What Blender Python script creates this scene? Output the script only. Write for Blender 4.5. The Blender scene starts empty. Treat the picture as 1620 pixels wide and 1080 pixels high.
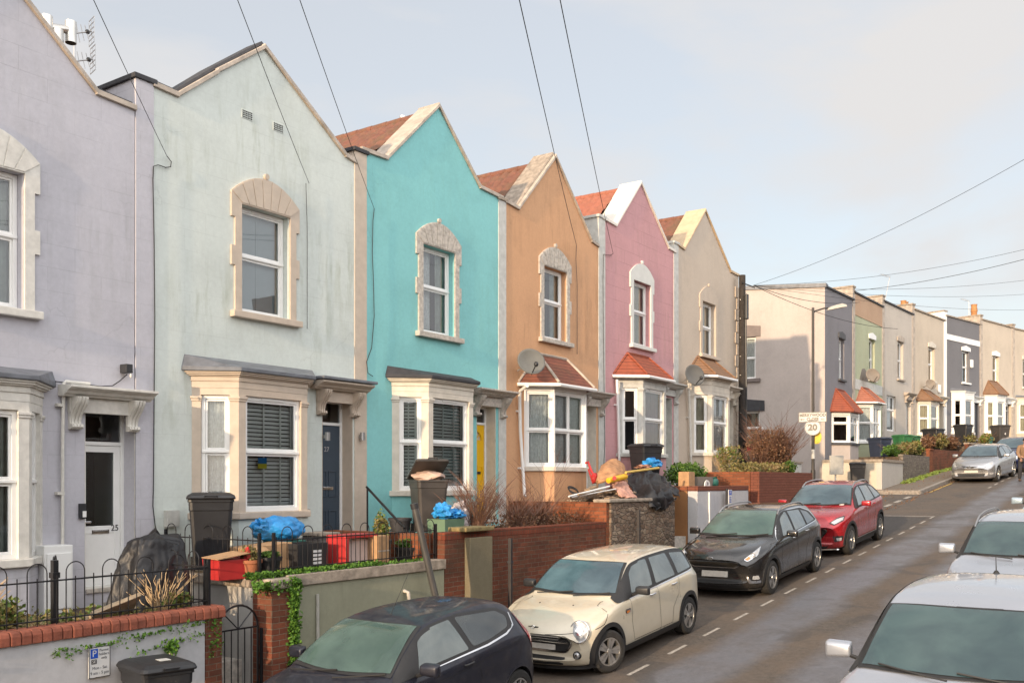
import bpy, bmesh, math, random
from mathutils import Vector, Matrix, noise
from mathutils.bvhtree import BVHTree
from mathutils.geometry import delaunay_2d_cdt
R_ = math.radians
SC = bpy.context.scene
COL = SC.collection
random.seed(7)

# ------------------------------------------------------------------ camera
FPX, CX, HY = 1540.0, 810.0, 762.0
ANG = math.atan((1880.0 - CX) / FPX)
SA, CA = math.sin(ANG), math.cos(ANG)
cam = bpy.data.objects.new('camera', bpy.data.cameras.new('camera'))
COL.objects.link(cam)
cam.data.sensor_width = 36.0
cam.data.lens = FPX / 1620.0 * 36.0
cam.data.shift_y = (HY - 540.0) / 1620.0
cam.data.clip_start = 0.1
cam.data.clip_end = 3000
cam.location = (0, 0, 0)
cam.rotation_euler = (R_(90), 0, ANG - R_(90))
SC.camera = cam

# ------------------------------------------------------------------ sky and sun
SUN_EL = R_(11.0)
SUN_AZ = R_(3.5)            # sun stands down the street (-X), a little to the road side of the terrace
sun_vec = Vector((-math.cos(SUN_EL) * math.cos(SUN_AZ), -math.cos(SUN_EL) * math.sin(SUN_AZ), math.sin(SUN_EL)))
world = bpy.data.worlds.new('World')
SC.world = world
world.use_nodes = True
wn, wl = world.node_tree.nodes, world.node_tree.links
wn.clear()
w_out = wn.new('ShaderNodeOutputWorld')
w_bg = wn.new('ShaderNodeBackground')
w_sky = wn.new('ShaderNodeTexSky')
w_sky.sky_type = 'NISHITA'
w_sky.sun_disc = False
w_sky.sun_elevation = SUN_EL
w_sky.sun_rotation = math.atan2(sun_vec.x, sun_vec.y)
w_sky.altitude = 50
w_sky.air_density = 1.0
w_sky.dust_density = 1.5
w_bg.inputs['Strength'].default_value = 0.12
tc = wn.new('ShaderNodeTexCoord')
mp = wn.new('ShaderNodeMapping')
mp.inputs['Scale'].default_value = (1.0, 1.6, 4.0)
mp.inputs['Rotation'].default_value = (0.3, 0.25, 0.5)
ns = wn.new('ShaderNodeTexNoise')
ns.inputs['Scale'].default_value = 1.7
ns.inputs['Detail'].default_value = 7
ns.inputs['Roughness'].default_value = 0.52
ns.inputs['Distortion'].default_value = 0.35
rp = wn.new('ShaderNodeValToRGB')
rp.color_ramp.elements[0].position = 0.40
rp.color_ramp.elements[0].color = (0.68, 0.68, 0.68, 1)
rp.color_ramp.elements[1].position = 0.58
rp.color_ramp.elements[1].color = (1.0, 1.0, 1.0, 1)
mx = wn.new('ShaderNodeMix')
mx.data_type = 'RGBA'
mx.inputs[7].default_value = (6.4, 6.35, 6.45, 1)     # thin high cloud
wl.new(tc.outputs['Generated'], mp.inputs['Vector'])
wl.new(mp.outputs[0], ns.inputs['Vector'])
wl.new(ns.outputs['Fac'], rp.inputs['Fac'])
wl.new(rp.outputs['Color'], mx.inputs[0])
wl.new(w_sky.outputs[0], mx.inputs[6])
# cloud brightness raised behind the camera to light the fronts, lower in view
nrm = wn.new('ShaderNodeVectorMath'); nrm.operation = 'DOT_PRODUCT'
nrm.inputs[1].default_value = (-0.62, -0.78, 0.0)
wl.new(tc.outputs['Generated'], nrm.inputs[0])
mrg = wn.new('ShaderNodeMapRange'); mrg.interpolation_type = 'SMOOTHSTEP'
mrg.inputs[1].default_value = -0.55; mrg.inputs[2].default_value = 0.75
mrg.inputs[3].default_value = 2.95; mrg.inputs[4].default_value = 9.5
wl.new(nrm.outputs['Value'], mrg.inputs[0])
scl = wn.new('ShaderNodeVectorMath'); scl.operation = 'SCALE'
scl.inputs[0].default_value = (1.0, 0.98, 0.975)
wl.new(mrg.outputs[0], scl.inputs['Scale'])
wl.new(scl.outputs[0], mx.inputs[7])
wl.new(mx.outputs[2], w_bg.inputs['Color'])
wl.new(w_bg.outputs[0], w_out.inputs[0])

sl = bpy.data.lights.new('sun', 'SUN')
sl.energy = 2.2
sl.angle = R_(0.9)
sl.color = (1.0, 0.74, 0.48)
so = bpy.data.objects.new('sun', sl)
COL.objects.link(so)
so.rotation_euler = sun_vec.to_track_quat('Z', 'Y').to_euler()
so.location = (-40, -5, 30)

SC.view_settings.view_transform = 'Standard'
SC.view_settings.look = 'None'
SC.view_settings.exposure = 1.18
SC.view_settings.gamma = 1.0
SC.render.engine = 'CYCLES'

# ------------------------------------------------------------------ materials
def lin(r, g=None, b=None):
    if g is None: r, g, b = r
    f = lambda c: c / 12.92 if c <= 0.04045 else ((c + 0.055) / 1.055) ** 2.4
    return (f(r / 255.0), f(g / 255.0), f(b / 255.0))

MATS = {}
def newmat(name):
    m = bpy.data.materials.new(name)
    m.use_nodes = True
    nt = m.node_tree
    b = nt.nodes['Principled BSDF']
    MATS[name] = m
    return m, nt, b

def sock(nt, a, b):
    nt.links.new(a, b)

def uvz(nt, mode='Object', sx=1.0, sz=1.0):
    """vector (x+0.99y, z, 0): lets 2-D patterns run on upright faces"""
    t = nt.nodes.new('ShaderNodeTexCoord')
    s = nt.nodes.new('ShaderNodeSeparateXYZ')
    c = nt.nodes.new('ShaderNodeCombineXYZ')
    a = nt.nodes.new('ShaderNodeMath'); a.operation = 'MULTIPLY_ADD'
    a.inputs[1].default_value = 0.99
    sock(nt, t.outputs[mode], s.inputs[0])
    sock(nt, s.outputs[1], a.inputs[0]); sock(nt, s.outputs[0], a.inputs[2])
    m1 = nt.nodes.new('ShaderNodeMath'); m1.operation = 'MULTIPLY'; m1.inputs[1].default_value = sx
    m2 = nt.nodes.new('ShaderNodeMath'); m2.operation = 'MULTIPLY'; m2.inputs[1].default_value = sz
    sock(nt, a.outputs[0], m1.inputs[0]); sock(nt, s.outputs[2], m2.inputs[0])
    sock(nt, m1.outputs[0], c.inputs[0]); sock(nt, m2.outputs[0], c.inputs[1])
    return c.outputs[0], t

def noise_n(nt, vec, scale, detail=4, rough=0.55, dist=0.0):
    n = nt.nodes.new('ShaderNodeTexNoise')
    n.inputs['Scale'].default_value = scale
    n.inputs['Detail'].default_value = detail
    n.inputs['Roughness'].default_value = rough
    n.inputs['Distortion'].default_value = dist
    if vec: sock(nt, vec, n.inputs['Vector'])
    return n.outputs['Fac']

def ramp(nt, fac, stops):
    r = nt.nodes.new('ShaderNodeValToRGB')
    e = r.color_ramp.elements
    while len(e) < len(stops): e.new(0.5)
    for i, (p, c) in enumerate(stops):
        e[i].position = p
        e[i].color = (*c, 1) if hasattr(c, '__len__') else (c, c, c, 1)
    sock(nt, fac, r.inputs[0])
    return r.outputs[0]

def mixc(nt, fac, a, b, mode='MIX'):
    m = nt.nodes.new('ShaderNodeMix'); m.data_type = 'RGBA'; m.blend_type = mode
    for v, i in ((fac, 0), (a, 6), (b, 7)):
        if hasattr(v, 'is_linked') or hasattr(v, 'node'): sock(nt, v, m.inputs[i])
        elif hasattr(v, '__len__'): m.inputs[i].default_value = (*v, 1)
        else: m.inputs[i].default_value = v
    return m.outputs[2]

def bump(nt, b, h, strength, dist=0.02, prev=None):
    n = nt.nodes.new('ShaderNodeBump')
    n.inputs['Strength'].default_value = strength
    n.inputs['Distance'].default_value = dist
    sock(nt, h, n.inputs['Height'])
    if prev: sock(nt, prev, n.inputs['Normal'])
    sock(nt, n.outputs[0], b.inputs['Normal'])
    return n.outputs[0]

def plain(name, col, rough=0.6, metal=0.0, var=0.12, scale=6.0, bmp=0.0, coat=0.0, spec=0.5, bscale=None):
    if name in MATS: return MATS[name]
    m, nt, b = newmat(name)
    t = nt.nodes.new('ShaderNodeTexCoord')
    n = noise_n(nt, t.outputs['Object'], scale, 5)
    c = ramp(nt, n, [(0.3, tuple(x * (1 - var) for x in col)), (0.7, tuple(min(1, x * (1 + var)) for x in col))])
    sock(nt, c, b.inputs['Base Color'])
    b.inputs['Roughness'].default_value = rough
    b.inputs['Metallic'].default_value = metal
    b.inputs['Coat Weight'].default_value = coat
    b.inputs['Coat Roughness'].default_value = 0.05
    b.inputs['Specular IOR Level'].default_value = spec
    if bmp:
        h = noise_n(nt, t.outputs['Object'], bscale or scale * 5, 6, 0.6)
        bump(nt, b, h, bmp)
    return m

def wallmat(name, col, stain=0.3, lines=0.5, rough=0.85, rough_bump=0.15, blockw=0.75, blockh=0.30, stain_col=(0.12, 0.13, 0.08), bs=60.0, low=None):
    if name in MATS: return MATS[name]
    m, nt, b = newmat(name)
    v, t = uvz(nt)
    o = t.outputs['Object']
    big = noise_n(nt, o, 0.9, 6, 0.6, 0.4)
    c = ramp(nt, big, [(0.25, tuple(x * 0.80 for x in col)), (0.5, col), (0.78, tuple(min(1, x * 1.10) for x in col))])
    fine = noise_n(nt, o, 14.0, 6, 0.7)
    c = mixc(nt, 0.35, c, ramp(nt, fine, [(0.3, tuple(x * 0.8 for x in col)), (0.7, tuple(min(1, x * 1.12) for x in col))]))
    # rain streaks: noise stretched down the wall
    vs, _ = uvz(nt, 'Object', 1.0, 0.14)
    st = noise_n(nt, vs, 6.0, 5, 0.65, 0.2)
    patch = noise_n(nt, o, 0.55, 3, 0.5)
    st = ramp(nt, st, [(0.48, 0.0), (0.8, 1.0)])
    pm = ramp(nt, patch, [(0.45, 0.0), (0.65, stain)])
    mm = nt.nodes.new('ShaderNodeMath'); mm.operation = 'MULTIPLY'
    sock(nt, st, mm.inputs[0]); sock(nt, pm, mm.inputs[1])
    c = mixc(nt, mm.outputs[0], c, stain_col)
    br = nt.nodes.new('ShaderNodeTexBrick')
    sock(nt, v, br.inputs['Vector'])
    br.inputs['Scale'].default_value = 1.0
    br.inputs['Brick Width'].default_value = blockw
    br.inputs['Row Height'].default_value = blockh
    br.inputs['Mortar Size'].default_value = 0.004
    br.inputs['Mortar Smooth'].default_value = 0.4
    ln = nt.nodes.new('ShaderNodeMath'); ln.operation = 'MULTIPLY'
    sock(nt, br.outputs['Fac'], ln.inputs[0])
    fade = noise_n(nt, o, 1.3, 4)
    sock(nt, ramp(nt, fade, [(0.38, 0.05 * lines), (0.62, lines)]), ln.inputs[1])
    c = mixc(nt, ln.outputs[0], c, tuple(x * 0.45 for x in col))
    sock(nt, c, b.inputs['Base Color'])
    b.inputs['Roughness'].default_value = rough
    b.inputs['Specular IOR Level'].default_value = 0.3
    # hairline cracks in patches
    cv = nt.nodes.new('ShaderNodeTexVoronoi'); cv.feature = 'DISTANCE_TO_EDGE'; cv.inputs['Scale'].default_value = .55
    dn = nt.nodes.new('ShaderNodeTexNoise'); dn.inputs['Scale'].default_value = 2.2; dn.inputs['Detail'].default_value = 6; sock(nt, o, dn.inputs['Vector'])
    dv = nt.nodes.new('ShaderNodeVectorMath'); dv.operation = 'MULTIPLY_ADD'; dv.inputs[1].default_value = (.9, .9, .9)
    sock(nt, dn.outputs['Color'], dv.inputs[0]); sock(nt, o, dv.inputs[2]); sock(nt, dv.outputs[0], cv.inputs['Vector'])
    cm = nt.nodes.new('ShaderNodeMath'); cm.operation = 'MULTIPLY'
    sock(nt, ramp(nt, cv.outputs['Distance'], [(0.0, 1.0), (.006, 0.0)]), cm.inputs[0]); sock(nt, ramp(nt, noise_n(nt, o, .7, 2), [(.54, 0.0), (.64, .26)]), cm.inputs[1])
    c = mixc(nt, cm.outputs[0], c, tuple(x * 0.4 for x in col))
    sock(nt, c, b.inputs['Base Color'])
    h = noise_n(nt, o, bs, 6, 0.65)
    p = bump(nt, b, h, rough_bump, 0.012)
    und = noise_n(nt, o, 2.2, 3)
    p = bump(nt, b, und, 0.25, 0.03, p)
    if lines > 0:
        inv = nt.nodes.new('ShaderNodeMath'); inv.operation = 'SUBTRACT'; inv.inputs[0].default_value = 1.0
        sock(nt, ln.outputs[0], inv.inputs[1])
        bump(nt, b, inv.outputs[0], 0.5, 0.006, p)
    return m

def brickmat(name, c1, c2, mortar, bw=0.225, bh=0.075, rough=0.9, dirt=0.4, soldier=False, dirtcol=(0.05, 0.045, 0.03)):
    if name in MATS: return MATS[name]
    m, nt, b = newmat(name)
    v, t = uvz(nt)
    o = t.outputs['Object']
    wob = nt.nodes.new('ShaderNodeTexNoise'); wob.inputs['Scale'].default_value = 3.0
    sock(nt, o, wob.inputs['Vector'])
    vm = nt.nodes.new('ShaderNodeVectorMath'); vm.operation = 'MULTIPLY_ADD'
    vm.inputs[1].default_value = (0.02, 0.02, 0.0)
    sock(nt, wob.outputs['Color'], vm.inputs[0]); sock(nt, v, vm.inputs[2])
    br = nt.nodes.new('ShaderNodeTexBrick')
    sock(nt, vm.outputs[0], br.inputs['Vector'])
    br.inputs['Scale'].default_value = 1.0
    br.inputs['Brick Width'].default_value = bw
    br.inputs['Row Height'].default_value = bh
    br.inputs['Mortar Size'].default_value = 0.006
    br.inputs['Mortar Smooth'].default_value = 0.3
    br.inputs['Bias'].default_value = 0.0
    if soldier: br.offset = 0.0
    br.inputs['Color1'].default_value = (*c1, 1)
    br.inputs['Color2'].default_value = (*c2, 1)
    br.inputs['Mortar'].default_value = (*mortar, 1)
    n1 = noise_n(nt, o, 1.6, 5, 0.6)
    n2 = noise_n(nt, o, 22, 5, 0.7)
    c = mixc(nt, ramp(nt, n1, [(0.42, 0.0), (0.72, dirt)]), br.outputs['Color'], dirtcol)
    c = mixc(nt, ramp(nt, n2, [(0.35, 0.0), (0.75, 0.45)]), c, tuple(x * 0.55 for x in c1))
    sock(nt, c, b.inputs['Base Color'])
    b.inputs['Roughness'].default_value = rough
    b.inputs['Specular IOR Level'].default_value = 0.25
    inv = nt.nodes.new('ShaderNodeMath'); inv.operation = 'SUBTRACT'; inv.inputs[0].default_value = 1.0
    sock(nt, br.outputs['Fac'], inv.inputs[1])
    p = bump(nt, b, inv.outputs[0], 0.8, 0.012)
    bump(nt, b, n2, 0.4, 0.01, p)
    return m

def stonemat(name, cols, scale=5.5, mortar=(0.12, 0.10, 0.08), flat=2.0):
    if name in MATS: return MATS[name]
    m, nt, b = newmat(name)
    v, t = uvz(nt, 'Object', 1.0, flat)
    vo = nt.nodes.new('ShaderNodeTexVoronoi'); vo.inputs['Scale'].default_value = scale
    ve = nt.nodes.new('ShaderNodeTexVoronoi'); ve.feature = 'DISTANCE_TO_EDGE'; ve.inputs['Scale'].default_value = scale
    sock(nt, v, vo.inputs['Vector']); sock(nt, v, ve.inputs['Vector'])
    s = nt.nodes.new('ShaderNodeSeparateXYZ'); sock(nt, vo.outputs['Color'], s.inputs[0])
    c = ramp(nt, s.outputs[0], [(i / (len(cols) - 1), q) for i, q in enumerate(cols)])
    n2 = noise_n(nt, t.outputs['Object'], 18, 6, 0.7)
    c = mixc(nt, ramp(nt, n2, [(0.4, 0.0), (0.7, 0.6)]), c, (0.05, 0.045, 0.035))
    e = ramp(nt, ve.outputs['Distance'], [(0.0, 1.0), (0.06, 0.0)])
    c = mixc(nt, e, c, mortar)
    sock(nt, c, b.inputs['Base Color'])
    b.inputs['Roughness'].default_value = 0.95
    h = ramp(nt, ve.outputs['Distance'], [(0.0, 0.0), (0.12, 1.0)])
    p = bump(nt, b, h, 0.9, 0.03)
    bump(nt, b, n2, 0.6, 0.02, p)
    return m

def tilemat(name, c1, c2, moss=0.3, row=0.0, mosscol=(0.10, 0.09, 0.04)):
    if name in MATS: return MATS[name]
    m, nt, b = newmat(name)
    t = nt.nodes.new('ShaderNodeTexCoord'); o = t.outputs['Object']
    n = noise_n(nt, o, 7, 5, 0.6)
    c = ramp(nt, n, [(0.3, c1), (0.7, c2)])
    n2 = noise_n(nt, o, 2.2, 5, 0.65)
    c = mixc(nt, ramp(nt, n2, [(0.45, 0.0), (0.75, moss)]), c, mosscol)
    h = noise_n(nt, o, 40, 5)
    if row:
        s = nt.nodes.new('ShaderNodeSeparateXYZ'); sock(nt, o, s.inputs[0])
        q = nt.nodes.new('ShaderNodeMath'); q.operation = 'MULTIPLY'; q.inputs[1].default_value = 1.0 / row
        fr = nt.nodes.new('ShaderNodeMath'); fr.operation = 'FRACT'
        sock(nt, s.outputs[2], q.inputs[0]); sock(nt, q.outputs[0], fr.inputs[0])
        dk = ramp(nt, fr.outputs[0], [(0.0, 1.0), (0.10, 0.85), (0.2, 0.0)])
        c = mixc(nt, dk, c, tuple(x * 0.35 for x in c1))
        p = bump(nt, b, fr.outputs[0], -0.8, 0.02)
        bump(nt, b, h, 0.3, 0.01, p)
    else:
        bump(nt, b, h, 0.3, 0.01)
    sock(nt, c, b.inputs['Base Color'])
    b.inputs['Roughness'].default_value = 0.8
    return m

def glassmat(name, tint=(0.5, 0.55, 0.55), base_refl=0.06, rough=0.0):
    """window pane: part mirror (Fresnel), part see-through"""
    if name in MATS: return MATS[name]
    m = bpy.data.materials.new(name); m.use_nodes = True; MATS[name] = m
    nt = m.node_tree; nt.nodes.clear()
    o = nt.nodes.new('ShaderNodeOutputMaterial')
    g = nt.nodes.new('ShaderNodeBsdfGlossy'); g.inputs['Roughness'].default_value = rough
    g.inputs['Color'].default_value = (0.95, 0.97, 1, 1)
    tr = nt.nodes.new('ShaderNodeBsdfTransparent'); tr.inputs['Color'].default_value = (*tint, 1)
    f = nt.nodes.new('ShaderNodeFresnel'); f.inputs['IOR'].default_value = 1.55
    a = nt.nodes.new('ShaderNodeMath'); a.operation = 'MULTIPLY_ADD'; a.inputs[1].default_value = 1.25; a.inputs[2].default_value = base_refl * .6
    a.use_clamp = True
    mx_ = nt.nodes.new('ShaderNodeMixShader')
    tcn = nt.nodes.new('ShaderNodeTexCoord')
    nn = noise_n(nt, tcn.outputs['Object'], 1.5, 2)
    bp = nt.nodes.new('ShaderNodeBump'); bp.inputs['Strength'].default_value = 0.04; bp.inputs['Distance'].default_value = 0.02
    sock(nt, nn, bp.inputs['Height']); sock(nt, bp.outputs[0], g.inputs['Normal'])
    sock(nt, f.outputs[0], a.inputs[0]); sock(nt, a.outputs[0], mx_.inputs[0])
    sock(nt, tr.outputs[0], mx_.inputs[1]); sock(nt, g.outputs[0], mx_.inputs[2]); sock(nt, mx_.outputs[0], o.inputs[0])
    return m

# ------------------------------------------------------------------ frames and mesh builder
class Fr:
    """plan frame: a runs along the wall, b is height, c stands out of the wall"""
    def __init__(s, ox, oy, ux, uy, oz=0.0):
        l = math.hypot(ux, uy); s.o = (ox, oy); s.u = (ux / l, uy / l); s.n = (uy / l, -ux / l); s.oz = oz
    def p(s, a, b, c=0.0):
        return (s.o[0] + a * s.u[0] + c * s.n[0], s.o[1] + a * s.u[1] + c * s.n[1], b + s.oz)
    def sub(s, a0, c0, a1, c1):
        p, q = s.p(a0, 0, c0), s.p(a1, 0, c1)
        return Fr(p[0], p[1], q[0] - p[0], q[1] - p[1], s.oz)

WM = {}      # world matrix of every parent, so children can be written in world coordinates
def inside(pt, poly):
    x, y = pt; r = False; n = len(poly)
    for i in range(n):
        x1, y1 = poly[i]; x2, y2 = poly[(i + 1) % n]
        if (y1 > y) != (y2 > y) and x < (x2 - x1) * (y - y1) / (y2 - y1) + x1: r = not r
    return r

def cdt(loops, extra=()):
    vs, es = [], []
    for L in loops:
        k = len(vs)
        vs += [Vector(p) for p in L]
        es += [(k + i, k + (i + 1) % len(L)) for i in range(len(L))]
    vs += [Vector(p) for p in extra]
    v, e, f, ov, oe, of = delaunay_2d_cdt(vs, es, [], 0, 1e-6)
    out = []
    for t in f:
        c = (sum(v[i].x for i in t) / 3, sum(v[i].y for i in t) / 3)
        if inside(c, loops[0]) and not any(inside(c, L) for L in loops[1:]): out.append(t)
    return v, out

class MB:
    def __init__(s): s.v = []; s.f = []
    def add(s, vs, fs):
        k = len(s.v); s.v += [tuple(q) for q in vs]; s.f += [tuple(i + k for i in f) for f in fs]; return s
    def hexa(s, P): return s.add(P, [(0, 3, 2, 1), (4, 5, 6, 7), (0, 1, 5, 4), (1, 2, 6, 5), (2, 3, 7, 6), (3, 0, 4, 7)])
    def box(s, x0, x1, y0, y1, z0, z1):
        return s.hexa([(x0, y0, z0), (x1, y0, z0), (x1, y1, z0), (x0, y1, z0), (x0, y0, z1), (x1, y0, z1), (x1, y1, z1), (x0, y1, z1)])
    def fbox(s, fr, a0, a1, b0, b1, c0, c1):
        p = fr.p
        return s.hexa([p(a0, b0, c1), p(a1, b0, c1), p(a1, b0, c0), p(a0, b0, c0), p(a0, b1, c1), p(a1, b1, c1), p(a1, b1, c0), p(a0, b1, c0)])
    def prism(s, fr, plan, b0, b1):
        n = len(plan); P = [fr.p(a, b0, c) for a, c in plan] + [fr.p(a, b1, c) for a, c in plan]
        return s.add(P, [tuple(range(n - 1, -1, -1)), tuple(range(n, 2 * n))] + [(i, (i + 1) % n, n + (i + 1) % n, n + i) for i in range(n)])
    def slab(s, fr, outline, holes, c0, c1):
        v, t = cdt([outline] + holes)
        P = [fr.p(q.x, q.y, c1) for q in v]; Q = [fr.p(q.x, q.y, c0) for q in v]
        s.add(P, t); s.add(Q, [f[::-1] for f in t])
        for L in [outline] + holes:
            n = len(L)
            s.add([fr.p(a, b, c1) for a, b in L] + [fr.p(a, b, c0) for a, b in L], [(i, n + i, n + (i + 1) % n, (i + 1) % n) for i in range(n)])
        return s
    def extr(s, fr, prof, a0, a1):
        """profile [(c,b)] run along the wall from a0 to a1"""
        n = len(prof); P = [fr.p(a0, b, c) for c, b in prof] + [fr.p(a1, b, c) for c, b in prof]
        return s.add(P, [tuple(range(n)), tuple(range(2 * n - 1, n - 1, -1))] + [(i, n + i, n + (i + 1) % n, (i + 1) % n) for i in range(n)])
    def cyl(s, p0, p1, r0, r1=None, n=10, cap=True):
        r1 = r0 if r1 is None else r1
        p0, p1 = Vector(p0), Vector(p1); d = (p1 - p0)
        if d.length < 1e-6: return s
        d.normalize(); x = d.orthogonal().normalized(); y = d.cross(x)
        P = [];
        for p, r in ((p0, r0), (p1, r1)):
            P += [p + (x * math.cos(2 * math.pi * i / n) + y * math.sin(2 * math.pi * i / n)) * r for i in range(n)]
        F = [(i, (i + 1) % n, n + (i + 1) % n, n + i) for i in range(n)]
        if cap: F += [tuple(range(n - 1, -1, -1)), tuple(range(n, 2 * n))]
        return s.add(P, F)
    def tube(s, pts, r, n=6, r1=None):
        pts = [Vector(p) for p in pts]; m = len(pts)
        if m < 2: return s
        d0 = (pts[1] - pts[0]).normalized(); x = d0.orthogonal().normalized(); P = []
        for k, p in enumerate(pts):
            d = (pts[min(k + 1, m - 1)] - pts[max(k - 1, 0)]).normalized()
            x = (x - d * x.dot(d)).normalized(); y = d.cross(x)
            rr = r if r1 is None else r + (r1 - r) * k / (m - 1)
            P += [p + (x * math.cos(2 * math.pi * i / n) + y * math.sin(2 * math.pi * i / n)) * rr for i in range(n)]
        F = [(k * n + i, k * n + (i + 1) % n, (k + 1) * n + (i + 1) % n, (k + 1) * n + i) for k in range(m - 1) for i in range(n)]
        F += [tuple(range(n - 1, -1, -1)), tuple(range((m - 1) * n, m * n))]
        return s.add(P, F)
    def lathe(s, c, prof, n=24, axis='z', cap=True):
        """profile [(r,h)] around an axis through c"""
        P = []
        for r, h in prof:
            for i in range(n):
                a = 2 * math.pi * i / n
                if axis == 'z': P.append((c[0] + r * math.cos(a), c[1] + r * math.sin(a), c[2] + h))
                else: P.append((c[0] + r * math.cos(a), c[1] + h, c[2] + r * math.sin(a)))
        m = len(prof)
        F = [(k * n + i, k * n + (i + 1) % n, (k + 1) * n + (i + 1) % n, (k + 1) * n + i) for k in range(m - 1) for i in range(n)]
        if cap: F += [tuple(range(n - 1, -1, -1)), tuple(range((m - 1) * n, m * n))]
        return s.add(P, F)
    def blob(s, c, rad, amp=0.2, freq=2.0, seed=0, sub=3, flatz=None):
        bm = bmesh.new(); bmesh.ops.create_icosphere(bm, subdivisions=sub, radius=1.0)
        P = []
        for v in bm.verts:
            q = v.co; k = 1 + amp * noise.fractal(q * freq + Vector((seed * 7.3, seed * 3.1, 0)), 0.9, 2.0, 4)
            w = Vector((q.x * rad[0] * k, q.y * rad[1] * k, q.z * rad[2] * k))
            if flatz is not None and w.z < flatz: w.z = flatz + (w.z - flatz) * 0.1
            P.append(Vector(c) + w)
        F = [[v.index for v in f.verts] for f in bm.faces]; bm.free()
        return s.add(P, F)
    def grid(s, fn, nu, nv):
        P = [fn(i / nu, j / nv) for j in range(nv + 1) for i in range(nu + 1)]
        return s.add(P, [(j * (nu + 1) + i, j * (nu + 1) + i + 1, (j + 1) * (nu + 1) + i + 1, (j + 1) * (nu + 1) + i) for j in range(nv) for i in range(nu)])
    def leaf(s, p, size, rnd=random):
        p = Vector(p); d = Vector((rnd.uniform(-1, 1), rnd.uniform(-1, 1), rnd.uniform(-.6, 1))).normalized(); e = d.orthogonal().normalized()
        e.rotate(Matrix.Rotation(rnd.uniform(0, 6.28), 3, d)); w = size * 0.45
        k = d.cross(e) * size * 0.15
        return s.add([p, p + d * size * .5 + e * w + k, p + d * size, p + d * size * .5 - e * w + k], [(0, 1, 2), (0, 2, 3)])
    def build(s, name, mat, parent=None, smooth=False, bevel=0.0, local=False, angle=40, solid=0.0, recalc=True):
        me = bpy.data.meshes.new(name)
        V = s.v
        if parent is not None and not local:
            inv = WM[parent.name].inverted(); V = [inv @ Vector(q) for q in V]
        me.from_pydata([tuple(q) for q in V], [], s.f)
        me.validate()
        bm = bmesh.new(); bm.from_mesh(me)
        if smooth or bevel: bmesh.ops.remove_doubles(bm, verts=bm.verts, dist=1e-5)
        if recalc: bmesh.ops.recalc_face_normals(bm, faces=bm.faces)
        if bevel:
            ed = [e for e in bm.edges if len(e.link_faces) == 2 and e.calc_face_angle(0) > 0.5]
            try: bmesh.ops.bevel(bm, geom=ed, offset=bevel, segments=2, profile=0.6, affect='EDGES', clamp_overlap=True)
            except Exception: pass
        bm.to_mesh(me); bm.free()
        if smooth:
            for p in me.polygons: p.use_smooth = True
            me.set_sharp_from_angle(angle=R_(angle))
        me.materials.append(mat)
        o = bpy.data.objects.new(name, me); COL.objects.link(o)
        if solid:
            md = o.modifiers.new('thickness', 'SOLIDIFY'); md.thickness = solid; md.offset = 0
        if parent is not None:
            o.parent = parent; WM[o.name] = WM[parent.name]
        else:
            WM[o.name] = Matrix.Identity(4)
        return o

def thing(name, label, cat, loc=(0, 0, 0), rz=0.0, group=None, ry=0.0):
    o = bpy.data.objects.new(name, None); COL.objects.link(o)
    o.location = loc; o.rotation_euler = (0, ry, rz); o.empty_display_size = 0.2
    o['label'] = label; o['category'] = cat
    if group: o['group'] = group
    WM[o.name] = Matrix.Translation(loc) @ Matrix.Rotation(rz, 4, 'Z') @ Matrix.Rotation(ry, 4, 'Y')
    return o
def tag(o, label, cat, group=None):
    o['label'] = label; o['category'] = cat
    if group: o['group'] = group
    return o
def struct(mb, name, mat, **k):
    o = mb.build(name, mat, **k); o['kind'] = 'structure'; return o
def kids(o): return [c for c in bpy.data.objects if c.parent == o]
def dup(root, loc, rz=None, label=None):
    r = root.copy(); COL.objects.link(r); r.location = loc
    if rz is not None: r.rotation_euler = (0, root.rotation_euler[1], rz)
    if label: r['label'] = label
    WM[r.name] = Matrix.Translation(loc) @ Matrix.Rotation(r.rotation_euler[2], 4, 'Z')
    for ch in kids(root):
        c = ch.copy(); COL.objects.link(c); c.parent = r
        for g in kids(ch):
            d = g.copy(); COL.objects.link(d); d.parent = c
    return r
def text(name, s, size, mat, parent, M, ext=0.002, align='CENTER', sx=1.0, bold=0.0):
    """lettering; M takes text space (x right, y up, z out) to world"""
    cu = bpy.data.curves.new('tmp', 'FONT'); cu.body = s; cu.size = size; cu.extrude = ext; cu.offset = bold
    cu.align_x = align; cu.align_y = 'CENTER'; cu.resolution_u = 3
    t = bpy.data.objects.new('tmp', cu); COL.objects.link(t)
    dg = bpy.context.evaluated_depsgraph_get(); dg.update()
    me = bpy.data.meshes.new_from_object(t.evaluated_get(dg))
    V = [M @ Vector((q.co.x * sx, q.co.y, q.co.z)) for q in me.vertices]
    F = [tuple(p.vertices) for p in me.polygons]
    bpy.data.objects.remove(t); bpy.data.curves.remove(cu); bpy.data.meshes.remove(me)
    mb = MB(); mb.add(V, F)
    return mb.build(name, mat, parent)
def TM(fr, a, b, c):
    """text matrix on a wall frame"""
    o = Vector(fr.p(a, b, c)); u = Vector((fr.u[0], fr.u[1], 0)); n = Vector((fr.n[0], fr.n[1], 0))
    M = Matrix.Identity(4)
    for i in range(3):
        M[i][0] = u[i]; M[i][1] = (0, 0, 1)[i]; M[i][2] = n[i]; M[i][3] = o[i]
    return M
def U(px, py, F):
    """world point seen at photo pixel px,py at forward distance F"""
    r = F * (px - CX) / FPX; z = -F * (py - HY) / FPX
    return Vector((r * SA + F * CA, -r * CA + F * SA, z))
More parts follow.
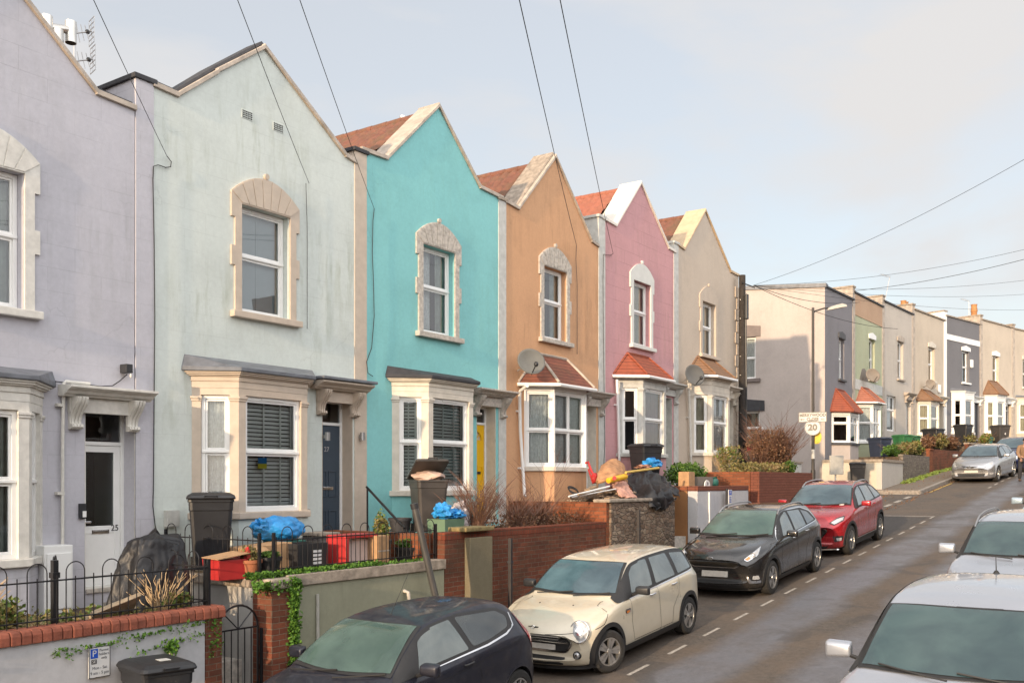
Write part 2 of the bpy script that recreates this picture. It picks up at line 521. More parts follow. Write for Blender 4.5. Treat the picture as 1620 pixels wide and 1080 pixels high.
def G(px, py, v):
    """world point seen at photo pixel on the upright plane Y=v"""
    F = (FPX / CA) * v / (1880.0 - px)
    return Vector(((F - v * SA) / CA, v, -(py - HY) / FPX * F))
def interp(T, x):
    if x <= T[0][0]: return T[0][1]
    for (a, p), (b, q) in zip(T, T[1:]):
        if x <= b: return p + (q - p) * (x - a) / (b - a)
    return T[-1][1]
def spl(T, x):
    """smooth monotone interpolation of key pairs"""
    n = len(T)
    if x <= T[0][0]: return T[0][1]
    if x >= T[-1][0]: return T[-1][1]
    i = 0
    while x > T[i + 1][0]: i += 1
    d = [(T[k + 1][1] - T[k][1]) / (T[k + 1][0] - T[k][0]) for k in range(n - 1)]
    def m(k):
        if k == 0: return d[0]
        if k == n - 1: return d[-1]
        return 0.0 if d[k - 1] * d[k] <= 0 else 2 * d[k - 1] * d[k] / (d[k - 1] + d[k])
    h = T[i + 1][0] - T[i][0]; t = (x - T[i][0]) / h
    return ((2 * t ** 3 - 3 * t * t + 1) * T[i][1] + (t ** 3 - 2 * t * t + t) * h * m(i) + (-2 * t ** 3 + 3 * t * t) * T[i + 1][1] + (t ** 3 - t * t) * h * m(i + 1))

def zroad(x):
    if x < 62: return -3.61 + 0.0822 * max(x, -60)
    return -3.61 + 0.0822 * 62 + 0.0822 * 12 * (1 - math.exp(-(x - 62) / 12.0))
OFF = [(39, 0), (43.6, 0.0), (47.9, -.12), (52.2, -.53), (56.4, -1.2), (60.6, -2.3), (64.75, -3.4), (68.85, -4.7), (90, -13), (120, -28)]
# ------------------------------------------------------------------ shared materials
M_white = plain('white_upvc', (0.78, 0.78, 0.76), 0.35, var=0.03)
M_whitestone = plain('white_painted_stone', (0.62, 0.60, 0.55), 0.75, var=0.12, scale=9, bmp=0.15)
M_beigestone = plain('beige_painted_stone', (0.50, 0.42, 0.34), 0.75, var=0.08, scale=7, bmp=0.12)
M_creamstone = plain('cream_painted_stone', (0.60, 0.55, 0.47), 0.75, var=0.10, scale=7, bmp=0.12)
M_barestone = plain('weathered_pale_stone', (0.46, 0.42, 0.37), 0.9, var=0.28, scale=16, bmp=0.5)
M_palegrey = plain('pale_grey_paint', (0.50, 0.50, 0.47), 0.8, var=0.14, scale=7, bmp=0.15)
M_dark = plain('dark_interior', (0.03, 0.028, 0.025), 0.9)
M_lead = plain('grey_lead_sheet', (0.13, 0.14, 0.16), 0.5, var=0.3, scale=5, bmp=0.4, bscale=7)
M_feltdark = plain('dark_felt_edge', (0.035, 0.035, 0.04), 0.7, var=0.3, bmp=0.2)
M_coping = plain('weathered_concrete_coping', (0.30, 0.25, 0.20), 0.9, var=0.35, scale=8, bmp=0.5)
M_copingpale = plain('pale_coping', (0.40, 0.345, 0.29), 0.85, var=0.25, scale=5, bmp=0.25)
M_pane = glassmat('window_pane', (0.72, 0.76, 0.76), 0.06)
M_paneB = glassmat('window_pane_wavy', (0.6, 0.66, 0.66), 0.10)
M_net = plain('net_curtain', (0.85, 0.85, 0.84), 0.95, var=0.15, scale=22)
M_drape = plain('grey_green_curtain', (0.45, 0.48, 0.43), 0.95, var=0.2)
M_cream_c = plain('cream_curtain', (0.55, 0.50, 0.40), 0.95, var=0.1)
M_blind = plain('white_blind_slats', (0.85, 0.86, 0.83), 0.5, var=0.05)
M_bblind = plain('pale_blue_blind', (0.42, 0.48, 0.50), 0.8, var=0.06, scale=2)
M_black = plain('black_gloss_metal', (0.012, 0.012, 0.014), 0.35, var=0.2)
M_blackpl = plain('black_plastic', (0.022, 0.023, 0.026), 0.45, var=0.25, scale=3, bmp=0.05)
M_chrome = plain('chrome', (0.75, 0.75, 0.76), 0.15, metal=1.0, var=0.03)
M_steel = plain('galvanised_steel', (0.42, 0.42, 0.42), 0.35, metal=0.9, var=0.15)
M_cable = plain('black_cable', (0.01, 0.01, 0.01), 0.6)
M_tiledark = tilemat('brown_roof_tiles', lin(92, 72, 60), lin(116, 88, 70), 0.5)
M_tilered = tilemat('red_clay_tiles', lin(98, 64, 52), lin(128, 82, 64), 0.6)
M_tileorange = tilemat('orange_clay_pantiles', lin(138, 82, 64), lin(160, 98, 76), 0.2)
M_bayred = tilemat('red_plain_tiles', lin(110, 62, 48), lin(135, 78, 58), 0.35, row=0.085)
M_bayor = tilemat('orange_plain_tiles', lin(132, 66, 46), lin(155, 80, 54), 0.15, row=0.10)
M_baybr = tilemat('brown_plain_tiles', lin(118, 88, 66), lin(140, 104, 76), 0.3, row=0.085)
M_num = plain('number_metal', (0.6, 0.6, 0.62), 0.3, metal=0.6, var=0.02)

# ------------------------------------------------------------------ building pieces
def wave_cloth(fr, a0, a1, b0, b1, c, amp=0.02, per=0.09, seed=0):
    mb = MB(); n = max(6, int((a1 - a0) / 0.012)); rnd = random.Random(seed)
    ph = [rnd.uniform(-.6, .6) for _ in range(n + 1)]
    def fn(u, v):
        a = a0 + (a1 - a0) * u; k = noise.noise(Vector((a * 6, seed, 0)))
        return fr.p(a, b0 + (b1 - b0) * v, c + amp * math.sin(a / per * 6.28 + 2.5 * k) * (1.1 - 0.3 * v) + amp * .6 * k)
    mb.grid(fn, n, 3)
    return mb

def win(fr, a0, a1, b0, b1, c, parent, tr=0.45, fm=None, pane=None, inner=('dark',), cols=1, lowcols=1, fw=0.055, depth=0.07, sash=True, name='window', seed=1, open_low=False, vent=False):
    """window frame (a mesh) with its glazing and what hangs behind"""
    fm = fm or M_white; pane = pane or M_pane
    bt = b0 + (b1 - b0) * (1 - tr) if tr else None
    mb = MB(); holes = []
    def cells(x0, x1, k):
        w = (x1 - x0 - fw * .8 * (k - 1)) / k
        return [(x0 + i * (w + fw * .8), x0 + i * (w + fw * .8) + w) for i in range(k)]
    rows = [(b0 + fw, b1 - fw, cols)] if not tr else [(b0 + fw, bt - fw / 2, lowcols), (bt + fw / 2, b1 - fw, cols)]
    for y0, y1, k in rows:
        for x0, x1 in cells(a0 + fw, a1 - fw, k): holes.append((x0, x1, y0, y1))
    q = lambda h, g=0: [(h[0] + g, h[2] + g), (h[1] - g, h[2] + g), (h[1] - g, h[3] - g), (h[0] + g, h[3] - g)]
    mb.slab(fr, [(a0, b0), (a1, b0), (a1, b1), (a0, b1)], [q(h) for h in holes], c - depth, c)
    if sash:
        for h in holes: mb.slab(fr, q(h, 0.001), [q(h, 0.03)], c - depth + .005, c - 0.018)
    if tr: mb.fbox(fr, a0 + .004, a1 - .004, bt - .018, bt + .018, c, c + .016)
    if vent: mb.fbox(fr, a0 + (a1 - a0) * .3, a0 + (a1 - a0) * .7, b1 - fw * .7, b1 - fw * .25, c, c + .015)
    w = mb.build(name, fm, parent, bevel=0.004)
    sp = w if parent.parent is None else parent
    g = MB()
    for h in holes:
        cc = c - 0.035; g.add([fr.p(h[0], h[2], cc), fr.p(h[1], h[2], cc), fr.p(h[1], h[3], cc), fr.p(h[0], h[3], cc)], [(0, 1, 2, 3)])
    g.build('pane', pane, sp, recalc=False)
    ci = c - 0.13
    for kind in inner:
        if kind == 'net': wave_cloth(fr, a0 + .03, a1 - .03, b0 + .02, b1 - .02, ci, 0.014, 0.07, seed).build('net_curtain', M_net, sp, smooth=True)
        elif kind == 'cream': wave_cloth(fr, a0 + .03, a1 - .03, b0 + .02, b1 - .02, ci, 0.02, 0.12, seed).build('curtain', M_cream_c, sp, smooth=True)
        elif kind == 'drapes':
            w_ = (a1 - a0)
            d = wave_cloth(fr, a1 - w_ * .32, a1 - .02, b0 + .02, b1 - .02, ci, 0.025, 0.10, seed)
            d.build('curtain', M_drape, sp, smooth=True)
            d = wave_cloth(fr, a0 + .03, a0 + w_ * .62, b0 + .02, b1 - .02, ci - .06, 0.012, 0.06, seed + 3)
            d.build('net_curtain', M_net, sp, smooth=True)
        elif kind == 'sidedrape':
            wave_cloth(fr, a1 - (a1 - a0) * .38, a1 - .02, b0 + .02, b1 - .02, ci, 0.025, 0.10, seed).build('curtain', M_drape, sp, smooth=True)
        elif kind == 'pink':
            wave_cloth(fr, a0 + .03, a1 - .03, b0 + .02, b1 - .02, ci, 0.022, 0.11, seed).build('curtain', plain('pink_curtain', (0.42, 0.26, 0.24), 0.95), sp, smooth=True)
        elif kind == 'blueblind':
            m2 = MB()
            k = 2
            for i in range(k):
                x0 = a0 + .02 + (a1 - a0 - .04) * i / k; x1 = a0 + .02 + (a1 - a0 - .04) * (i + 1) / k
                m2.fbox(fr, x0 + .004, x1 - .004, b0 + .02, b1 - .02, ci, ci + .01)
            m2.build('blind', M_bblind, sp)
        elif kind == 'slats':
            m2 = MB(); n = int((b1 - b0) / 0.062)
            for i in range(n):
                z = b0 + .05 + i * 0.062; tl = 0.034
                P = [fr.p(a0 + .07, z - tl * .6, ci + .012), fr.p(a1 - .07, z - tl * .6, ci + .012), fr.p(a1 - .07, z + tl * .6, ci - .012), fr.p(a0 + .07, z + tl * .6, ci - .012)]
                P += [(p[0], p[1], p[2] + .006) for p in P]
                m2.hexa(P)
            for x in (a0 + .08, a0 + (a1 - a0) * .42, a0 + (a1 - a0) * .72, a1 - .09):
                m2.fbox(fr, x - .012, x + .012, b0 + .02, b1 - .02, ci + .034, ci + .044)
            m2.build('slatted_blind', M_blind, sp)
    return w

def expand(A0, A1, A2, A3, p, d):
    cl, cr = A1 - A0, A3 - A2; ll, lr = math.hypot(cl, p), math.hypot(cr, p)
    return [(A0 - d * ll / p, 0.0), (A0 + (cl * (p + d) - d * ll) / p, p + d), (A3 - (cr * (p + d) - d * lr) / p, p + d), (A3 + d * lr / p, 0.0)]

def bay(fr, a0, p, cant, front, parent, zb, zs, zh, zc, mwall, mtrim, style='lead', roofz=None, roofm=None, inner=(('net',), ('slats',), ('net',)), pier=0.13, tr=0.48, cols=1, lowcols=1, frame_mat=None, wm_low=None, pane=None, gutter=True, capital=True, box=False, roof_in=0.45):
    """three-sided bay window: zb base, zs sill, zh window head, zc cornice top"""
    if box: A = (a0, a0 + cant * .15, a0 + cant * 1.85 + front, a0 + 2 * cant + front)
    else: A = (a0, a0 + cant, a0 + cant + front, a0 + 2 * cant + front)
    pl = lambda d: expand(*A, p, d)
    bayo = MB().prism(fr, pl(0), zb, zs - .002).build('bay_window', mwall, parent)
    MB().prism(fr, pl(0.055), zs, zs + .10).build('sill', mtrim, bayo, bevel=0.012)
    base = pl(0)
    fac = [fr.sub(base[i][0], base[i][1], base[i + 1][0], base[i + 1][1]) for i in range(3)]
    ln = [math.hypot(base[i + 1][0] - base[i][0], base[i + 1][1] - base[i][1]) for i in range(3)]
    z0, z1 = zs + .10, zh
    mp_ = MB()
    for i in range(3):
        L = ln[i]; e0 = pier if i != 0 else pier * 1.0; h = [(e0, z0 + .001), (L - e0, z0 + .001), (L - e0, z1), (e0, z1)]
        mp_.slab(fac[i], [(0.0005, z0), (L - .0005, z0), (L - .0005, z1 + .10), (0.0005, z1 + .10)], [h], -.14, 0.0)
    mp_.build('pier', mtrim if style != 'frames' else M_white, bayo, bevel=0.006)
    for i in range(3):
        L = ln[i]
        win(fac[i], pier, L - pier, z0 + .002, z1 - .002, -.05, bayo, tr=tr, inner=inner[i], cols=cols if i == 1 else 1, lowcols=lowcols if i == 1 else 1, name='window_frame', seed=i + int(a0 * 7), fm=frame_mat, pane=pane, vent=(i == 1))
    if capital:
        for i in range(3):
            L = ln[i]
            for x0, x1 in ((-.015, pier + .02), (L - pier - .02, L + .015)):
                cp = MB(); cp.fbox(fac[i], x0, x1, z1 - .055, z1 - .02, 0, .030)
                cp.fbox(fac[i], x0 + .008, x1 - .008, z1 - .09, z1 - .055, 0, .016)
                cp.build('capital', mtrim, bayo, bevel=0.004)
    co = MB()
    h = zc - (zh + .10)
    co.prism(fr, pl(.004), z1 + .101, z1 + .10 + h * .42)
    co.prism(fr, pl(.02), z1 + .10 + h * .42, z1 + .10 + h * .48)
    co.prism(fr, pl(.012), z1 + .10 + h * .48, z1 + .10 + h * .72)
    co.prism(fr, pl(.045), z1 + .10 + h * .72, z1 + .10 + h * .80)
    co.prism(fr, pl(.075), z1 + .10 + h * .80, z1 + .10 + h * .90)
    co.prism(fr, pl(.10), z1 + .10 + h * .90, zc)
    co.build('cornice', mtrim, bayo, bevel=0.006)
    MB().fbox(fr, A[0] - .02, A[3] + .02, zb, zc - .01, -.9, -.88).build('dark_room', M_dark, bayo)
    if style == 'lead':
        r = MB(); o = pl(.135); i_ = pl(.05)
        zt = roofz or zc + .1
        P = [fr.p(a, zc + .001, c) for a, c in o] + [fr.p(a, zc + .06, c) for a, c in o] + [fr.p(o[0][0] + .05, zt, 0.0), fr.p(i_[1][0], zc + .10, p - .12), fr.p(i_[2][0], zc + .10, p - .12), fr.p(o[3][0] - .05, zt, 0.0)]
        r.add(P, [(0, 1, 5, 4), (1, 2, 6, 5), (2, 3, 7, 6), (4, 5, 9, 8), (5, 6, 10, 9), (6, 7, 11, 10), (8, 9, 10, 11), (3, 2, 1, 0), (0, 4, 8, 11, 7, 3)])
        r.build('lead_roof', roofm or M_lead, bayo, bevel=0.01)
    else:
        r = MB(); o = pl(.17); zt = roofz
        w = o[3][0] - o[0][0]
        t0, t1 = o[0][0] + w * roof_in * .62, o[3][0] - w * roof_in * .62
        P = [fr.p(a, zc + .03, c) for a, c in o] + [fr.p(t0, zt, 0.01), fr.p(t1, zt, 0.01)] + [fr.p(a, zc - .01, c) for a, c in o]
        r.add(P, [(0, 1, 4), (1, 2, 5, 4), (2, 3, 5), (6, 7, 1, 0), (7, 8, 2, 1), (8, 9, 3, 2), (9, 8, 7, 6)])
        r.build('tiled_roof', roofm or M_bayred, bayo)
        rr = MB()
        E = [Vector(q) for q in P]
        up = Vector((0, 0, .012))
        for s, t in ((0, 4), (1, 4), (2, 5), (3, 5), (4, 5)): rr.tube([E[s] + up, (E[s] + E[t]) / 2 + up * 1.5, E[t] + up], .034, 6)
        rr.build('ridge_tile', M_copingpale if roofm is M_bayred else (roofm or M_bayred), bayo, smooth=True)
        if gutter:
            g = MB(); gp = [fr.p(a, zc - .015, c) for a, c in pl(.20)]
            g.tube(gp, .042, 8); g.build('gutter', M_white, bayo, smooth=True)
    return bayo

def surround(fr, c, hw, z0, zh, parent, mat, arch=0.36, ear=0.07, band=None, sill_mat=None, knob=True, out=0.035, wv=True):
    """stone window surround with segmental arched head, ears and mid blocks"""
    ow, iw = hw, hw - ear
    zm = (z0 + zh) / 2 + .03; s1 = zh - .22
    hh = .50 * 0 + (zh - z0)
    op = hw - .17 - ear * .4      # opening half width
    L = [(c - iw, z0), (c - iw, zm - .16), (c - ow, zm - .16), (c - ow, zm + .14), (c - iw, zm + .14), (c - iw, s1), (c - ow, s1)]
    top = []
    n = 12; ze = zh + .17
    for i in range(n + 1):
        x = -ow + 2 * ow * i / n; top.append((c + x, ze + arch * (1 - (x / ow) ** 2) * .9))
    Rr = [(2 * c - a, b) for a, b in L][::-1]
    hole = [(c - op, z0 + .001), (c + op, z0 + .001), (c + op, zh), (c - op, zh)]
    outl = L + top + Rr
    mb = MB(); mb.slab(fr, outl, [hole], 0.0, out)
    if knob:
        zt = ze + arch * .9
        P = [(c + .045 * math.cos(t * .5236), zt + .045 + .045 * math.sin(t * .5236)) for t in range(12)]
        mb.slab(fr, P, [], 0.0, out + .012)
    if wv:
        # raised voussoir stones
        for i in range(7):
            t0 = -ow + 2 * ow * i / 7 + .010; t1 = -ow + 2 * ow * (i + 1) / 7 - .010
            k = .72
            y = lambda x: ze + arch * (1 - (x / ow) ** 2) * .9
            mb.slab(fr, [(c + t0 * k, zh + .02), (c + t1 * k, zh + .02), (c + t1, y(t1) - .015), (c + t0, y(t0) - .015)], [], out - .002, out + .010)
    return mb.build('surround', mat, parent, bevel=0.006), op

def sill(fr, c, hw, z, parent, mat, h=.10, out=.11):
    return MB().fbox(fr, c - hw, c + hw, z - h, z, 0.001, out).build('sill', mat, parent, bevel=0.012)

CORN = lambda p, z, h: [(0, z), (p * .45, z), (p * .5, z + h * .18), (p * .62, z + h * .2), (p * .72, z + h * .45), (p * .9, z + h * .6), (p * .93, z + h * .66), (p, z + h * .7), (p, z + h * .92), (0, z + h)]
def bracket(fr, a, w, z, h, d, parent, mat):
    """scrolled console bracket"""
    pr = []
    n = 16
    for i in range(n + 1):
        t = i / n; zz = z - h * .80 * t
        cc = d * (0.55 + 0.45 * math.cos(t * math.pi * 1.05)) * (1.0 if t < .9 else .9) + .03
        pr.append((cc, zz))
    pr = [(0, z)] + pr + [(.05, z - h * .82), (.10, z - h * .84), (.11, z - h * .93), (.06, z - h), (0, z - h)]
    mb = MB()
    mb.extr(fr, pr, a, a + w)
    pr2 = [(c_ + .014 if 0 < i < len(pr) - 1 else c_, b_) for i, (c_, b_) in enumerate(pr)]
    for k in range(3): mb.extr(fr, pr2, a + w * (.10 + .3 * k), a + w * (.30 + .3 * k))
    return mb.build('bracket', mat, parent, bevel=0.004)

def canopy(fr, a0, a1, zt, parent, mat, p=.32, h=.15, br=.42, lead=False, bw=.16):
    c = MB().extr(fr, CORN(p, zt - h, h), a0, a1)
    c.fbox(fr, a0 + .13, a1 - .13, zt - h - .20, zt - h - .002, 0.001, .07)
    cn = c.build('door_canopy', mat, parent, bevel=0.005)
    bracket(fr, a0 + .14, bw, zt - h - .002, br, p * .62, cn, mat)
    bracket(fr, a1 - .14 - bw, bw, zt - h - .002, br, p * .62, cn, mat)
    if lead: MB().fbox(fr, a0 - .03, a1 + .03, zt + .001, zt + .05, 0.002, p + .04).build('lead_flashing', M_lead, cn, bevel=0.012)
    return cn

def door(fr, a0, a1, z0, z1, zf, c, parent, leafm, frm, style='panel', num=None, numm=None, fan=True):
    """front door: leaf from z0 to zf, fanlight to z1, set back to depth c"""
    fw = .05
    fo = MB().slab(fr, [(a0, z0), (a1, z0), (a1, z1), (a0, z1)], [[(a0 + fw, z0 + .02), (a1 - fw, z0 + .02), (a1 - fw, zf), (a0 + fw, zf)], [(a0 + fw, zf + .05), (a1 - fw, zf + .05), (a1 - fw, z1 - fw), (a0 + fw, z1 - fw)]], c - .06, c)
    d = MB()
    x0, x1 = a0 + fw + .002, a1 - fw - .002; y0, y1 = z0 + .021, zf - .002; w = x1 - x0
    cd = c - .02
    holes = []
    if style == 'glazed': holes = [[(x0 + .09, y0 + (y1 - y0) * .42), (x1 - .09, y0 + (y1 - y0) * .42), (x1 - .09, y1 - .09), (x0 + .09, y1 - .09)]]
    if style == 'halfmoon':
        r = w * .34; cx, cy = (x0 + x1) / 2, y1 - .16 - r
        holes = [[(cx + r * math.cos(t * math.pi / 12), cy + .02 + r * math.sin(t * math.pi / 12)) for t in range(13)]]
    if style == 'slot': 
        r = w * .2; cx = (x0 + x1) / 2
        holes = [[(cx - r, y0 + (y1 - y0) * .35), (cx + r, y0 + (y1 - y0) * .35), (cx + r, y1 - .35)] + [(cx + r * math.cos(t * math.pi / 8), y1 - .35 + r * 1.3 * math.sin(t * math.pi / 8)) for t in range(1, 8)] + [(cx - r, y1 - .35)]]
    d.slab(fr, [(x0, y0), (x1, y0), (x1, y1), (x0, y1)], holes, cd - .05, cd)
    if style in ('panel', 'halfmoon'):
        rows = ((.08, .30), (.42, .66)) if style == 'panel' else ((.06, .28), (.36, .58))
        for r0, r1 in rows:
            for s in (0, 1):
                u0 = x0 + w * (.12 + .42 * s); u1 = u0 + w * .34
                d.slab(fr, [(u0, y0 + 1.9 * r0), (u1, y0 + 1.9 * r0), (u1, y0 + 1.9 * r1), (u0, y0 + 1.9 * r1)], [[(u0 + .02, y0 + 1.9 * r0 + .02), (u1 - .02, y0 + 1.9 * r0 + .02), (u1 - .02, y0 + 1.9 * r1 - .02), (u0 + .02, y0 + 1.9 * r1 - .02)]], cd, cd + .012)
    if style == 'glazed':
        d.slab(fr, [(x0 + .07, y0 + .12), (x1 - .07, y0 + .12), (x1 - .07, y0 + .72), (x0 + .07, y0 + .72)], [[(x0 + .09, y0 + .14), (x1 - .09, y0 + .14), (x1 - .09, y0 + .70), (x0 + .09, y0 + .70)]], cd, cd + .008)
    dr = d.build('door', leafm, parent, bevel=0.003)
    fo.build('door_frame', frm, dr, bevel=0.004)
    g = MB(); P = lambda a, b, cc: fr.p(a, b, cc)
    g.add([P(a0 + fw, zf + .05, c - .03), P(a1 - fw, zf + .05, c - .03), P(a1 - fw, z1 - fw, c - .03), P(a0 + fw, z1 - fw, c - .03)], [(0, 1, 2, 3)])
    g.build('fanlight', M_pane, dr, recalc=False)
    if holes:
        MB().slab(fr, holes[0], [], cd - .03, cd - .025).build('door_glass', glassmat('obscure_glass', (.35, .42, .36), .03, .25), dr)
        if style == 'halfmoon':
            b = MB()
            for t in (3, 6, 9): b.tube([fr.p(cx, cy + .03, cd - .01), fr.p(cx + r * math.cos(t * math.pi / 12), cy + .02 + r * math.sin(t * math.pi / 12), cd - .01)], .008, 4)
            b.build('glazing_bar', leafm, dr)
        if style == 'slot':
            b = MB()
            for k in range(4): b.fbox(fr, cx - r, cx + r, y0 + (y1 - y0) * (.35 + .13 * k) - .006, y0 + (y1 - y0) * (.35 + .13 * k) + .006, cd - .02, cd - .005)
            b.fbox(fr, cx - .006, cx + .006, y0 + (y1 - y0) * .35, y1 - .3, cd - .02, cd - .006)
            b.build('glazing_bar', M_white, dr)
    zl = y0 + .95 if style != 'glazed' else y0 + .72
    hb = MB().fbox(fr, (x0 + x1) / 2 - .13, (x0 + x1) / 2 + .13, zl - .028, zl + .028, cd, cd + .012)
    hb.fbox(fr, (x0 + x1) / 2 - .105, (x0 + x1) / 2 + .105, zl - .016, zl + .016, cd + .012, cd + .018)
    hb.build('letterbox', M_chrome if style != 'halfmoon' else M_black, dr, bevel=.002)
    MB().fbox(fr, x0 + .04, x0 + .14, zl + .12, zl + .145, cd + .02, cd + .05).build('handle', M_chrome if style != 'halfmoon' else M_black, dr, bevel=.004)
    MB().fbox(fr, a0 - .02, a1 + .02, z0 - .06, z0, c - .1, 0.03).build('doorstep', M_barestone, dr, bevel=.01)
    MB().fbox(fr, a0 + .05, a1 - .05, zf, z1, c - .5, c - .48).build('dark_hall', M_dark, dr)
    if num:
        text('house_number', num[0], num[1], numm or M_num, dr, TM(fr, (x0 + x1) / 2 + num[2], y0 + num[3], cd + .002), .004)
    return dr

def tiled_roof(fr, ax, zr, left, right, c0, c1, mat, parent, per=.24, row=.33, amp=.055, name='roof'):
    """ridge at ax,zr running back from c0 to c1; left/right = (a,z) of the eaves; rolled tiles in real relief"""
    mb = MB()
    for (ea, ez) in (left, right):
        L = math.hypot(ea - ax, ez - zr); nv = max(2, int(L / row) * 3); nu = int((c0 - c1) / per) * 5
        da, dz = (ea - ax) / L, (ez - zr) / L; na, nz = (-dz, da) if ea > ax else (dz, -da)
        if nz < 0: na, nz = -na, -nz
        def fn(u, v):
            cc = c0 + (c1 - c0) * u; t = v * L; saw = ((t / row) % 1.0) * .04
            h = amp * abs(math.sin(math.pi * cc / per)) ** 0.8 + saw
            return fr.p(ax + da * t + na * h, zr + dz * t + nz * h, cc)
        mb.grid(fn, nu, nv)
    r = mb.build(name, mat, parent, smooth=True, angle=50)
    rd = MB(); n = int((c0 - c1) / .4)
    for i in range(n):
        a, b = c0 + (c1 - c0) * i / n, c0 + (c1 - c0) * (i + 1) / n - .01
        rd.cyl(fr.p(ax, zr + .0, a), fr.p(ax, zr + .0, b), .105, .098, 10)
    rd.build('ridge_tile', mat, r, smooth=True)
    return r

MF = Fr(0, 12.0, 1, 0)       # the terrace front: a = world X
def gable_house(label, xl, xr, zb, prof, wallm, trim, win_c, z_sill, z_head, bayk, doork, can, roofm, copm, party, cop_w=.45, surr=None, upinner=('blueblind',), copdrop=0.0, back=9.0, curve=False, name_paint=None, wk=None, copin=None):
    """prof = the gable line from left shoulder to right shoulder [(x,z)...]"""
    root = thing('terraced_house', label, 'house', ((xl + xr) / 2, 12.0, zb))
    sm = surr or trim
    apex = max(prof, key=lambda q: q[1])
    hw = .69; op = hw - .17 - .04
    hole_w = [(win_c - op, z_sill), (win_c + op, z_sill), (win_c + op, z_head), (win_c - op, z_head)]
    A0 = bayk['a0']; A3 = A0 + 2 * bayk['cant'] + bayk['front']
    hole_b = [(A0 + .1, bayk['zs'] + .2), (A3 - .1, bayk['zs'] + .2), (A3 - .1, bayk['zh']), (A0 + .1, bayk['zh'])]
    d0, d1, dz0, dz1 = doork['a0'], doork['a1'], doork['z0'], doork['z1']
    hole_d = [(d0, dz0), (d1, dz0), (d1, dz1), (d0, dz1)]
    outl = [(xl, zb - .6), (xr, zb - .6)] + [(x, z) for x, z in prof[::-1]]
    MB().slab(MF, outl, [hole_w, hole_b, hole_d], -.32, 0.0).build('wall', wallm, root)
    # coping following the gable line
    cp = MB(); n = len(prof)
    th = .075
    for (x0, z0), (x1, z1) in zip(prof, prof[1:]):
        s = (z1 - z0) / (x1 - x0)
        inn = -cop_w if abs(s) > .3 else -.36
        e = .012
        cp.hexa([MF.p(x0 - e, z0 + .001, .05), MF.p(x1 + e, z1 + .001, .05), MF.p(x1 + e, z1 + .001, inn), MF.p(x0 - e, z0 + .001, inn),
                 MF.p(x0 - e, z0 + th, .045), MF.p(x1 + e, z1 + th, .045), MF.p(x1 + e, z1 + th, inn), MF.p(x0 - e, z0 + th, inn)])
    cp.build('coping', copm, root, bevel=.008)
    if copin:
        c2 = MB()
        for (x0, z0), (x1, z1) in zip(prof, prof[1:]):
            c2.hexa([MF.p(x0, z0 + th + .001, -.03), MF.p(x1, z1 + th + .001, -.03), MF.p(x1, z1 + th + .001, -cop_w), MF.p(x0, z0 + th + .001, -cop_w),
                     MF.p(x0, z0 + th + .06, -.05), MF.p(x1, z1 + th + .06, -.05), MF.p(x1, z1 + th + .06, -cop_w), MF.p(x0, z0 + th + .06, -cop_w)])
        c2.build('coping_mortar', copin, root, bevel=.01)
    tiled_roof(MF, apex[0], apex[1] - .12 - copdrop, (xl + .12, prof[1][1] - .22), (xr - .1, prof[-2][1] - .22), -cop_w + .02, -back, roofm, root)
    # party wall standing up at the left boundary, running back
    pw0, pw1, pz, pm, pcm = party
    MB().box(pw0, pw1, 11.985, 12.0 + back, zb - .6, pz).build('party_wall', pm, root)
    MB().box(pw0 - .04, pw1 + .04, 11.95, 12.0 + back, pz + .001, pz + .07).build('party_coping', pcm, root, bevel=.01)
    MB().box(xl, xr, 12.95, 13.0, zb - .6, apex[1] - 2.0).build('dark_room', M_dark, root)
    w = win(MF, win_c - op + .004, win_c + op - .004, z_sill + .004, z_head - .004, -.12, root, tr=.46, inner=upinner, name='window', seed=int(win_c), **(wk or {}))
    surround(MF, win_c, hw, z_sill, z_head, w, sm, knob=True, wv=sm in (M_whitestone, M_beigestone, M_barestone))
    sill(MF, win_c, hw + .01, z_sill, w, sm)
    bay(MF, parent=root, zb=zb - .4, mtrim=trim, **bayk)
    door(MF, d0 + .03, d1 - .003, dz0, dz1, doork['zf'], -.24, root, doork['leaf'], doork.get('frame', M_white), doork.get('style', 'panel'), doork.get('num'), doork.get('numm'))
    rv = MB().slab(MF, [(d0 - .004, dz0 - .02), (d1 + .004, dz0 - .02), (d1 + .004, dz1 + .004), (d0 - .004, dz1 + .004)], [[(d0 + .003, dz0 + .002), (d1 - .003, dz0 + .002), (d1 - .003, dz1 - .003), (d0 + .003, dz1 - .003)]], -.30, .004)
    rv.build('door_reveal', trim, root)
    canopy(MF, *can['a'], can['z'], root, can.get('m', trim), lead=can.get('lead', False), br=can.get('br', .42))
    return root

# ------------------------------------------------------------------ wall paints
W_lilac = wallmat('lilac_grey_render', lin(184, 183, 190), 0.3, 0.35)
W_mint = wallmat('pale_mint_render', lin(200, 207, 202), 0.7, 0.28, stain_col=lin(122, 128, 92))
W_turq = wallmat('turquoise_render', lin(132, 192, 192), 0.4, 0.12, stain_col=lin(120, 165, 150))
W_tan = wallmat('tan_roughcast', lin(200, 156, 120), 0.6, 0.0, rough_bump=0.9, bs=38, stain_col=lin(120, 90, 60))
W_pink = wallmat('dusty_pink_render', lin(194, 148, 150), 0.4, 0.9, blockw=.95, blockh=.34)
W_cream = wallmat('cream_render', lin(192, 178, 162), 0.25, 0.1, stain_col=lin(140, 120, 90))
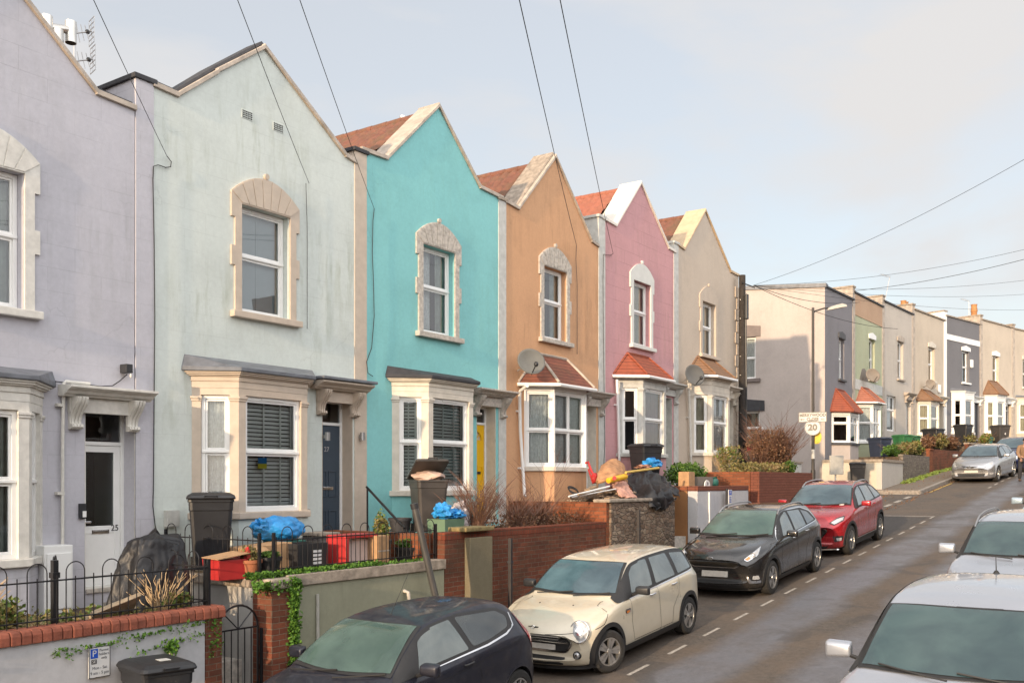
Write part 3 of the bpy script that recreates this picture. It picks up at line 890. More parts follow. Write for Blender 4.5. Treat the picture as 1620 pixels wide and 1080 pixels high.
# ------------------------------------------------------------------ the five gabled houses and the cream one
def mir(a0): return a0
h25 = gable_house('lilac grey gabled house at the left edge, number 25, white doorway', 4.10, 8.09, -1.45,
    [(4.10, 5.15), (4.45, 5.15), (6.13, 6.40), (7.52, 5.17), (8.10, 5.14)], W_lilac, M_whitestone, 6.04, 2.15, 3.86,
    dict(a0=4.52, p=.5, cant=.45, front=1.36, zs=-1.02, zh=.86, zc=1.22, mwall=W_lilac, style='lead', roofz=1.42, inner=(('net',), ('drapes',), ('drapes',)), pane=M_pane),
    dict(a0=7.36, a1=8.10, z0=-1.42, z1=.98, zf=.50, leaf=M_white, style='glazed', num=('25', .12, .22, .76), numm=M_black),
    dict(a=(6.98, 8.26), z=1.26, m=M_whitestone), M_tiledark, M_copingpale, (3.86, 4.14, 5.4, W_lilac, M_feltdark), cop_w=.4, upinner=('drapes',), copin=M_feltdark)
h27 = gable_house('pale mint gabled house with beige stonework and dark blue door, number 27', 8.39, 12.44, -1.12,
    [(8.39, 5.57), (8.80, 5.55), (9.5, 6.14), (10.40, 6.84), (12.20, 5.62), (12.46, 5.57)], W_mint, M_beigestone, 10.43, 2.62, 4.28,
    dict(a0=9.04, p=.5, cant=.45, front=1.36, zs=-.55, zh=1.28, zc=1.62, mwall=W_mint, style='lead', roofz=1.86, inner=(('net',), ('slats',), ('slats',))),
    dict(a0=11.66, a1=12.38, z0=-1.08, z1=1.41, zf=.98, leaf=plain('dark_slate_blue_paint', lin(58, 70, 82), 0.4, var=.05), num=('27', .12, -.02, 1.62)),
    dict(a=(11.38, 12.62), z=1.70, m=M_beigestone, lead=True), M_tiledark, M_copingpale, (8.11, 8.395, 5.60, W_lilac, M_feltdark), cop_w=.42, copdrop=.22, upinner=('blueblind',), copin=M_feltdark, wk=dict(vent=True))
h29 = gable_house('turquoise gabled house with white bay and yellow front door', 12.72, 16.78, -.78,
    [(12.6, 5.84), (13.27, 5.86), (14.75, 7.30), (16.10, 6.04), (16.90, 6.0)], W_turq, M_creamstone, 14.76, 2.86, 4.54,
    dict(a0=13.41, p=.5, cant=.45, front=1.36, zs=-.26, zh=1.56, zc=1.90, mwall=W_turq, style='lead', roofz=2.12, roofm=M_feltdark, inner=(('slats',), ('slats',), ('slats',)), pane=M_paneB),
    dict(a0=16.0, a1=16.66, z0=-.78, z1=1.58, zf=1.20, leaf=plain('yellow_door_paint', lin(226, 176, 12), 0.35, var=.04), style='halfmoon'),
    dict(a=(15.74, 17.1), z=1.92, m=M_barestone), M_tilered, M_copingpale, (12.43, 12.73, 5.80, M_beigestone, M_feltdark), cop_w=.5, surr=M_barestone, upinner=('drapes',))
h31 = gable_house('tan roughcast gabled house with net curtained bay and satellite dish', 17.03, 21.02, -.42,
    [(17.0, 5.97), (17.51, 5.92), (19.01, 7.48), (20.66, 5.86), (21.0, 5.80)], W_tan, M_creamstone, 19.0, 3.26, 4.90,
    dict(a0=17.74, p=.5, cant=.45, front=1.40, zs=.24, zh=2.02, zc=2.14, mwall=W_tan, style='frames', roofz=2.86, roofm=M_bayred, inner=(('net',), ('net',), ('net',)), pier=.035, cols=2, lowcols=2, capital=False, tr=.52),
    dict(a0=20.26, a1=20.9, z0=-.36, z1=1.86, zf=1.52, leaf=M_white, style='slot'),
    dict(a=(20.0, 21.34), z=2.20, m=M_barestone), M_tilered, M_copingpale, (16.76, 17.035, 5.98, M_palegrey, M_coping), cop_w=.6, surr=M_barestone, upinner=('sidedrape',), copin=M_coping)
h33 = gable_house('dusty pink gabled house with white arched window and orange tiled bay roof', 21.34, 25.32, -.12,
    [(21.2, 6.55), (21.91, 6.50), (23.27, 7.95), (24.96, 6.54), (25.4, 6.50)], W_pink, M_palegrey, 23.34, 3.62, 5.32,
    dict(a0=22.0, p=.5, cant=.45, front=1.34, zs=.64, zh=2.42, zc=2.70, mwall=W_pink, style='tiles', roofz=3.34, roofm=M_bayor, inner=(('dark',), ('pink',), ('pink',)), frame_mat=M_white),
    dict(a0=24.5, a1=25.2, z0=.0, z1=2.36, zf=1.95, leaf=plain('pale_sage_paint', lin(188, 190, 176), .5), style='panel'),
    dict(a=(24.26, 25.6), z=2.76, m=M_palegrey), M_tileorange, plain('white_coping', (.66, .62, .56), .8, var=.06), (21.02, 21.345, 6.56, M_palegrey, M_palegrey), cop_w=.62, surr=plain('white_window_surround', (.62, .62, .58), .7, var=.05), upinner=('cream',))
h35 = gable_house('cream gabled house at the end of the terrace beside the telegraph pole', 25.6, 30.15, .18,
    [(25.5, 6.77), (26.0, 6.70), (27.48, 8.18), (29.46, 6.68), (30.17, 6.66)], W_cream, M_creamstone, 27.75, 3.84, 5.44,
    dict(a0=26.4, p=.5, cant=.45, front=1.34, zs=.76, zh=2.56, zc=3.10, mwall=W_cream, style='tiles', roofz=3.72, roofm=M_baybr, inner=(('cream',), ('net',), ('net',)), frame_mat=M_white),
    dict(a0=29.0, a1=29.7, z0=.2, z1=2.6, zf=2.1, leaf=M_white, style='panel'),
    dict(a=(28.8, 29.95), z=3.0, m=M_creamstone), M_tilered, plain('sandy_coping', (.50, .38, .25), .85, var=.12, bmp=.3), (25.30, 25.605, 6.77, M_palegrey, M_palegrey), cop_w=.62, surr=W_cream, upinner=('cream',))
# quoins on the end corner of the cream house
q = MB()
for k in range(17):
    z = .4 + k * .37
    if z > 6.3: break
    w = .30 if k % 2 else .18
    q.fbox(MF, 30.15 - w, 30.152, z, z + .34, .001, .03)
q.build('quoin', W_cream, h35, bevel=.008)
MB().box(30.0, 30.15, 12.33, 21, -.6, 6.5).build('side_wall', W_cream, h35)

# ------------------------------------------------------------------ second row beyond the side road
P2 = [(39.32, 12.0), (43.62, 12.07), (47.91, 11.88), (52.19, 11.47), (56.44, 10.78), (60.59, 9.67), (64.75, 8.58), (68.85, 7.28)]
def row_house(i, label, zb, zt0, zt1, wallm, trim, zs, zh, bayk=None, doork=None, side=None, surr=True, band=None, win_a=1.95, inner=('sidedrape',), wmat=None, flatwin=None, pot=0, lintel=None):
    (x0, y0), (x1, y1) = P2[i], P2[i + 1]
    fr = Fr(x0, y0, x1 - x0, y1 - y0); W = math.hypot(x1 - x0, y1 - y0)
    root = thing('terraced_house', label, 'house', (x0, y0, zb), math.atan2(y1 - y0, x1 - x0))
    w0, w1 = win_a, win_a + .82
    holes = [[(w0, zs), (w1, zs), (w1, zh), (w0, zh)]]
    if bayk: holes.append([(bayk['a0'] + .1, bayk['zs'] + .2), (bayk['a0'] + 2 * bayk['cant'] + bayk['front'] - .1, bayk['zs'] + .2), (bayk['a0'] + 2 * bayk['cant'] + bayk['front'] - .1, bayk['zh']), (bayk['a0'] + .1, bayk['zh'])])
    if doork: holes.append([(doork['a0'], doork['z0']), (doork['a1'], doork['z0']), (doork['a1'], doork['z1']), (doork['a0'], doork['z1'])])
    if flatwin: holes.append([(flatwin[0], flatwin[2]), (flatwin[1], flatwin[2]), (flatwin[1], flatwin[3]), (flatwin[0], flatwin[3])])
    MB().slab(fr, [(0.0, zb - 1), (W, zb - 1), (W, zt1), (0.0, zt0)], holes, -.3, 0).build('wall', wallm, root)
    m = MB(); pc = .07
    m.hexa([fr.p(-.0, zt0 + .001, .07), fr.p(W, zt1 + .001, .07), fr.p(W, zt1 + .001, -.4), fr.p(0, zt0 + .001, -.4), fr.p(0, zt0 + pc, .07), fr.p(W, zt1 + pc, .07), fr.p(W, zt1 + pc, -.4), fr.p(0, zt0 + pc, -.4)])
    m.build('coping', M_feltdark if i in (0, 1, 2) else M_coping, root)
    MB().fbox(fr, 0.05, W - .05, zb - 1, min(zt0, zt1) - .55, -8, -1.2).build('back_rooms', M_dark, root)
    r = MB(); r.add([fr.p(0, zt0 - .25, -.3), fr.p(W, zt1 - .25, -.3), fr.p(W, zt1 - .6, -8.2), fr.p(0, zt0 - .6, -8.2)], [(0, 1, 2, 3)])
    r.build('roof', M_tiledark, root, solid=.08)
    if i > 0:
        MB().fbox(fr, -.17, .15, zb - 1, zt0 + .22, -8, .03).build('party_wall', M_copingpale if i != 4 else trim, root)
        MB().fbox(fr, -.21, .19, zt0 + .221, zt0 + .29, -8, .06).build('party_coping', M_coping, root)
    w = win(fr, w0 + .003, w1 - .003, zs + .003, zh - .003, -.14, root, tr=.5, inner=inner, name='window', seed=i)
    if surr:
        MB().slab(fr, [(w0 - .1, zh), (w1 + .1, zh), (w1 + .1, zh + .2), ((w0 + w1) / 2, zh + .3), (w0 - .1, zh + .2)], [], 0.001, .05).build('lintel', lintel or trim, w, bevel=.01)
    MB().fbox(fr, w0 - .1, w1 + .1, zs - .09, zs, .001, .10).build('sill', lintel or trim, w, bevel=.01)
    if bayk: bay(fr, parent=root, zb=zb - .9, mtrim=trim, **bayk)
    if doork:
        door(fr, doork['a0'], doork['a1'], doork['z0'], doork['z1'], doork['zf'], -.2, root, doork['leaf'], M_white, 'panel')
        canopy(fr, doork['a0'] - .3, doork['a1'] + .3, doork['z1'] + .35, root, trim, p=.26, br=.35, bw=.13)
    if flatwin: win(fr, flatwin[0] + .003, flatwin[1] - .003, flatwin[2] + .003, flatwin[3] - .003, -.1, root, tr=.4, cols=2, inner=('net',), name='window', seed=i + 9)
    if band: MB().slab(fr, [(0.16, zt0 - 1.25), (W - .16, zt1 - 1.25), (W - .16, zt1 - .95), (0.16, zt0 - .95)], [], .001, .03).build('band', trim, root)
    return root, fr, W
W_grey = wallmat('grey_end_render', lin(178, 168, 162), 0.25, 0.0)
W_greyf = wallmat('grey_front_render', lin(130, 127, 130), 0.1, 0.0)
W_green = wallmat('pale_green_render', lin(170, 175, 148), 0.3, 0.2, stain_col=lin(170, 130, 100))
W_gtop = wallmat('bare_patched_render', lin(176, 148, 124), 0.6, 0.2, stain_col=lin(170, 110, 80))
W_pgrey = wallmat('pale_grey_render', lin(186, 178, 168), 0.3, 0.5)
W_cream2 = wallmat('warm_cream_render', lin(190, 178, 162), 0.3, 0.2)
W_slate = wallmat('slate_grey_render', lin(112, 112, 116), 0.1, 0.3)
W_cream3 = wallmat('sandy_cream_render', lin(192, 180, 164), 0.2, 0.2)
gh, gfr, gW = row_house(0, 'plain grey house on the far corner of the side road, with orange tiled bay', 1.1, 7.82, 7.95, W_greyf, plain('charcoal_trim', (.06, .06, .065), .6), 4.32, 6.05,
    dict(a0=.95, p=.6, cant=.55, front=1.30, zs=1.52, zh=2.76, zc=2.88, mwall=W_grey, style='frames', roofz=3.85, roofm=M_bayor, inner=(('dark',), ('dark',), ('dark',)), pier=.04, cols=2, capital=False, tr=.3, gutter=False, frame_mat=M_white), win_a=2.0, wmat=None)
# end wall of the grey house, facing down the street
ef = Fr(38.55, 20.5, 39.32 - 38.55, 12.0 - 20.5)
EL = math.hypot(.77, 8.5)
e0 = MB(); ea = EL - 3.95
for_h = [[(ea + .2, 4.30), (ea + 1.15, 4.30), (ea + 1.15, 6.05), (ea + .2, 6.05)], [(ea + .2, 1.55), (ea + 1.32, 1.55), (ea + 1.32, 2.95), (ea + .2, 2.95)]]
e0.slab(ef, [(0, 0.1), (EL - .002, 0.1), (EL - .002, 7.82), (EL - 3.2, 8.02), (0, 7.2)], for_h, -.28, 0.0)
e0.build('end_wall', W_grey, gh)
cpe = MB()
for (a0_, z0_), (a1_, z1_) in (((0, 7.2), (EL - 3.2, 8.02)), ((EL - 3.2, 8.02), (EL + .06, 7.82))):
    cpe.hexa([ef.p(a0_, z0_ + .001, .06), ef.p(a1_, z1_ + .001, .06), ef.p(a1_, z1_ + .001, -.35), ef.p(a0_, z0_ + .001, -.35), ef.p(a0_, z0_ + .16, .06), ef.p(a1_, z1_ + .16, .06), ef.p(a1_, z1_ + .16, -.35), ef.p(a0_, z0_ + .16, -.35)])
cpe.build('fascia', M_lead, gh)
for k, h_ in enumerate(for_h):
    (x0_, b0_), _, (x1_, b1_), _ = h_
    ww = win(ef, x0_ + .003, x1_ - .003, b0_ + .003, b1_ - .003, -.12, gh, tr=.5, inner=('sidedrape',) if k else ('net',), name='window', seed=k)
    MB().slab(ef, [(x0_ - .12, b1_), (x1_ + .2, b1_), (x1_ + .2, b1_ + .42), ((x0_ + x1_) / 2, b1_ + .5), (x0_ - .12, b1_ + .42)], [], .001, .05).build('lintel', plain('brown_grey_lintel', (.16, .13, .12), .7) if k == 0 else M_feltdark, ww)
    MB().fbox(ef, x0_ - .12, x1_ + .2, b0_ - .14, b0_, .001, .10).build('sill', plain('brown_grey_lintel', (.16, .13, .12), .7), ww)
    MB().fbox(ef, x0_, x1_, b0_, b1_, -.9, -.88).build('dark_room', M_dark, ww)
g1 = row_house(1, 'pale green house with bare patched parapet and a satellite dish', 1.5, 8.3, 8.25, W_green, M_white, 4.7, 6.55,
    dict(a0=.55, p=.55, cant=.45, front=1.1, zs=1.7, zh=3.38, zc=3.52, mwall=W_green, style='frames', roofz=4.22, roofm=tilemat('dull_red_tiles', lin(150, 92, 72), lin(170, 108, 86), .2, row=.1), inner=(('net',), ('net',), ('net',)), pier=.035, cols=2, lowcols=2, capital=False, frame_mat=M_white), win_a=2.2)
MB().slab(g1[1], [(.16, 7.35), (g1[2], 7.3), (g1[2], 8.22), (.16, 8.28)], [], .001, .02).build('bare_render', W_gtop, g1[0])
MB().slab(g1[1], [(.16, 4.1), (g1[2], 4.05), (g1[2], 4.5), (.16, 4.55)], [], .001, .02).build('band', M_palegrey, g1[0])
g2 = row_house(2, 'pale grey textured house with a flat lower window and no bay', 1.8, 8.55, 8.45, W_pgrey, M_copingpale, 5.05, 6.9,
    None, dict(a0=3.2, a1=3.95, z0=1.8, z1=4.1, zf=3.7, leaf=M_white), win_a=2.0, flatwin=(.5, 1.75, 2.45, 4.15))
g3 = row_house(3, 'warm cream house with dark tiled bay and a dish, left of the slate grey one', 2.1, 8.75, 8.66, W_cream2, M_creamstone, 5.3, 7.05,
    dict(a0=.55, p=.5, cant=.45, front=1.15, zs=2.35, zh=3.98, zc=4.16, mwall=W_cream2, style='tiles', roofz=4.75, roofm=M_baybr, inner=(('cream',), ('cream',), ('cream',)), pier=.07, capital=False, gutter=False), dict(a0=3.3, a1=4.0, z0=2.1, z1=4.2, zf=3.8, leaf=M_white), win_a=2.0)
g4 = row_house(4, 'slate grey house with white band under its parapet', 2.4, 8.95, 8.9, W_slate, M_white, 5.5, 7.25,
    dict(a0=.75, p=.5, cant=.45, front=1.15, zs=2.6, zh=4.5, zc=4.95, mwall=W_slate, style='lead', roofz=5.1, inner=(('dark',), ('sidedrape',), ('dark',))), dict(a0=3.3, a1=4.0, z0=2.4, z1=4.45, zf=4.0, leaf=M_feltdark), band=True, win_a=2.0, inner=('blueblind',))
g5 = row_house(5, 'sandy cream house with brown tiled bay roof behind the far parked cars', 2.6, 9.2, 9.15, W_cream3, M_white, 5.65, 7.3,
    dict(a0=.45, p=.5, cant=.45, front=1.15, zs=2.75, zh=4.6, zc=4.98, mwall=W_cream3, style='tiles', roofz=5.8, roofm=M_baybr, inner=(('cream',), ('cream',), ('cream',)), gutter=False), dict(a0=3.3, a1=4.0, z0=2.6, z1=4.6, zf=4.2, leaf=M_feltdark), win_a=1.5)
g6 = row_house(6, 'cream house cut by the right edge of the view', 2.8, 9.12, 9.1, W_cream2, M_creamstone, 5.7, 7.4,
    dict(a0=.45, p=.5, cant=.45, front=1.15, zs=2.85, zh=4.7, zc=5.05, mwall=W_cream2, style='lead', roofz=5.2, inner=(('cream',), ('cream',), ('cream',))), dict(a0=3.3, a1=4.0, z0=2.8, z1=4.7, zf=4.3, leaf=M_feltdark), win_a=1.2)

# ------------------------------------------------------------------ ground, road, pavement
def strip(mb, x0, x1, ya, yb, dz, n=80, off=True, m=1, zb=None):
    """sheet following the street between two offsets"""
    def fn(u, v):
        x = x0 + (x1 - x0) * u; o = interp(OFF, x) if off else 0
        y = (ya + (yb - ya) * v) + o
        return (x, y, zroad(x) + dz)
    return mb.grid(fn, n, m)
gm, nt, b = newmat('earth_ground')
t = nt.nodes.new('ShaderNodeTexCoord')
sock(nt, ramp(nt, noise_n(nt, t.outputs['Object'], 2.5, 8, .7), [(.3, (.05, .045, .035)), (.7, (.10, .085, .06))]), b.inputs['Base Color'])
b.inputs['Roughness'].default_value = .95
g = MB()
xs = [-700, -200, -60] + list(range(-50, 130, 4)) + [140, 200, 700]
ys = [-700, -150, -40, -10, 5, 20, 60, 200, 700]
P = [(x, y, zroad(x) - .05) for y in ys for x in xs]
nx = len(xs)
g.add(P, [(j * nx + i, j * nx + i + 1, (j + 1) * nx + i + 1, (j + 1) * nx + i) for j in range(len(ys) - 1) for i in range(nx - 1)])
struct(g, 'ground', gm)

am, nt, b = newmat('worn_asphalt')
t = nt.nodes.new('ShaderNodeTexCoord'); o = t.outputs['Object']
sp = nt.nodes.new('ShaderNodeSeparateXYZ'); sock(nt, o, sp.inputs[0])
wob = noise_n(nt, o, .35, 4, .6)
ym = nt.nodes.new('ShaderNodeMath'); ym.operation = 'MULTIPLY_ADD'; ym.inputs[1].default_value = .9
sock(nt, wob, ym.inputs[0]); sock(nt, sp.outputs[1], ym.inputs[2])
mr = nt.nodes.new('ShaderNodeMapRange'); mr.inputs[1].default_value = 1.45; mr.inputs[2].default_value = 8.55
sock(nt, ym.outputs[0], mr.inputs[0])
# 0..1 across the carriageway: polished wheel tracks at about y=3.9 and y=5.5
def yy(v): return (v - 1.0) / 7.1
trk = ramp(nt, mr.outputs[0], [(yy(3.2), 0.0), (yy(3.55), 1.0), (yy(4.1), 1.0), (yy(4.5), 0.0), (yy(4.85), 0.0), (yy(5.2), 1.0), (yy(5.75), 1.0), (yy(6.1), 0.0), (1.0, 0.0)])
brk = noise_n(nt, o, 1.2, 6, .65, .3)
tm = nt.nodes.new('ShaderNodeMath'); tm.operation = 'MULTIPLY'
sock(nt, trk, tm.inputs[0]); sock(nt, ramp(nt, brk, [(.3, .55), (.6, 1.0)]), tm.inputs[1])
fine0 = noise_n(nt, o, 60, 4, .8)
mid_ = noise_n(nt, o, 11, 6, .8)
fa_ = nt.nodes.new('ShaderNodeMath'); fa_.operation = 'ADD'; sock(nt, fine0, fa_.inputs[0]); sock(nt, mid_, fa_.inputs[1])
fh_ = nt.nodes.new('ShaderNodeMath'); fh_.operation = 'MULTIPLY'; fh_.inputs[1].default_value = .5; sock(nt, fa_.outputs[0], fh_.inputs[0])
fine = fh_.outputs[0]
mud = noise_n(nt, o, .8, 7, .65, .5)
c = ramp(nt, fine, [(.38, (.040, .034, .030)), (.62, (.135, .112, .092))])
c = mixc(nt, ramp(nt, mud, [(.38, 0.0), (.7, .75)]), c, (.135, .098, .070))
c = mixc(nt, tm.outputs[0], c, ramp(nt, fine, [(.38, (.095, .095, .106)), (.62, (.165, .165, .18))]))  # bluish sky reflection on the polished tracks mixed into their colour
crk = nt.nodes.new('ShaderNodeTexVoronoi'); crk.feature = 'DISTANCE_TO_EDGE'; crk.inputs['Scale'].default_value = .45
sock(nt, o, crk.inputs['Vector'])
c = mixc(nt, ramp(nt, noise_n(nt, o, .55, 3, .5, 1.5), [(.60, 0.0), (.63, .45)]), c, (.055, .05, .048))
sock(nt, c, b.inputs['Base Color'])
sock(nt, ramp(nt, tm.outputs[0], [(0.0, .85), (1.0, .42)]), b.inputs['Roughness'])
b.inputs['Specular IOR Level'].default_value = .45
p_ = bump(nt, b, fine, .55, .012)
bump(nt, b, mud, .3, .03, p_)
struct(strip(MB(), -45, 115, 0.9, 8.2, 0.0, 160, m=8), 'road', am)
# side road
sr = MB(); sr.grid(lambda u, v: (31.6 + 6.6 * u, 8.1 + 30 * v, zroad(31.6 + 6.6 * u) + .004), 6, 12)
struct(sr, 'side_road', am)
pm, nt, b = newmat('pavement_tarmac')
t = nt.nodes.new('ShaderNodeTexCoord'); o = t.outputs['Object']
c = ramp(nt, noise_n(nt, o, 40, 5, .7), [(.3, (.10, .085, .07)), (.7, (.20, .165, .13))])
c = mixc(nt, ramp(nt, noise_n(nt, o, 1.1, 6, .65), [(.4, 0.0), (.7, .7)]), c, (.17, .12, .08))
sock(nt, c, b.inputs['Base Color']); b.inputs['Roughness'].default_value = .9
bump(nt, b, noise_n(nt, o, 40, 5, .7), .4, .01)
mhc = MB().lathe((38.5, 4.6, 0), [(.34, 0), (.34, .004), (.30, .006), (.01, .006)], 28)
mhc.v = [(x, y, z + zroad(x) + .004) for x, y, z in mhc.v]
struct(mhc, 'manhole_cover', plain('cast_iron_cover', (.05, .045, .04), .6, var=.4, scale=30, bmp=.5))
def kerbed(x0, x1, ya, yb, name):
    mb = MB(); strip(mb, x0, x1, ya, yb, .12, 60, m=2); struct(mb, name, pm)
kerbed(-45, 30.9, 8.32, 9.9, 'pavement')
kerbed(38.6, 115, 8.32, 9.9, 'pavement_uphill')
kerbed(-45, 115, -4.0, 0.72, 'pavement_opposite')
km = plain('granite_kerb', (.26, .23, .20), .85, var=.3, scale=12, bmp=.3)
kb = MB()
def kerbrun(x0, x1, y0, y1, n):
    for i in range(n):
        xa = x0 + (x1 - x0) * i / n; xb = x0 + (x1 - x0) * (i + 1) / n - .01
        P = []
        for dz in (-.1, .125):
            for x, y in ((xa, y0), (xb, y0), (xb, y1), (xa, y1)): P.append((x, y + interp(OFF, x), zroad(x) + dz))
        kb.hexa(P)
kerbrun(-20, 31.0, 8.18, 8.33, 60); kerbrun(38.5, 90, 8.18, 8.33, 60); kerbrun(-10, 90, .72, .87, 100)
kb.box(38.42, 38.6, 8.2, 12.5, zroad(38.4) - .1, zroad(38.6) + .125); kb.box(30.9, 31.06, 8.2, 9.9, zroad(31) - .1, zroad(31) + .125)
struct(kb, 'kerb', km, bevel=.012)
# parking bay dashes, yellow corner lines, junction marks
rm = plain('worn_white_road_paint', (.34, .31, .27), .8, var=.55, scale=30)
ymk = plain('worn_yellow_road_paint', (.42, .28, .07), .8, var=.4, scale=30)
dm = MB()
def mark(mb, x0, x1, y0, y1, dz=.005):
    mb.add([(x0, y0 + interp(OFF, x0), zroad(x0) + dz), (x1, y0 + interp(OFF, x1), zroad(x1) + dz), (x1, y1 + interp(OFF, x1), zroad(x1) + dz), (x0, y1 + interp(OFF, x0), zroad(x0) + dz)], [(0, 1, 2, 3)])
x = 3.0
while x < 31:
    mark(dm, x, x + .62, 6.255, 6.315); x += 1.26
x = 41.0
while x < 72:
    mark(dm, x, x + .7, 6.25, 6.33); x += 1.5
mark(dm, 31.2, 31.3, 6.3, 8.1)
for k in range(4): mark(dm, 32.4 + k * 1.4, 33.2 + k * 1.4, 8.25, 8.40, .009)
struct(dm, 'road_marking', rm)
pt_ = plain('asphalt_repair', (.062, .055, .050), .85, var=.4, scale=20, bmp=.5)
for (xa, xb, ya, yb) in ((26.6, 31.0, 6.4, 7.6), (17.5, 19.2, 3.1, 3.7)):
    q_ = MB(); rr_ = random.Random(int(xa)); n_ = 10
    P = [(xa + (xb - xa) * i / n_, ya + rr_.uniform(-.04, .04)) for i in range(n_ + 1)] + [(xb - (xb - xa) * i / n_, yb + rr_.uniform(-.04, .04)) for i in range(n_ + 1)]
    q_.add([(x, y, zroad(x) + .0042) for x, y in P], [tuple(range(len(P)))]); struct(q_, 'road_patch', pt_)
yl = MB()
for r_ in (.0, .18):
    pts = []
    for i in range(13):
        a = i / 12 * math.pi / 2
        pts.append((30.2 + (2.1 - r_) * math.sin(a), 9.9 - (2.1 - r_) * math.cos(a)))
    for (xa, ya), (xb, yb) in zip(pts, pts[1:]):
        d = Vector((xb - xa, yb - ya)).normalized(); n_ = Vector((-d.y, d.x)) * .04
        yl.add([(xa - n_.x, ya - n_.y, zroad(xa) + .009), (xb - n_.x, yb - n_.y, zroad(xb) + .009), (xb + n_.x, yb + n_.y, zroad(xb) + .009), (xa + n_.x, ya + n_.y, zroad(xa) + .009)], [(0, 1, 2, 3)])
for i in range(12):
    x = 39 + i * .35; mark(yl, x, x + .35, 7.95, 8.03, .009)
struct(yl, 'yellow_line', ymk)
# ------------------------------------------------------------------ garden terraces and their walls
M_soil = plain('garden_soil', (.085, .06, .042), .95, var=.5, scale=9, bmp=.8)
M_gravel = plain('pebbly_path', (.30, .25, .19), .95, var=.4, scale=25, bmp=.8)
M_brickred = brickmat('dark_red_brick', lin(104, 58, 44), lin(130, 76, 56), lin(124, 106, 90), dirt=.7)
M_brickor = brickmat('orange_red_brick', lin(128, 74, 50), lin(152, 90, 62), lin(112, 92, 76), dirt=.25)
M_brickbrown = brickmat('smooth_brown_brick', lin(120, 72, 58), lin(130, 80, 64), lin(92, 62, 52), dirt=.1)
M_rubble = stonemat('rubble_stone', [(.12, .075, .05), (.24, .16, .11), (.17, .11, .08), (.34, .26, .19), (.15, .09, .06)], 6.0)
M_rubblegrey = stonemat('grey_rubble_stone', [(.16, .13, .11), (.25, .21, .17), (.20, .17, .14), (.30, .26, .21)], 5.0)
M_wwhite = wallmat('white_masonry_paint', lin(182, 182, 184), .45, .0, stain_col=(.16, .14, .12))
M_wgreen = wallmat('greenish_grey_render', lin(142, 142, 122), .6, .0, stain_col=(.10, .10, .07), rough_bump=.5)
M_dirtyw = wallmat('dirty_white_render', lin(172, 170, 166), .95, .0, stain_col=(.05, .05, .045))
M_copbrick = plain('bullnose_brick', lin(134, 76, 58), .85, var=.3, scale=9, bmp=.4)

def ground_bit(x0, x1, y0, y1, z, name='garden_ground', m=None):
    return struct(MB().box(x0, x1, y0, y1, z - 1.6, z), name, m or M_soil)
ground_bit(3.0, 7.62, 9.86, 12.0, -1.66)
ground_bit(8.56, 11.98, 9.86, 12.0, -1.26, m=M_gravel)
ground_bit(12.0, 17.16, 9.86, 12.0, -.93)
ground_bit(17.36, 20.1, 9.86, 12.0, -.46)
ground_bit(21.75, 24.84, 9.86, 12.0, -.17)
ground_bit(25.78, 30.1, 9.86, 12.0, .14)
ground_bit(7.62, 8.56, 10.9, 12.0, -1.62, 'step', M_barestone); ground_bit(7.62, 8.56, 10.5, 10.9, -1.95, 'step', M_barestone); ground_bit(7.62, 8.56, 10.1, 10.5, -2.3, 'step', M_barestone)
ground_bit(20.1, 21.75, 11.0, 12.0, -.5, 'step', M_barestone); ground_bit(20.1, 21.75, 10.4, 11.0, -.9, 'step', M_barestone); ground_bit(20.1, 21.75, 9.9, 10.4, -1.3, 'step', M_barestone)
ground_bit(24.84, 25.78, 10.8, 12.0, -.3, 'step', M_barestone)

def gwall(label, x0, x1, zt, m, copm=None, y0=9.6, y1=9.85, coph=.08, over=.03, zb=None, name='garden_wall', cop_mb=None):
    t = thing(name, label, 'wall', ((x0 + x1) / 2, (y0 + y1) / 2, zroad(x0)))
    zb = min(zroad(x0), zroad(x1)) - .1 if zb is None else zb
    MB().box(x0, x1, y0, y1, zb, zt - coph).build('wall', m, t, bevel=.006)
    if copm:
        c = cop_mb or MB().box(x0 - over * .2, x1 + over * .2, y0 - over, y1 + over, zt - coph + .001, zt)
        c.build('coping', copm, t, bevel=.01)
    return t
def bullnose(x0, x1, y0, y1, z0, z1, w=.108):
    mb = MB(); n = int((x1 - x0) / w); rnd = random.Random(4)
    for i in range(n):
        a = x0 + (x1 - x0) * i / n + .004; b = x0 + (x1 - x0) * (i + 1) / n - .004; j = rnd.uniform(-.006, .006)
        pr = [(y0 + .0 + j, z0), (y0 + j, z1 - .05), (y0 + .015 + j, z1 - .015), (y0 + .05, z1), (y1 - .05, z1), (y1, z1 - .05), (y1, z0)]
        P = [(a, y, z) for y, z in pr] + [(b, y, z) for y, z in pr]; k = len(pr)
        mb.add(P, [tuple(range(k)), tuple(range(2 * k - 1, k - 1, -1))] + [(q, k + q, k + (q + 1) % k, (q + 1) % k) for q in range(k)])
    return mb
w25 = gwall('white painted front wall with a rounded red brick coping and a parking notice', 3.0, 7.42, -1.49, M_wwhite, M_copbrick, coph=.14, cop_mb=bullnose(3.0, 7.70, 9.56, 9.88, -1.63, -1.49))
MB().box(7.425, 7.66, 9.59, 9.86, -3.2, -1.632).build('brick_end', M_brickred, w25)
pier = thing('brick_pier', 'narrow red brick pier with ivy, between the arched gate and the green wall', 'pier', (8.52, 9.7, -2.9))
MB().box(8.36, 8.70, 9.50, 9.86, -3.1, -1.36).build('shaft', M_brickred, pier)
MB().box(8.33, 8.73, 9.47, 9.89, -1.36, -1.23).build('cap', M_coping, pier, bevel=.03)
sidew = thing('garden_wall', 'dirty white side wall behind the arched iron gate', 'wall', (8.45, 10.8, -2.8))
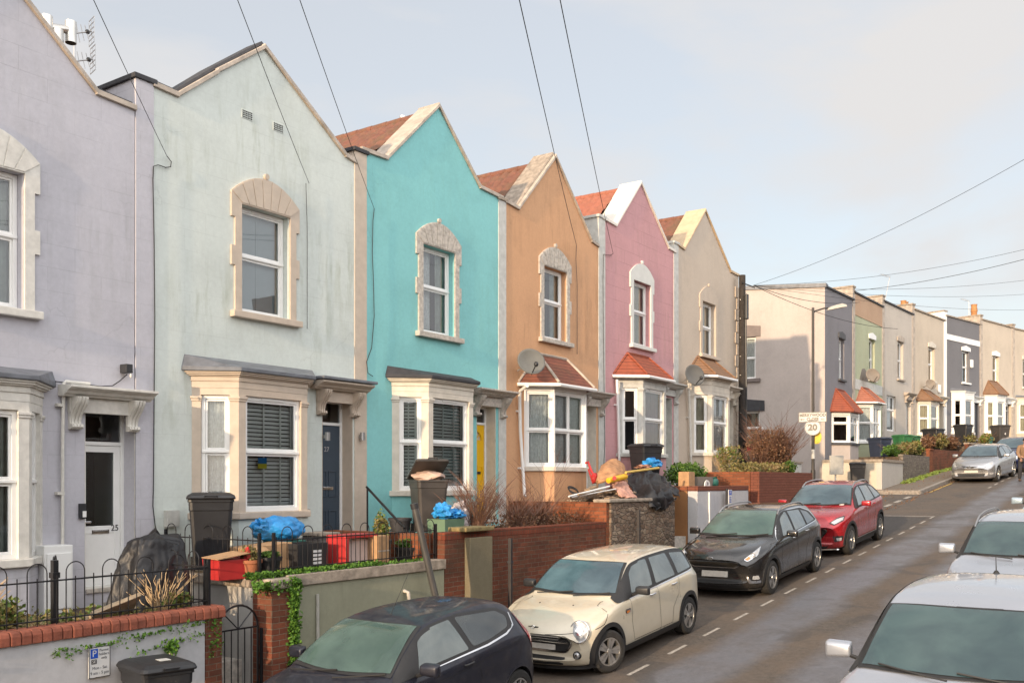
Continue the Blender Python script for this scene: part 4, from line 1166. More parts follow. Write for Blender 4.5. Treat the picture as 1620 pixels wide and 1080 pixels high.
MB().box(8.38, 8.56, 9.87, 12.0, -3.1, -1.36).build('wall', M_dirtyw, sidew)
MB().box(8.34, 8.60, 9.90, 12.0, -1.358, -1.24).build('coping', M_coping, sidew, bevel=.02)
w27 = gwall('greenish grey rendered wall with a brown concrete coping below the hooped railing', 8.705, 11.95, -1.21, M_wgreen, M_coping, coph=.15, over=.035)
MB().tube([(9.22, 9.575, -1.5), (9.22, 9.57, -2.9)], .022, 8).build('drain_pipe', plain('grey_pipe', (.38, .37, .33), .6), w27)
MB().tube([(11.0, 9.60, -1.62), (11.0, 9.52, -1.64), (11.03, 9.50, -1.9)], .028, 8).build('overflow_pipe', M_barestone, w27, smooth=True)
w29 = gwall('red brick front wall with upright bricks along its top, between concrete pier and rubble wall', 11.96, 17.12, -.80, M_brickred, brickmat('soldier_brick', lin(110, 55, 40), lin(135, 70, 50), lin(90, 75, 62), bw=.075, bh=.2, soldier=True, dirt=.4), coph=.12, over=.004)
MB().box(11.7, 12.0, 9.87, 12.0, -1.9, -.82).build('return_wall', M_brickor, w29)
cpier = thing('concrete_pier', 'lichen stained concrete pier with a yellowed cap in the red brick wall', 'pier', (12.75, 9.6, -2.6))
plc = wallmat('lichen_concrete', lin(118, 110, 90), .9, 0, stain_col=(.09, .09, .03), rough_bump=.8)
MB().box(12.47, 13.08, 9.48, 9.598, -2.8, -.90).build('shaft', plc, cpier, bevel=.012)
MB().box(12.34, 13.11, 9.46, 9.84, -.80, -.73).build('cap', plain('yellow_lichen_stone', lin(124, 110, 74), .95, var=.4, scale=8, bmp=.6), cpier, bevel=.02)
w31 = thing('garden_wall', 'rubble stone wall with its side lit orange, below the heap of rubbish', 'wall', (18.7, 9.8, -2.0))
MB().box(17.25, 20.20, 9.55, 9.86, -2.4, -.42).build('wall', M_rubble, w31)
MB().box(17.14, 17.34, 9.60, 12.0, -2.2, -.41).build('side_wall', M_brickor, w31)
MB().box(17.12, 20.22, 9.52, 9.90, -.415, -.35).build('coping', M_coping, w31, bevel=.02)
w33 = gwall('white rendered wall with a brown brick top course and a small blue sign', 21.56, 24.82, -.10, M_wwhite, M_brickbrown, coph=.12, over=.01)
MB().box(21.555, 21.74, 9.86, 12.0, -1.9, -.22).build('side_wall', wallmat('stained_brown_render', lin(150, 108, 72), .8, 0, stain_col=(.06, .045, .03)), w33)
MB().box(21.55, 21.75, 9.87, 12.0, -.218, -.1).build('side_coping', M_brickor, w33)
MB().tube([(22.2, 9.58, -.25), (22.2, 9.575, -1.7)], .02, 8).build('drain_pipe', M_white, w33)
w35 = gwall('smooth brown brick wall below the twiggy bush at the street corner', 25.62, 30.2, .28, M_brickbrown, None, coph=0)
MB().box(25.6, 25.78, 9.855, 12.0, -1.4, .279).build('side_wall', M_brickor, w35)
MB().box(30.0, 30.2, 9.855, 12.0, -1.4, .279).build('end_wall', M_brickbrown, w35)
# walls by the side road and in front of the second row
wa = thing('garden_wall', 'low grey rendered wall with dark coping beside the lamp post', 'wall', (37.2, 13.2, -.4))
fa = Fr(36.4, 12.5, 1.9, 0)
MB().fbox(fa, 0, 1.55, -.9, .72, -.15, 0).build('wall', M_palegrey, wa)
MB().fbox(fa, -.04, 1.62, .72, .80, -.2, .05).build('coping', M_coping, wa)
wg = thing('garden_wall', 'pale rendered corner wall with flat coping in front of the grey house', 'wall', (41.5, 9.9, -.3))
MB().box(38.95, 42.3, 9.7, 9.9, -.8, .78).build('wall', wallmat('pale_wall_render', lin(186, 180, 172), .4, 0), wg)
MB().box(38.95, 39.12, 9.9, 12.0, -.8, .78).build('side_wall', wallmat('sunlit_wall_render', lin(196, 186, 170), .2, 0), wg)  # low sun on this side put into a lighter, warmer render colour
MB().box(38.90, 42.32, 9.65, 9.95, .78, .88).build('coping', M_coping, wg)
MB().box(38.90, 39.16, 9.951, 12.0, .78, .88).build('side_coping', M_coping, wg)
def oy(x): return interp(OFF, x)
def seg_wall(label, x0, x1, zt, m, cop):
    t = thing('garden_wall', label, 'wall', ((x0 + x1) / 2, 9.8 + oy((x0 + x1) / 2), zroad(x0)))
    a, b = (x0, 9.7 + oy(x0)), (x1, 9.7 + oy(x1)); f_ = Fr(a[0], a[1], b[0] - a[0], b[1] - a[1]); L = math.hypot(b[0] - a[0], b[1] - a[1])
    MB().fbox(f_, 0, L, zroad(x0) - .2, zt, -.2, 0).build('wall', m, t)
    if cop: MB().fbox(f_, 0, L, zt + .001, zt + .07, -.24, .04).build('coping', cop, t)
    return t
seg_wall('grey rubble wall topped with shrubs, between pale wall and brick pier', 42.32, 46.9, 1.15, M_rubblegrey, None)
seg_wall('short red brick pier beside the silver hatchback uphill', 46.92, 47.5, 1.45, M_brickor, M_brickor)
seg_wall('dark brick wall behind the silver hatchback uphill', 47.52, 53.0, 1.5, M_brickred, None)
seg_wall('brick garden wall behind the blue car uphill', 53.02, 60.0, 1.9, M_brickred, M_coping)
seg_wall('farthest brick garden wall on the bend', 60.02, 69.0, 2.4, M_brickred, M_coping)
for xa, xb, z in ((39.1, 42.3, .7), (42.3, 46.9, 1.05), (46.9, 53, 1.4), (53, 60, 1.8), (60, 69.5, 2.3)):
    P = [(xa, 9.85 + oy(xa)), (xb, 9.85 + oy(xb)), (xb, 12.0 + oy(xb)), (xa, 12.0 + oy(xa))]
    struct(MB().hexa([(x, y, z - 2) for x, y in P] + [(x, y, z) for x, y in P]), 'garden_ground', M_soil)

# ------------------------------------------------------------------ railings
def railing(label, p0, p1, zb, zt, pitch=.105, hoop=2, top=.06, post_ends=True, name='iron_railing'):
    f_ = Fr(p0[0], p0[1], p1[0] - p0[0], p1[1] - p0[1]); L = math.hypot(p1[0] - p0[0], p1[1] - p0[1])
    t = thing(name, label, 'railing', (p0[0], p0[1], zb))
    MB().fbox(f_, 0, L, zt - .008, zt + .008, -.012, .012).build('top_rail', M_black, t)
    MB().fbox(f_, 0, L, zb, zb + .014, -.012, .012).build('bottom_rail', M_black, t)
    n = int(L / pitch); first = fh = None
    for i in range(n + 1):
        a = i * pitch + (L - n * pitch) / 2
        r = i % 4
        if r == 0 or (i == n): h = zt + top * .8
        elif r == 2: h = zt + top * .55
        else: h = zt + top * 1.5
        if r in (1, 3): h = zt + .08
        MB().cyl(f_.p(a, zb - .05, 0), f_.p(a, h, 0), .0065, n=6).build('bar', M_black, t)
    i = 1
    while i + 2 <= n:
        a0 = i * pitch + (L - n * pitch) / 2; a1 = a0 + 2 * pitch; c = (a0 + a1) / 2; rr = pitch
        MB().tube([f_.p(c - rr * math.cos(math.pi * k / 12), zt + .08 + rr * math.sin(math.pi * k / 12), 0) for k in range(13)], .0065, 6).build('hoop', M_black, t, smooth=True)
        i += 4
    for a in (0, L):
        MB().fbox(f_, a - .018, a + .018, zb - .12, zt + .10, -.018, .018).build('post', M_black, t)
    return t
railing('black hooped railing on the rounded brick coping, front run', (3.1, 9.74), (7.58, 9.74), -1.44, -1.03)
railing('black hooped railing, short side run above the arched gate', (7.58, 9.80), (7.58, 11.2), -1.44, -1.03)
railing('black hooped railing on the brown coping in front of number 27', (8.62, 9.76), (11.93, 9.76), -1.14, -.76, pitch=.092)
railing('black hooped side railing of the number 27 garden above the dirty white wall', (8.46, 9.85), (8.46, 11.8), -1.16, -.76, pitch=.1)
gp = thing('gate_post', 'square black gate post standing among dry weeds', 'post', (5.72, 9.9, -1.6))
MB().box(5.70, 5.76, 9.88, 9.94, -1.7, -.83).build('shaft', M_black, gp, bevel=.005)
MB().box(5.69, 5.77, 9.87, 9.95, -1.02, -.96).build('collar', M_black, gp)
ogt = thing('garden_gate', 'small black hooped gate leaf standing open behind the railing', 'gate', (5.85, 10.1, -1.6), math.atan2(.5, .5))
f_ = Fr(5.85, 10.15, .35, .5)
for k in range(5): MB().cyl(f_.p(k * .1, -1.6, 0), f_.p(k * .1, -.92, 0), .008, n=6).build('bar', M_black, ogt)
for k in (0, 2): MB().tube([f_.p(.1 + k * .1 - .1 * math.cos(math.pi * j / 10), -.92 + .1 * math.sin(math.pi * j / 10), 0) for j in range(11)], .007, 6).build('hoop', M_black, ogt)
MB().fbox(f_, 0, .42, -1.0, -.98, -.01, .01).build('rail', M_black, ogt)
# arched gate
ag = thing('iron_gate', 'black arched iron gate with a fan of bars, between brick pier ends', 'gate', (8.0, 9.7, -2.9))
f_ = Fr(7.70, 9.72, 1, 0); W_ = .62; zs_ = -1.83; r_ = W_ / 2
MB().tube([f_.p(0, -2.95, 0), f_.p(0, zs_, 0)] + [f_.p(r_ - r_ * math.cos(math.pi * k / 14), zs_ + r_ * .95 * math.sin(math.pi * k / 14), 0) for k in range(15)] + [f_.p(W_, -2.95, 0)], .014, 6).build('frame', M_black, ag)
for z in (zs_, -2.55, -2.9): MB().fbox(f_, 0, W_, z - .01, z + .01, -.008, .008).build('rail', M_black, ag)
for k in range(1, 6): MB().cyl(f_.p(W_ * k / 6, -2.9, 0), f_.p(W_ * k / 6, zs_, 0), .008, n=6).build('bar', M_black, ag)
for k in (1, 2, 3): MB().cyl(f_.p(r_, zs_, 0), f_.p(r_ - r_ * math.cos(math.pi * k / 4), zs_ + r_ * .95 * math.sin(math.pi * k / 4), 0), .008, n=6).build('fan_bar', M_black, ag)
MB().box(8.335, 8.355, 9.66, 9.70, -2.9, -1.85).build('hinge_strap', M_black, ag)

# handrail, leaning pole, wall posts
hr = thing('handrail', 'thin black handrail sloping down beside the steps of the turquoise house', 'handrail', (12.3, 11.5, -1.0))
a_, b_ = G(580, 770, 11.7), G(640, 835, 10.6)
MB().tube([a_, b_], .022, 8).build('rail', M_black, hr)
MB().cyl(a_ + Vector((.02, 0, -.02)), (a_.x + .02, a_.y, -1.2), .016, n=8).build('post', M_black, hr)
lp = thing('metal_pole', 'thick grey metal tube leaning against the greenish wall', 'pole', G(692, 952, 9.35))
a_, b_ = G(694, 965, 9.3), G(655, 797, 9.5)
MB().cyl(a_, b_, .052, n=16).build('tube', plain('dull_grey_metal', (.16, .155, .15), .32, metal=.7, var=.1), lp, smooth=True)
MB().cyl(b_ - (b_ - a_).normalized() * .07, b_ + (b_ - a_).normalized() * .01, .060, n=16).build('end_collar', M_blackpl, lp, smooth=True)
for lab, px, y0, y1 in (('thin dark post standing against the red brick wall', 808, 851, 975), ('thin dark post standing against the rubble wall', 1011, 806, 868)):
    p0, p1 = G(px, y0, 9.42), G(px, y1, 9.42); p = thing('metal_post', lab, 'post', (p0.x, p0.y, zroad(p0.x) + .12))
    MB().box(p0.x - .03, p0.x + .03, 9.40, 9.46, zroad(p0.x) + .1, p0.z).build('shaft', plain('rusty_dark_metal', (.03, .026, .026), .6, var=.4), p, bevel=.006)
    MB().box(p0.x - .036, p0.x + .036, 9.394, 9.466, p0.z - .42, p0.z - .38).build('strap', M_feltdark, p)

# ------------------------------------------------------------------ plants
def leafmat(name, cols, rough=.6):
    if name in MATS: return MATS[name]
    m, nt, b = newmat(name)
    g_ = nt.nodes.new('ShaderNodeNewGeometry')
    t = nt.nodes.new('ShaderNodeTexCoord')
    a = nt.nodes.new('ShaderNodeMath'); a.operation = 'MULTIPLY_ADD'; a.inputs[1].default_value = .55
    n = noise_n(nt, t.outputs['Object'], 3.0, 3)
    n2 = nt.nodes.new('ShaderNodeMath'); n2.operation = 'MULTIPLY'; n2.inputs[1].default_value = .5; sock(nt, n, n2.inputs[0])
    sock(nt, g_.outputs['Random Per Island'], a.inputs[0]); sock(nt, n2.outputs[0], a.inputs[2])
    c = ramp(nt, a.outputs[0], [(.1 + .8 * i / (len(cols) - 1), q) for i, q in enumerate(cols)])
    sock(nt, c, b.inputs['Base Color']); b.inputs['Roughness'].default_value = rough
    b.inputs['Specular IOR Level'].default_value = .3
    return m
L_green = leafmat('green_leaves', [(.03, .06, .012), (.06, .13, .02), (.12, .20, .035)])
L_ivy = leafmat('ivy_leaves', [(.04, .09, .012), (.07, .16, .02), (.12, .24, .03)])
L_yel = leafmat('dry_yellow_foliage', [(.10, .09, .03), (.20, .15, .06), (.13, .14, .04), (.30, .22, .10)])
L_straw = leafmat('straw_stems', [(.28, .19, .10), (.42, .30, .17), (.5, .36, .2)])
L_twig = leafmat('reddish_twigs', [(.10, .055, .04), (.16, .085, .06), (.22, .13, .09)])
L_red = leafmat('rusty_leaves', [(.09, .045, .03), (.16, .075, .04), (.20, .11, .06), (.11, .085, .05)])
L_weed = leafmat('weedy_mix', [(.05, .10, .02), (.10, .15, .03), (.22, .18, .06), (.30, .20, .08)])
rnd = random.Random(11)
def leafmass(mb, n, fn, size):
    for _ in range(n): mb.leaf(fn(), size * rnd.uniform(.6, 1.3), rnd)
    return mb
def ell(c, r): 
    def f():
        while True:
            q = Vector((rnd.uniform(-1, 1), rnd.uniform(-1, 1), rnd.uniform(-1, 1)))
            if q.length < 1: break
        k = .75 + .45 * noise.noise(q * 2.1 + Vector(c))
        return (c[0] + q.x * r[0] * k, c[1] + q.y * r[1] * k, c[2] + q.z * r[2] * k)
    return f
def boxf(x0, x1, y0, y1, z0, z1): return lambda: (rnd.uniform(x0, x1), rnd.uniform(y0, y1), rnd.uniform(z0, z1))
def twigs(mb, base, n, h, spread, r=.006, droop=.15, branch=2, segs=6):
    for _ in range(n):
        an = rnd.uniform(0, 6.283); sp = spread * rnd.uniform(.15, 1) ; hh = h * rnd.uniform(.55, 1.05)
        p = Vector(base) + Vector((math.cos(an), math.sin(an), 0)) * rnd.uniform(0, .08) * spread * 2
        pts = [p]
        for k in range(1, segs + 1):
            t = k / segs
            pts.append(p + Vector((math.cos(an) * sp * t ** 1.3 + rnd.uniform(-.02, .02), math.sin(an) * sp * t ** 1.3 + rnd.uniform(-.02, .02), hh * (t - droop * t * t))))
        mb.tube(pts, r, 3, r * .3)
        for _b in range(branch):
            k = rnd.randint(2, segs - 1); q = pts[k]; a2 = an + rnd.uniform(-1.2, 1.2); l = hh * rnd.uniform(.15, .4)
            mb.tube([q, q + Vector((math.cos(a2) * l * .4, math.sin(a2) * l * .4, l * .5)), q + Vector((math.cos(a2) * l * .8, math.sin(a2) * l * .8, l * .85))], r * .6, 3, r * .2)
    return mb
def plant(name, label, cat, base, twn=0, h=.6, spread=.4, leaf=None, lm=None, stem=None, group=None, r=.006, branch=2):
    t = thing(name, label, cat, base, group=group)
    if twn: twigs(MB(), base, twn, h, spread, r, branch=branch).build('stems', stem or L_twig, t)
    if leaf: leafmass(MB(), *leaf).build('foliage', lm or L_green, t)
    return t
sb = thing('bare_shrub', 'bare reddish twiggy shrub above the concrete pier, in front of the yellow door', 'shrub', (13.75, 10.1, -.9))
twigs(MB(), (13.55, 10.15, -.9), 120, 1.05, .62, .0065, branch=5).build('stems', L_twig, sb)
sb2 = thing('bare_shrub', 'wider bare shrub with long arching twigs along the brick wall, left of the rubbish heap', 'shrub', (15.2, 10.2, -.9))
mb = MB(); twigs(mb, (14.9, 10.2, -.9), 60, .85, .7, .006, branch=5); twigs(mb, (15.7, 10.3, -.9), 60, .75, .6, .006, branch=5); twigs(mb, (16.3, 10.5, -.9), 10, 1.8, .8, .006, branch=3)
mb.build('stems', L_twig, sb2)
leafmass(MB(), 1200, boxf(14.2, 16.9, 9.9, 10.9, -.92, -.62), .05).build('dead_leaves', L_red, sb2)
cb = thing('bush', 'round rusty leaved bush with bare shoots at the street corner under the road sign', 'bush', (29.7, 10.7, .14))
mb = MB(); twigs(mb, (29.75, 10.7, .14), 190, 1.75, 1.0, .010, branch=6); twigs(mb, (29.0, 10.9, .14), 60, 1.2, .6, .010, branch=4); twigs(mb, (29.8, 10.7, .14), 30, 2.3, 1.3, .009, branch=3)
mb.build('stems', L_twig, cb)
leafmass(MB(), 5200, ell((29.7, 10.75, 1.0), (1.15, .85, .9)), .06).build('foliage', L_red, cb)
plant('bush', 'bright yellow green dry grasses along the top of the brown brick wall', 'grasses', (27.6, 10.3, .14), 160, .45, .6, (2600, boxf(26.0, 30.0, 9.95, 11.0, .15, .55), .07), L_yel, L_straw)
plant('bush', 'small bright green bush at the right end of the brown brick wall', 'bush', (29.6, 10.2, .14), leaf=(900, ell((29.4, 10.1, .42), (.35, .3, .28)), .06), lm=L_green)
plant('bush', 'leggy dry flower heads in front of the cream house bay', 'shrub', (26.7, 11.1, .14), 60, 1.0, .5, (900, ell((26.9, 11.0, .75), (.9, .4, .45)), .06), L_weed, L_straw)
plant('bush', 'dense green bush behind the white rendered wall', 'bush', (23.2, 10.6, -.1), leaf=(3200, ell((23.3, 10.7, .18), (1.1, .55, .42)), .06), lm=L_green)
# weeds and dry stalks in the lilac garden
st = leafmass(MB(), 2600, boxf(3.4, 7.5, 9.9, 10.9, -1.66, -1.50), .06)
leafmass(st, 1300, ell((5.2, 10.2, -1.42), (.5, .35, .25)), .06)
leafmass(st, 500, ell((7.3, 9.95, -1.42), (.25, .12, .1)), .05)
o = st.build('weeds', L_weed); o['kind'] = 'stuff'
gs = twigs(MB(), (5.6, 10.1, -1.65), 70, .42, .5, .005, droop=.5, branch=0)
twigs(gs, (6.2, 10.05, -1.62), 40, .3, .45, .005, droop=.7, branch=0)
o = gs.build('dry_grass', L_straw); o['kind'] = 'stuff'
plant('dead_plant', 'drooping straw coloured dead plant in front of the black tarpaulin', 'plant', (7.1, 10.0, -1.6), 46, .62, .42, None, None, L_straw, r=.008, branch=0)
dead = thing('dead_plant', 'pale dead branching stem behind the gate post', 'plant', (5.35, 10.5, -1.6))
twigs(MB(), (5.35, 10.5, -1.65), 9, .85, .2, .018, branch=3).build('stems', L_straw, dead)
# ivy along the coping and hanging by the pier
iv = thing('ivy', 'bright green ivy spilling over the coping and hanging down beside the brick pier', 'ivy', (8.75, 9.5, -2.0))
m_ = MB()
leafmass(m_, 2800, boxf(8.2, 10.6, 9.62, 9.84, -1.235, -1.17), .045)
leafmass(m_, 700, lambda: (8.1 + .75 * rnd.random(), 9.5 + rnd.uniform(-.05, .1), -1.27 - abs(rnd.gauss(0, .06))), .045)
leafmass(m_, 3600, lambda: (8.72 + rnd.gauss(0, .035) + .03 * math.sin(rnd.random() * 6), 9.50 + rnd.uniform(-.05, .05), rnd.uniform(-2.75, -1.25)), .045)
leafmass(m_, 300, boxf(10.6, 11.6, 9.64, 9.8, -1.22, -1.19), .04)
m_.build('foliage', L_ivy, iv)
iv2 = thing('ivy', 'thin strands of creeper trailing across the white front wall', 'ivy', (5.8, 9.58, -1.9))
m_ = MB()
for (x0, z0), (x1, z1), n in (((5.5, -1.78), (7.4, -1.66), 260), ((6.4, -1.9), (7.4, -1.80), 90), ((3.5, -1.7), (4.6, -1.75), 80)):
    def f(x0=x0, z0=z0, x1=x1, z1=z1):
        t = rnd.random(); return (x0 + (x1 - x0) * t, 9.575 + rnd.uniform(-.02, .01), z0 + (z1 - z0) * t + rnd.gauss(0, .018) * (1 + math.sin(t * 17)))
    leafmass(m_, n, f, .035)
leafmass(m_, 130, boxf(7.45, 7.66, 9.56, 9.6, -2.1, -1.62), .035)
leafmass(m_, 110, ell((6.93, 9.54, -1.90), (.09, .05, .12)), .05)
m_.build('foliage', L_ivy, iv2)
ps = thing('pipe', 'short beige pipe stub with a fern on the white front wall', 'pipe', (6.93, 9.55, -2.2))
MB().cyl((6.93, 9.555, -2.25), (6.93, 9.555, -1.95), .035, n=10).build('stub', M_barestone, ps, smooth=True)
# verge and uphill hedge
lt = MB()
for _ in range(1500):
    x = rnd.uniform(5, 60); s_ = rnd.random() < .6
    y = (8.10 - abs(rnd.gauss(0, .12)) if s_ else rnd.uniform(8.4, 9.5)) + interp(OFF, x); lt.leaf((x, y, zroad(x) + (.012 if s_ else .13)), .05 * rnd.uniform(.5, 1.3), rnd)
o = lt.build('leaf_litter', L_red); o['kind'] = 'stuff'
vg = MB(); 
for _ in range(2600):
    x = rnd.uniform(41.5, 53); vg.leaf((x, 9.6 + oy(x) - abs(rnd.gauss(0, .12)), zroad(x) + .12), .10 * rnd.uniform(.6, 1.4), rnd)
o = vg.build('verge_grass', leafmat('grass_blades', [(.07, .12, .02), (.14, .20, .04), (.20, .24, .06)])); o['kind'] = 'stuff'
hd = [(42.5, 1.15, .5, L_green), (43.9, 1.15, .55, L_weed), (45.4, 1.3, .6, L_yel), (46.6, 1.3, .7, L_weed), (48.5, 1.6, .7, L_red), (50.4, 1.7, .85, L_yel), (52.2, 1.75, .6, L_red), (54.6, 2.0, .7, L_yel), (57, 2.1, .6, L_weed)]
words = ['low green shrub above the pale corner wall', 'dull weedy shrub second along the uphill gardens', 'yellowing shrub over the grey rubble wall', 'weedy shrub spilling beside the short brick pier', 'rust coloured shrub above the dark brick wall', 'tall yellow shrub behind the silver hatchback uphill', 'rust coloured shrub behind the bins uphill', 'yellow shrub behind the blue car uphill', 'farthest weedy shrub on the bend']
for (x, z, s, m), lb in zip(hd, words):
    plant('shrub', lb, 'shrub', (x, 10.2 + oy(x), z), 24, s, .6, (900, ell((x, 10.2 + oy(x), z + s * .3), (.95, .4, s * .6)), .10), m, L_twig, group='shrubs in the uphill front gardens', r=.01)
# ------------------------------------------------------------------ cars
def paintmat(name, col, metal=.3, rough=.28, dirt=.12, coat=1.0, dirtc=(.16, .13, .10)):
    if name in MATS: return MATS[name]
    m, nt, b = newmat(name)
    t = nt.nodes.new('ShaderNodeTexCoord'); o = t.outputs['Object']
    s = nt.nodes.new('ShaderNodeSeparateXYZ'); sock(nt, o, s.inputs[0])
    low = ramp(nt, s.outputs[2], [(.15, 1.0), (.65, 0.0)])
    n = noise_n(nt, o, 2.5, 6, .6)
    mm = nt.nodes.new('ShaderNodeMath'); mm.operation = 'MULTIPLY'
    sock(nt, low, mm.inputs[0]); sock(nt, ramp(nt, n, [(.35, .1), (.7, dirt * 3)]), mm.inputs[1])
    c = mixc(nt, mm.outputs[0], col, dirtc)
    c = mixc(nt, ramp(nt, noise_n(nt, o, 9, 6, .7), [(.45, 0.0), (.8, dirt)]), c, dirtc)
    sock(nt, c, b.inputs['Base Color'])
    b.inputs['Metallic'].default_value = metal
    sock(nt, ramp(nt, noise_n(nt, o, 4, 5), [(.3, rough * .8), (.7, rough * 1.5)]), b.inputs['Roughness'])
    b.inputs['Coat Weight'].default_value = coat; b.inputs['Coat Roughness'].default_value = .06
    return m
def carglass(name, c1, c2, rough=.10, fog=.5):
    """misted winter glass"""
    if name in MATS: return MATS[name]
    m, nt, b = newmat(name)
    t = nt.nodes.new('ShaderNodeTexCoord'); o = t.outputs['Object']
    n = noise_n(nt, o, 1.8, 4, .55, .6)
    sock(nt, ramp(nt, n, [(.3, c1), (.7, c2)]), b.inputs['Base Color'])
    sock(nt, ramp(nt, noise_n(nt, o, 5, 4), [(.35, rough), (.7, rough + .18 * fog)]), b.inputs['Roughness'])
    b.inputs['Coat Weight'].default_value = .6; b.inputs['Coat Roughness'].default_value = .02
    b.inputs['Specular IOR Level'].default_value = .6
    return m
M_tyre = plain('tyre_rubber', (.022, .021, .02), .85, var=.35, scale=8, bmp=.2)
M_rim = plain('alloy_rim', (.50, .49, .47), .3, metal=.85, var=.08)
M_trim = plain('black_car_trim', (.018, .018, .019), .55, var=.2)
M_gl_f = carglass('frosted_windscreen', (.035, .07, .065), (.08, .14, .12))
M_gl_b = carglass('blue_windscreen', (.03, .055, .075), (.08, .13, .16))
M_gl_s = carglass('side_glass', (.05, .07, .075), (.14, .17, .17), .05, .3)
M_gl_d = carglass('dark_side_glass', (.015, .02, .022), (.05, .06, .06), .05, .2)
M_plate = plain('blank_number_plate', (.55, .52, .47), .5, var=.12, scale=14)
M_lampg = plain('headlamp_glass', (.45, .46, .47), .12, metal=.3, var=.35, scale=22, coat=1.0)
M_lampd = plain('lamp_housing', (.03, .03, .035), .2, var=.3)
M_redl = plain('red_lamp_glass', (.42, .01, .015), .15, var=.15, coat=1.0)
M_amber = plain('amber_lamp_glass', (.55, .18, .03), .2, var=.1, coat=1.0)

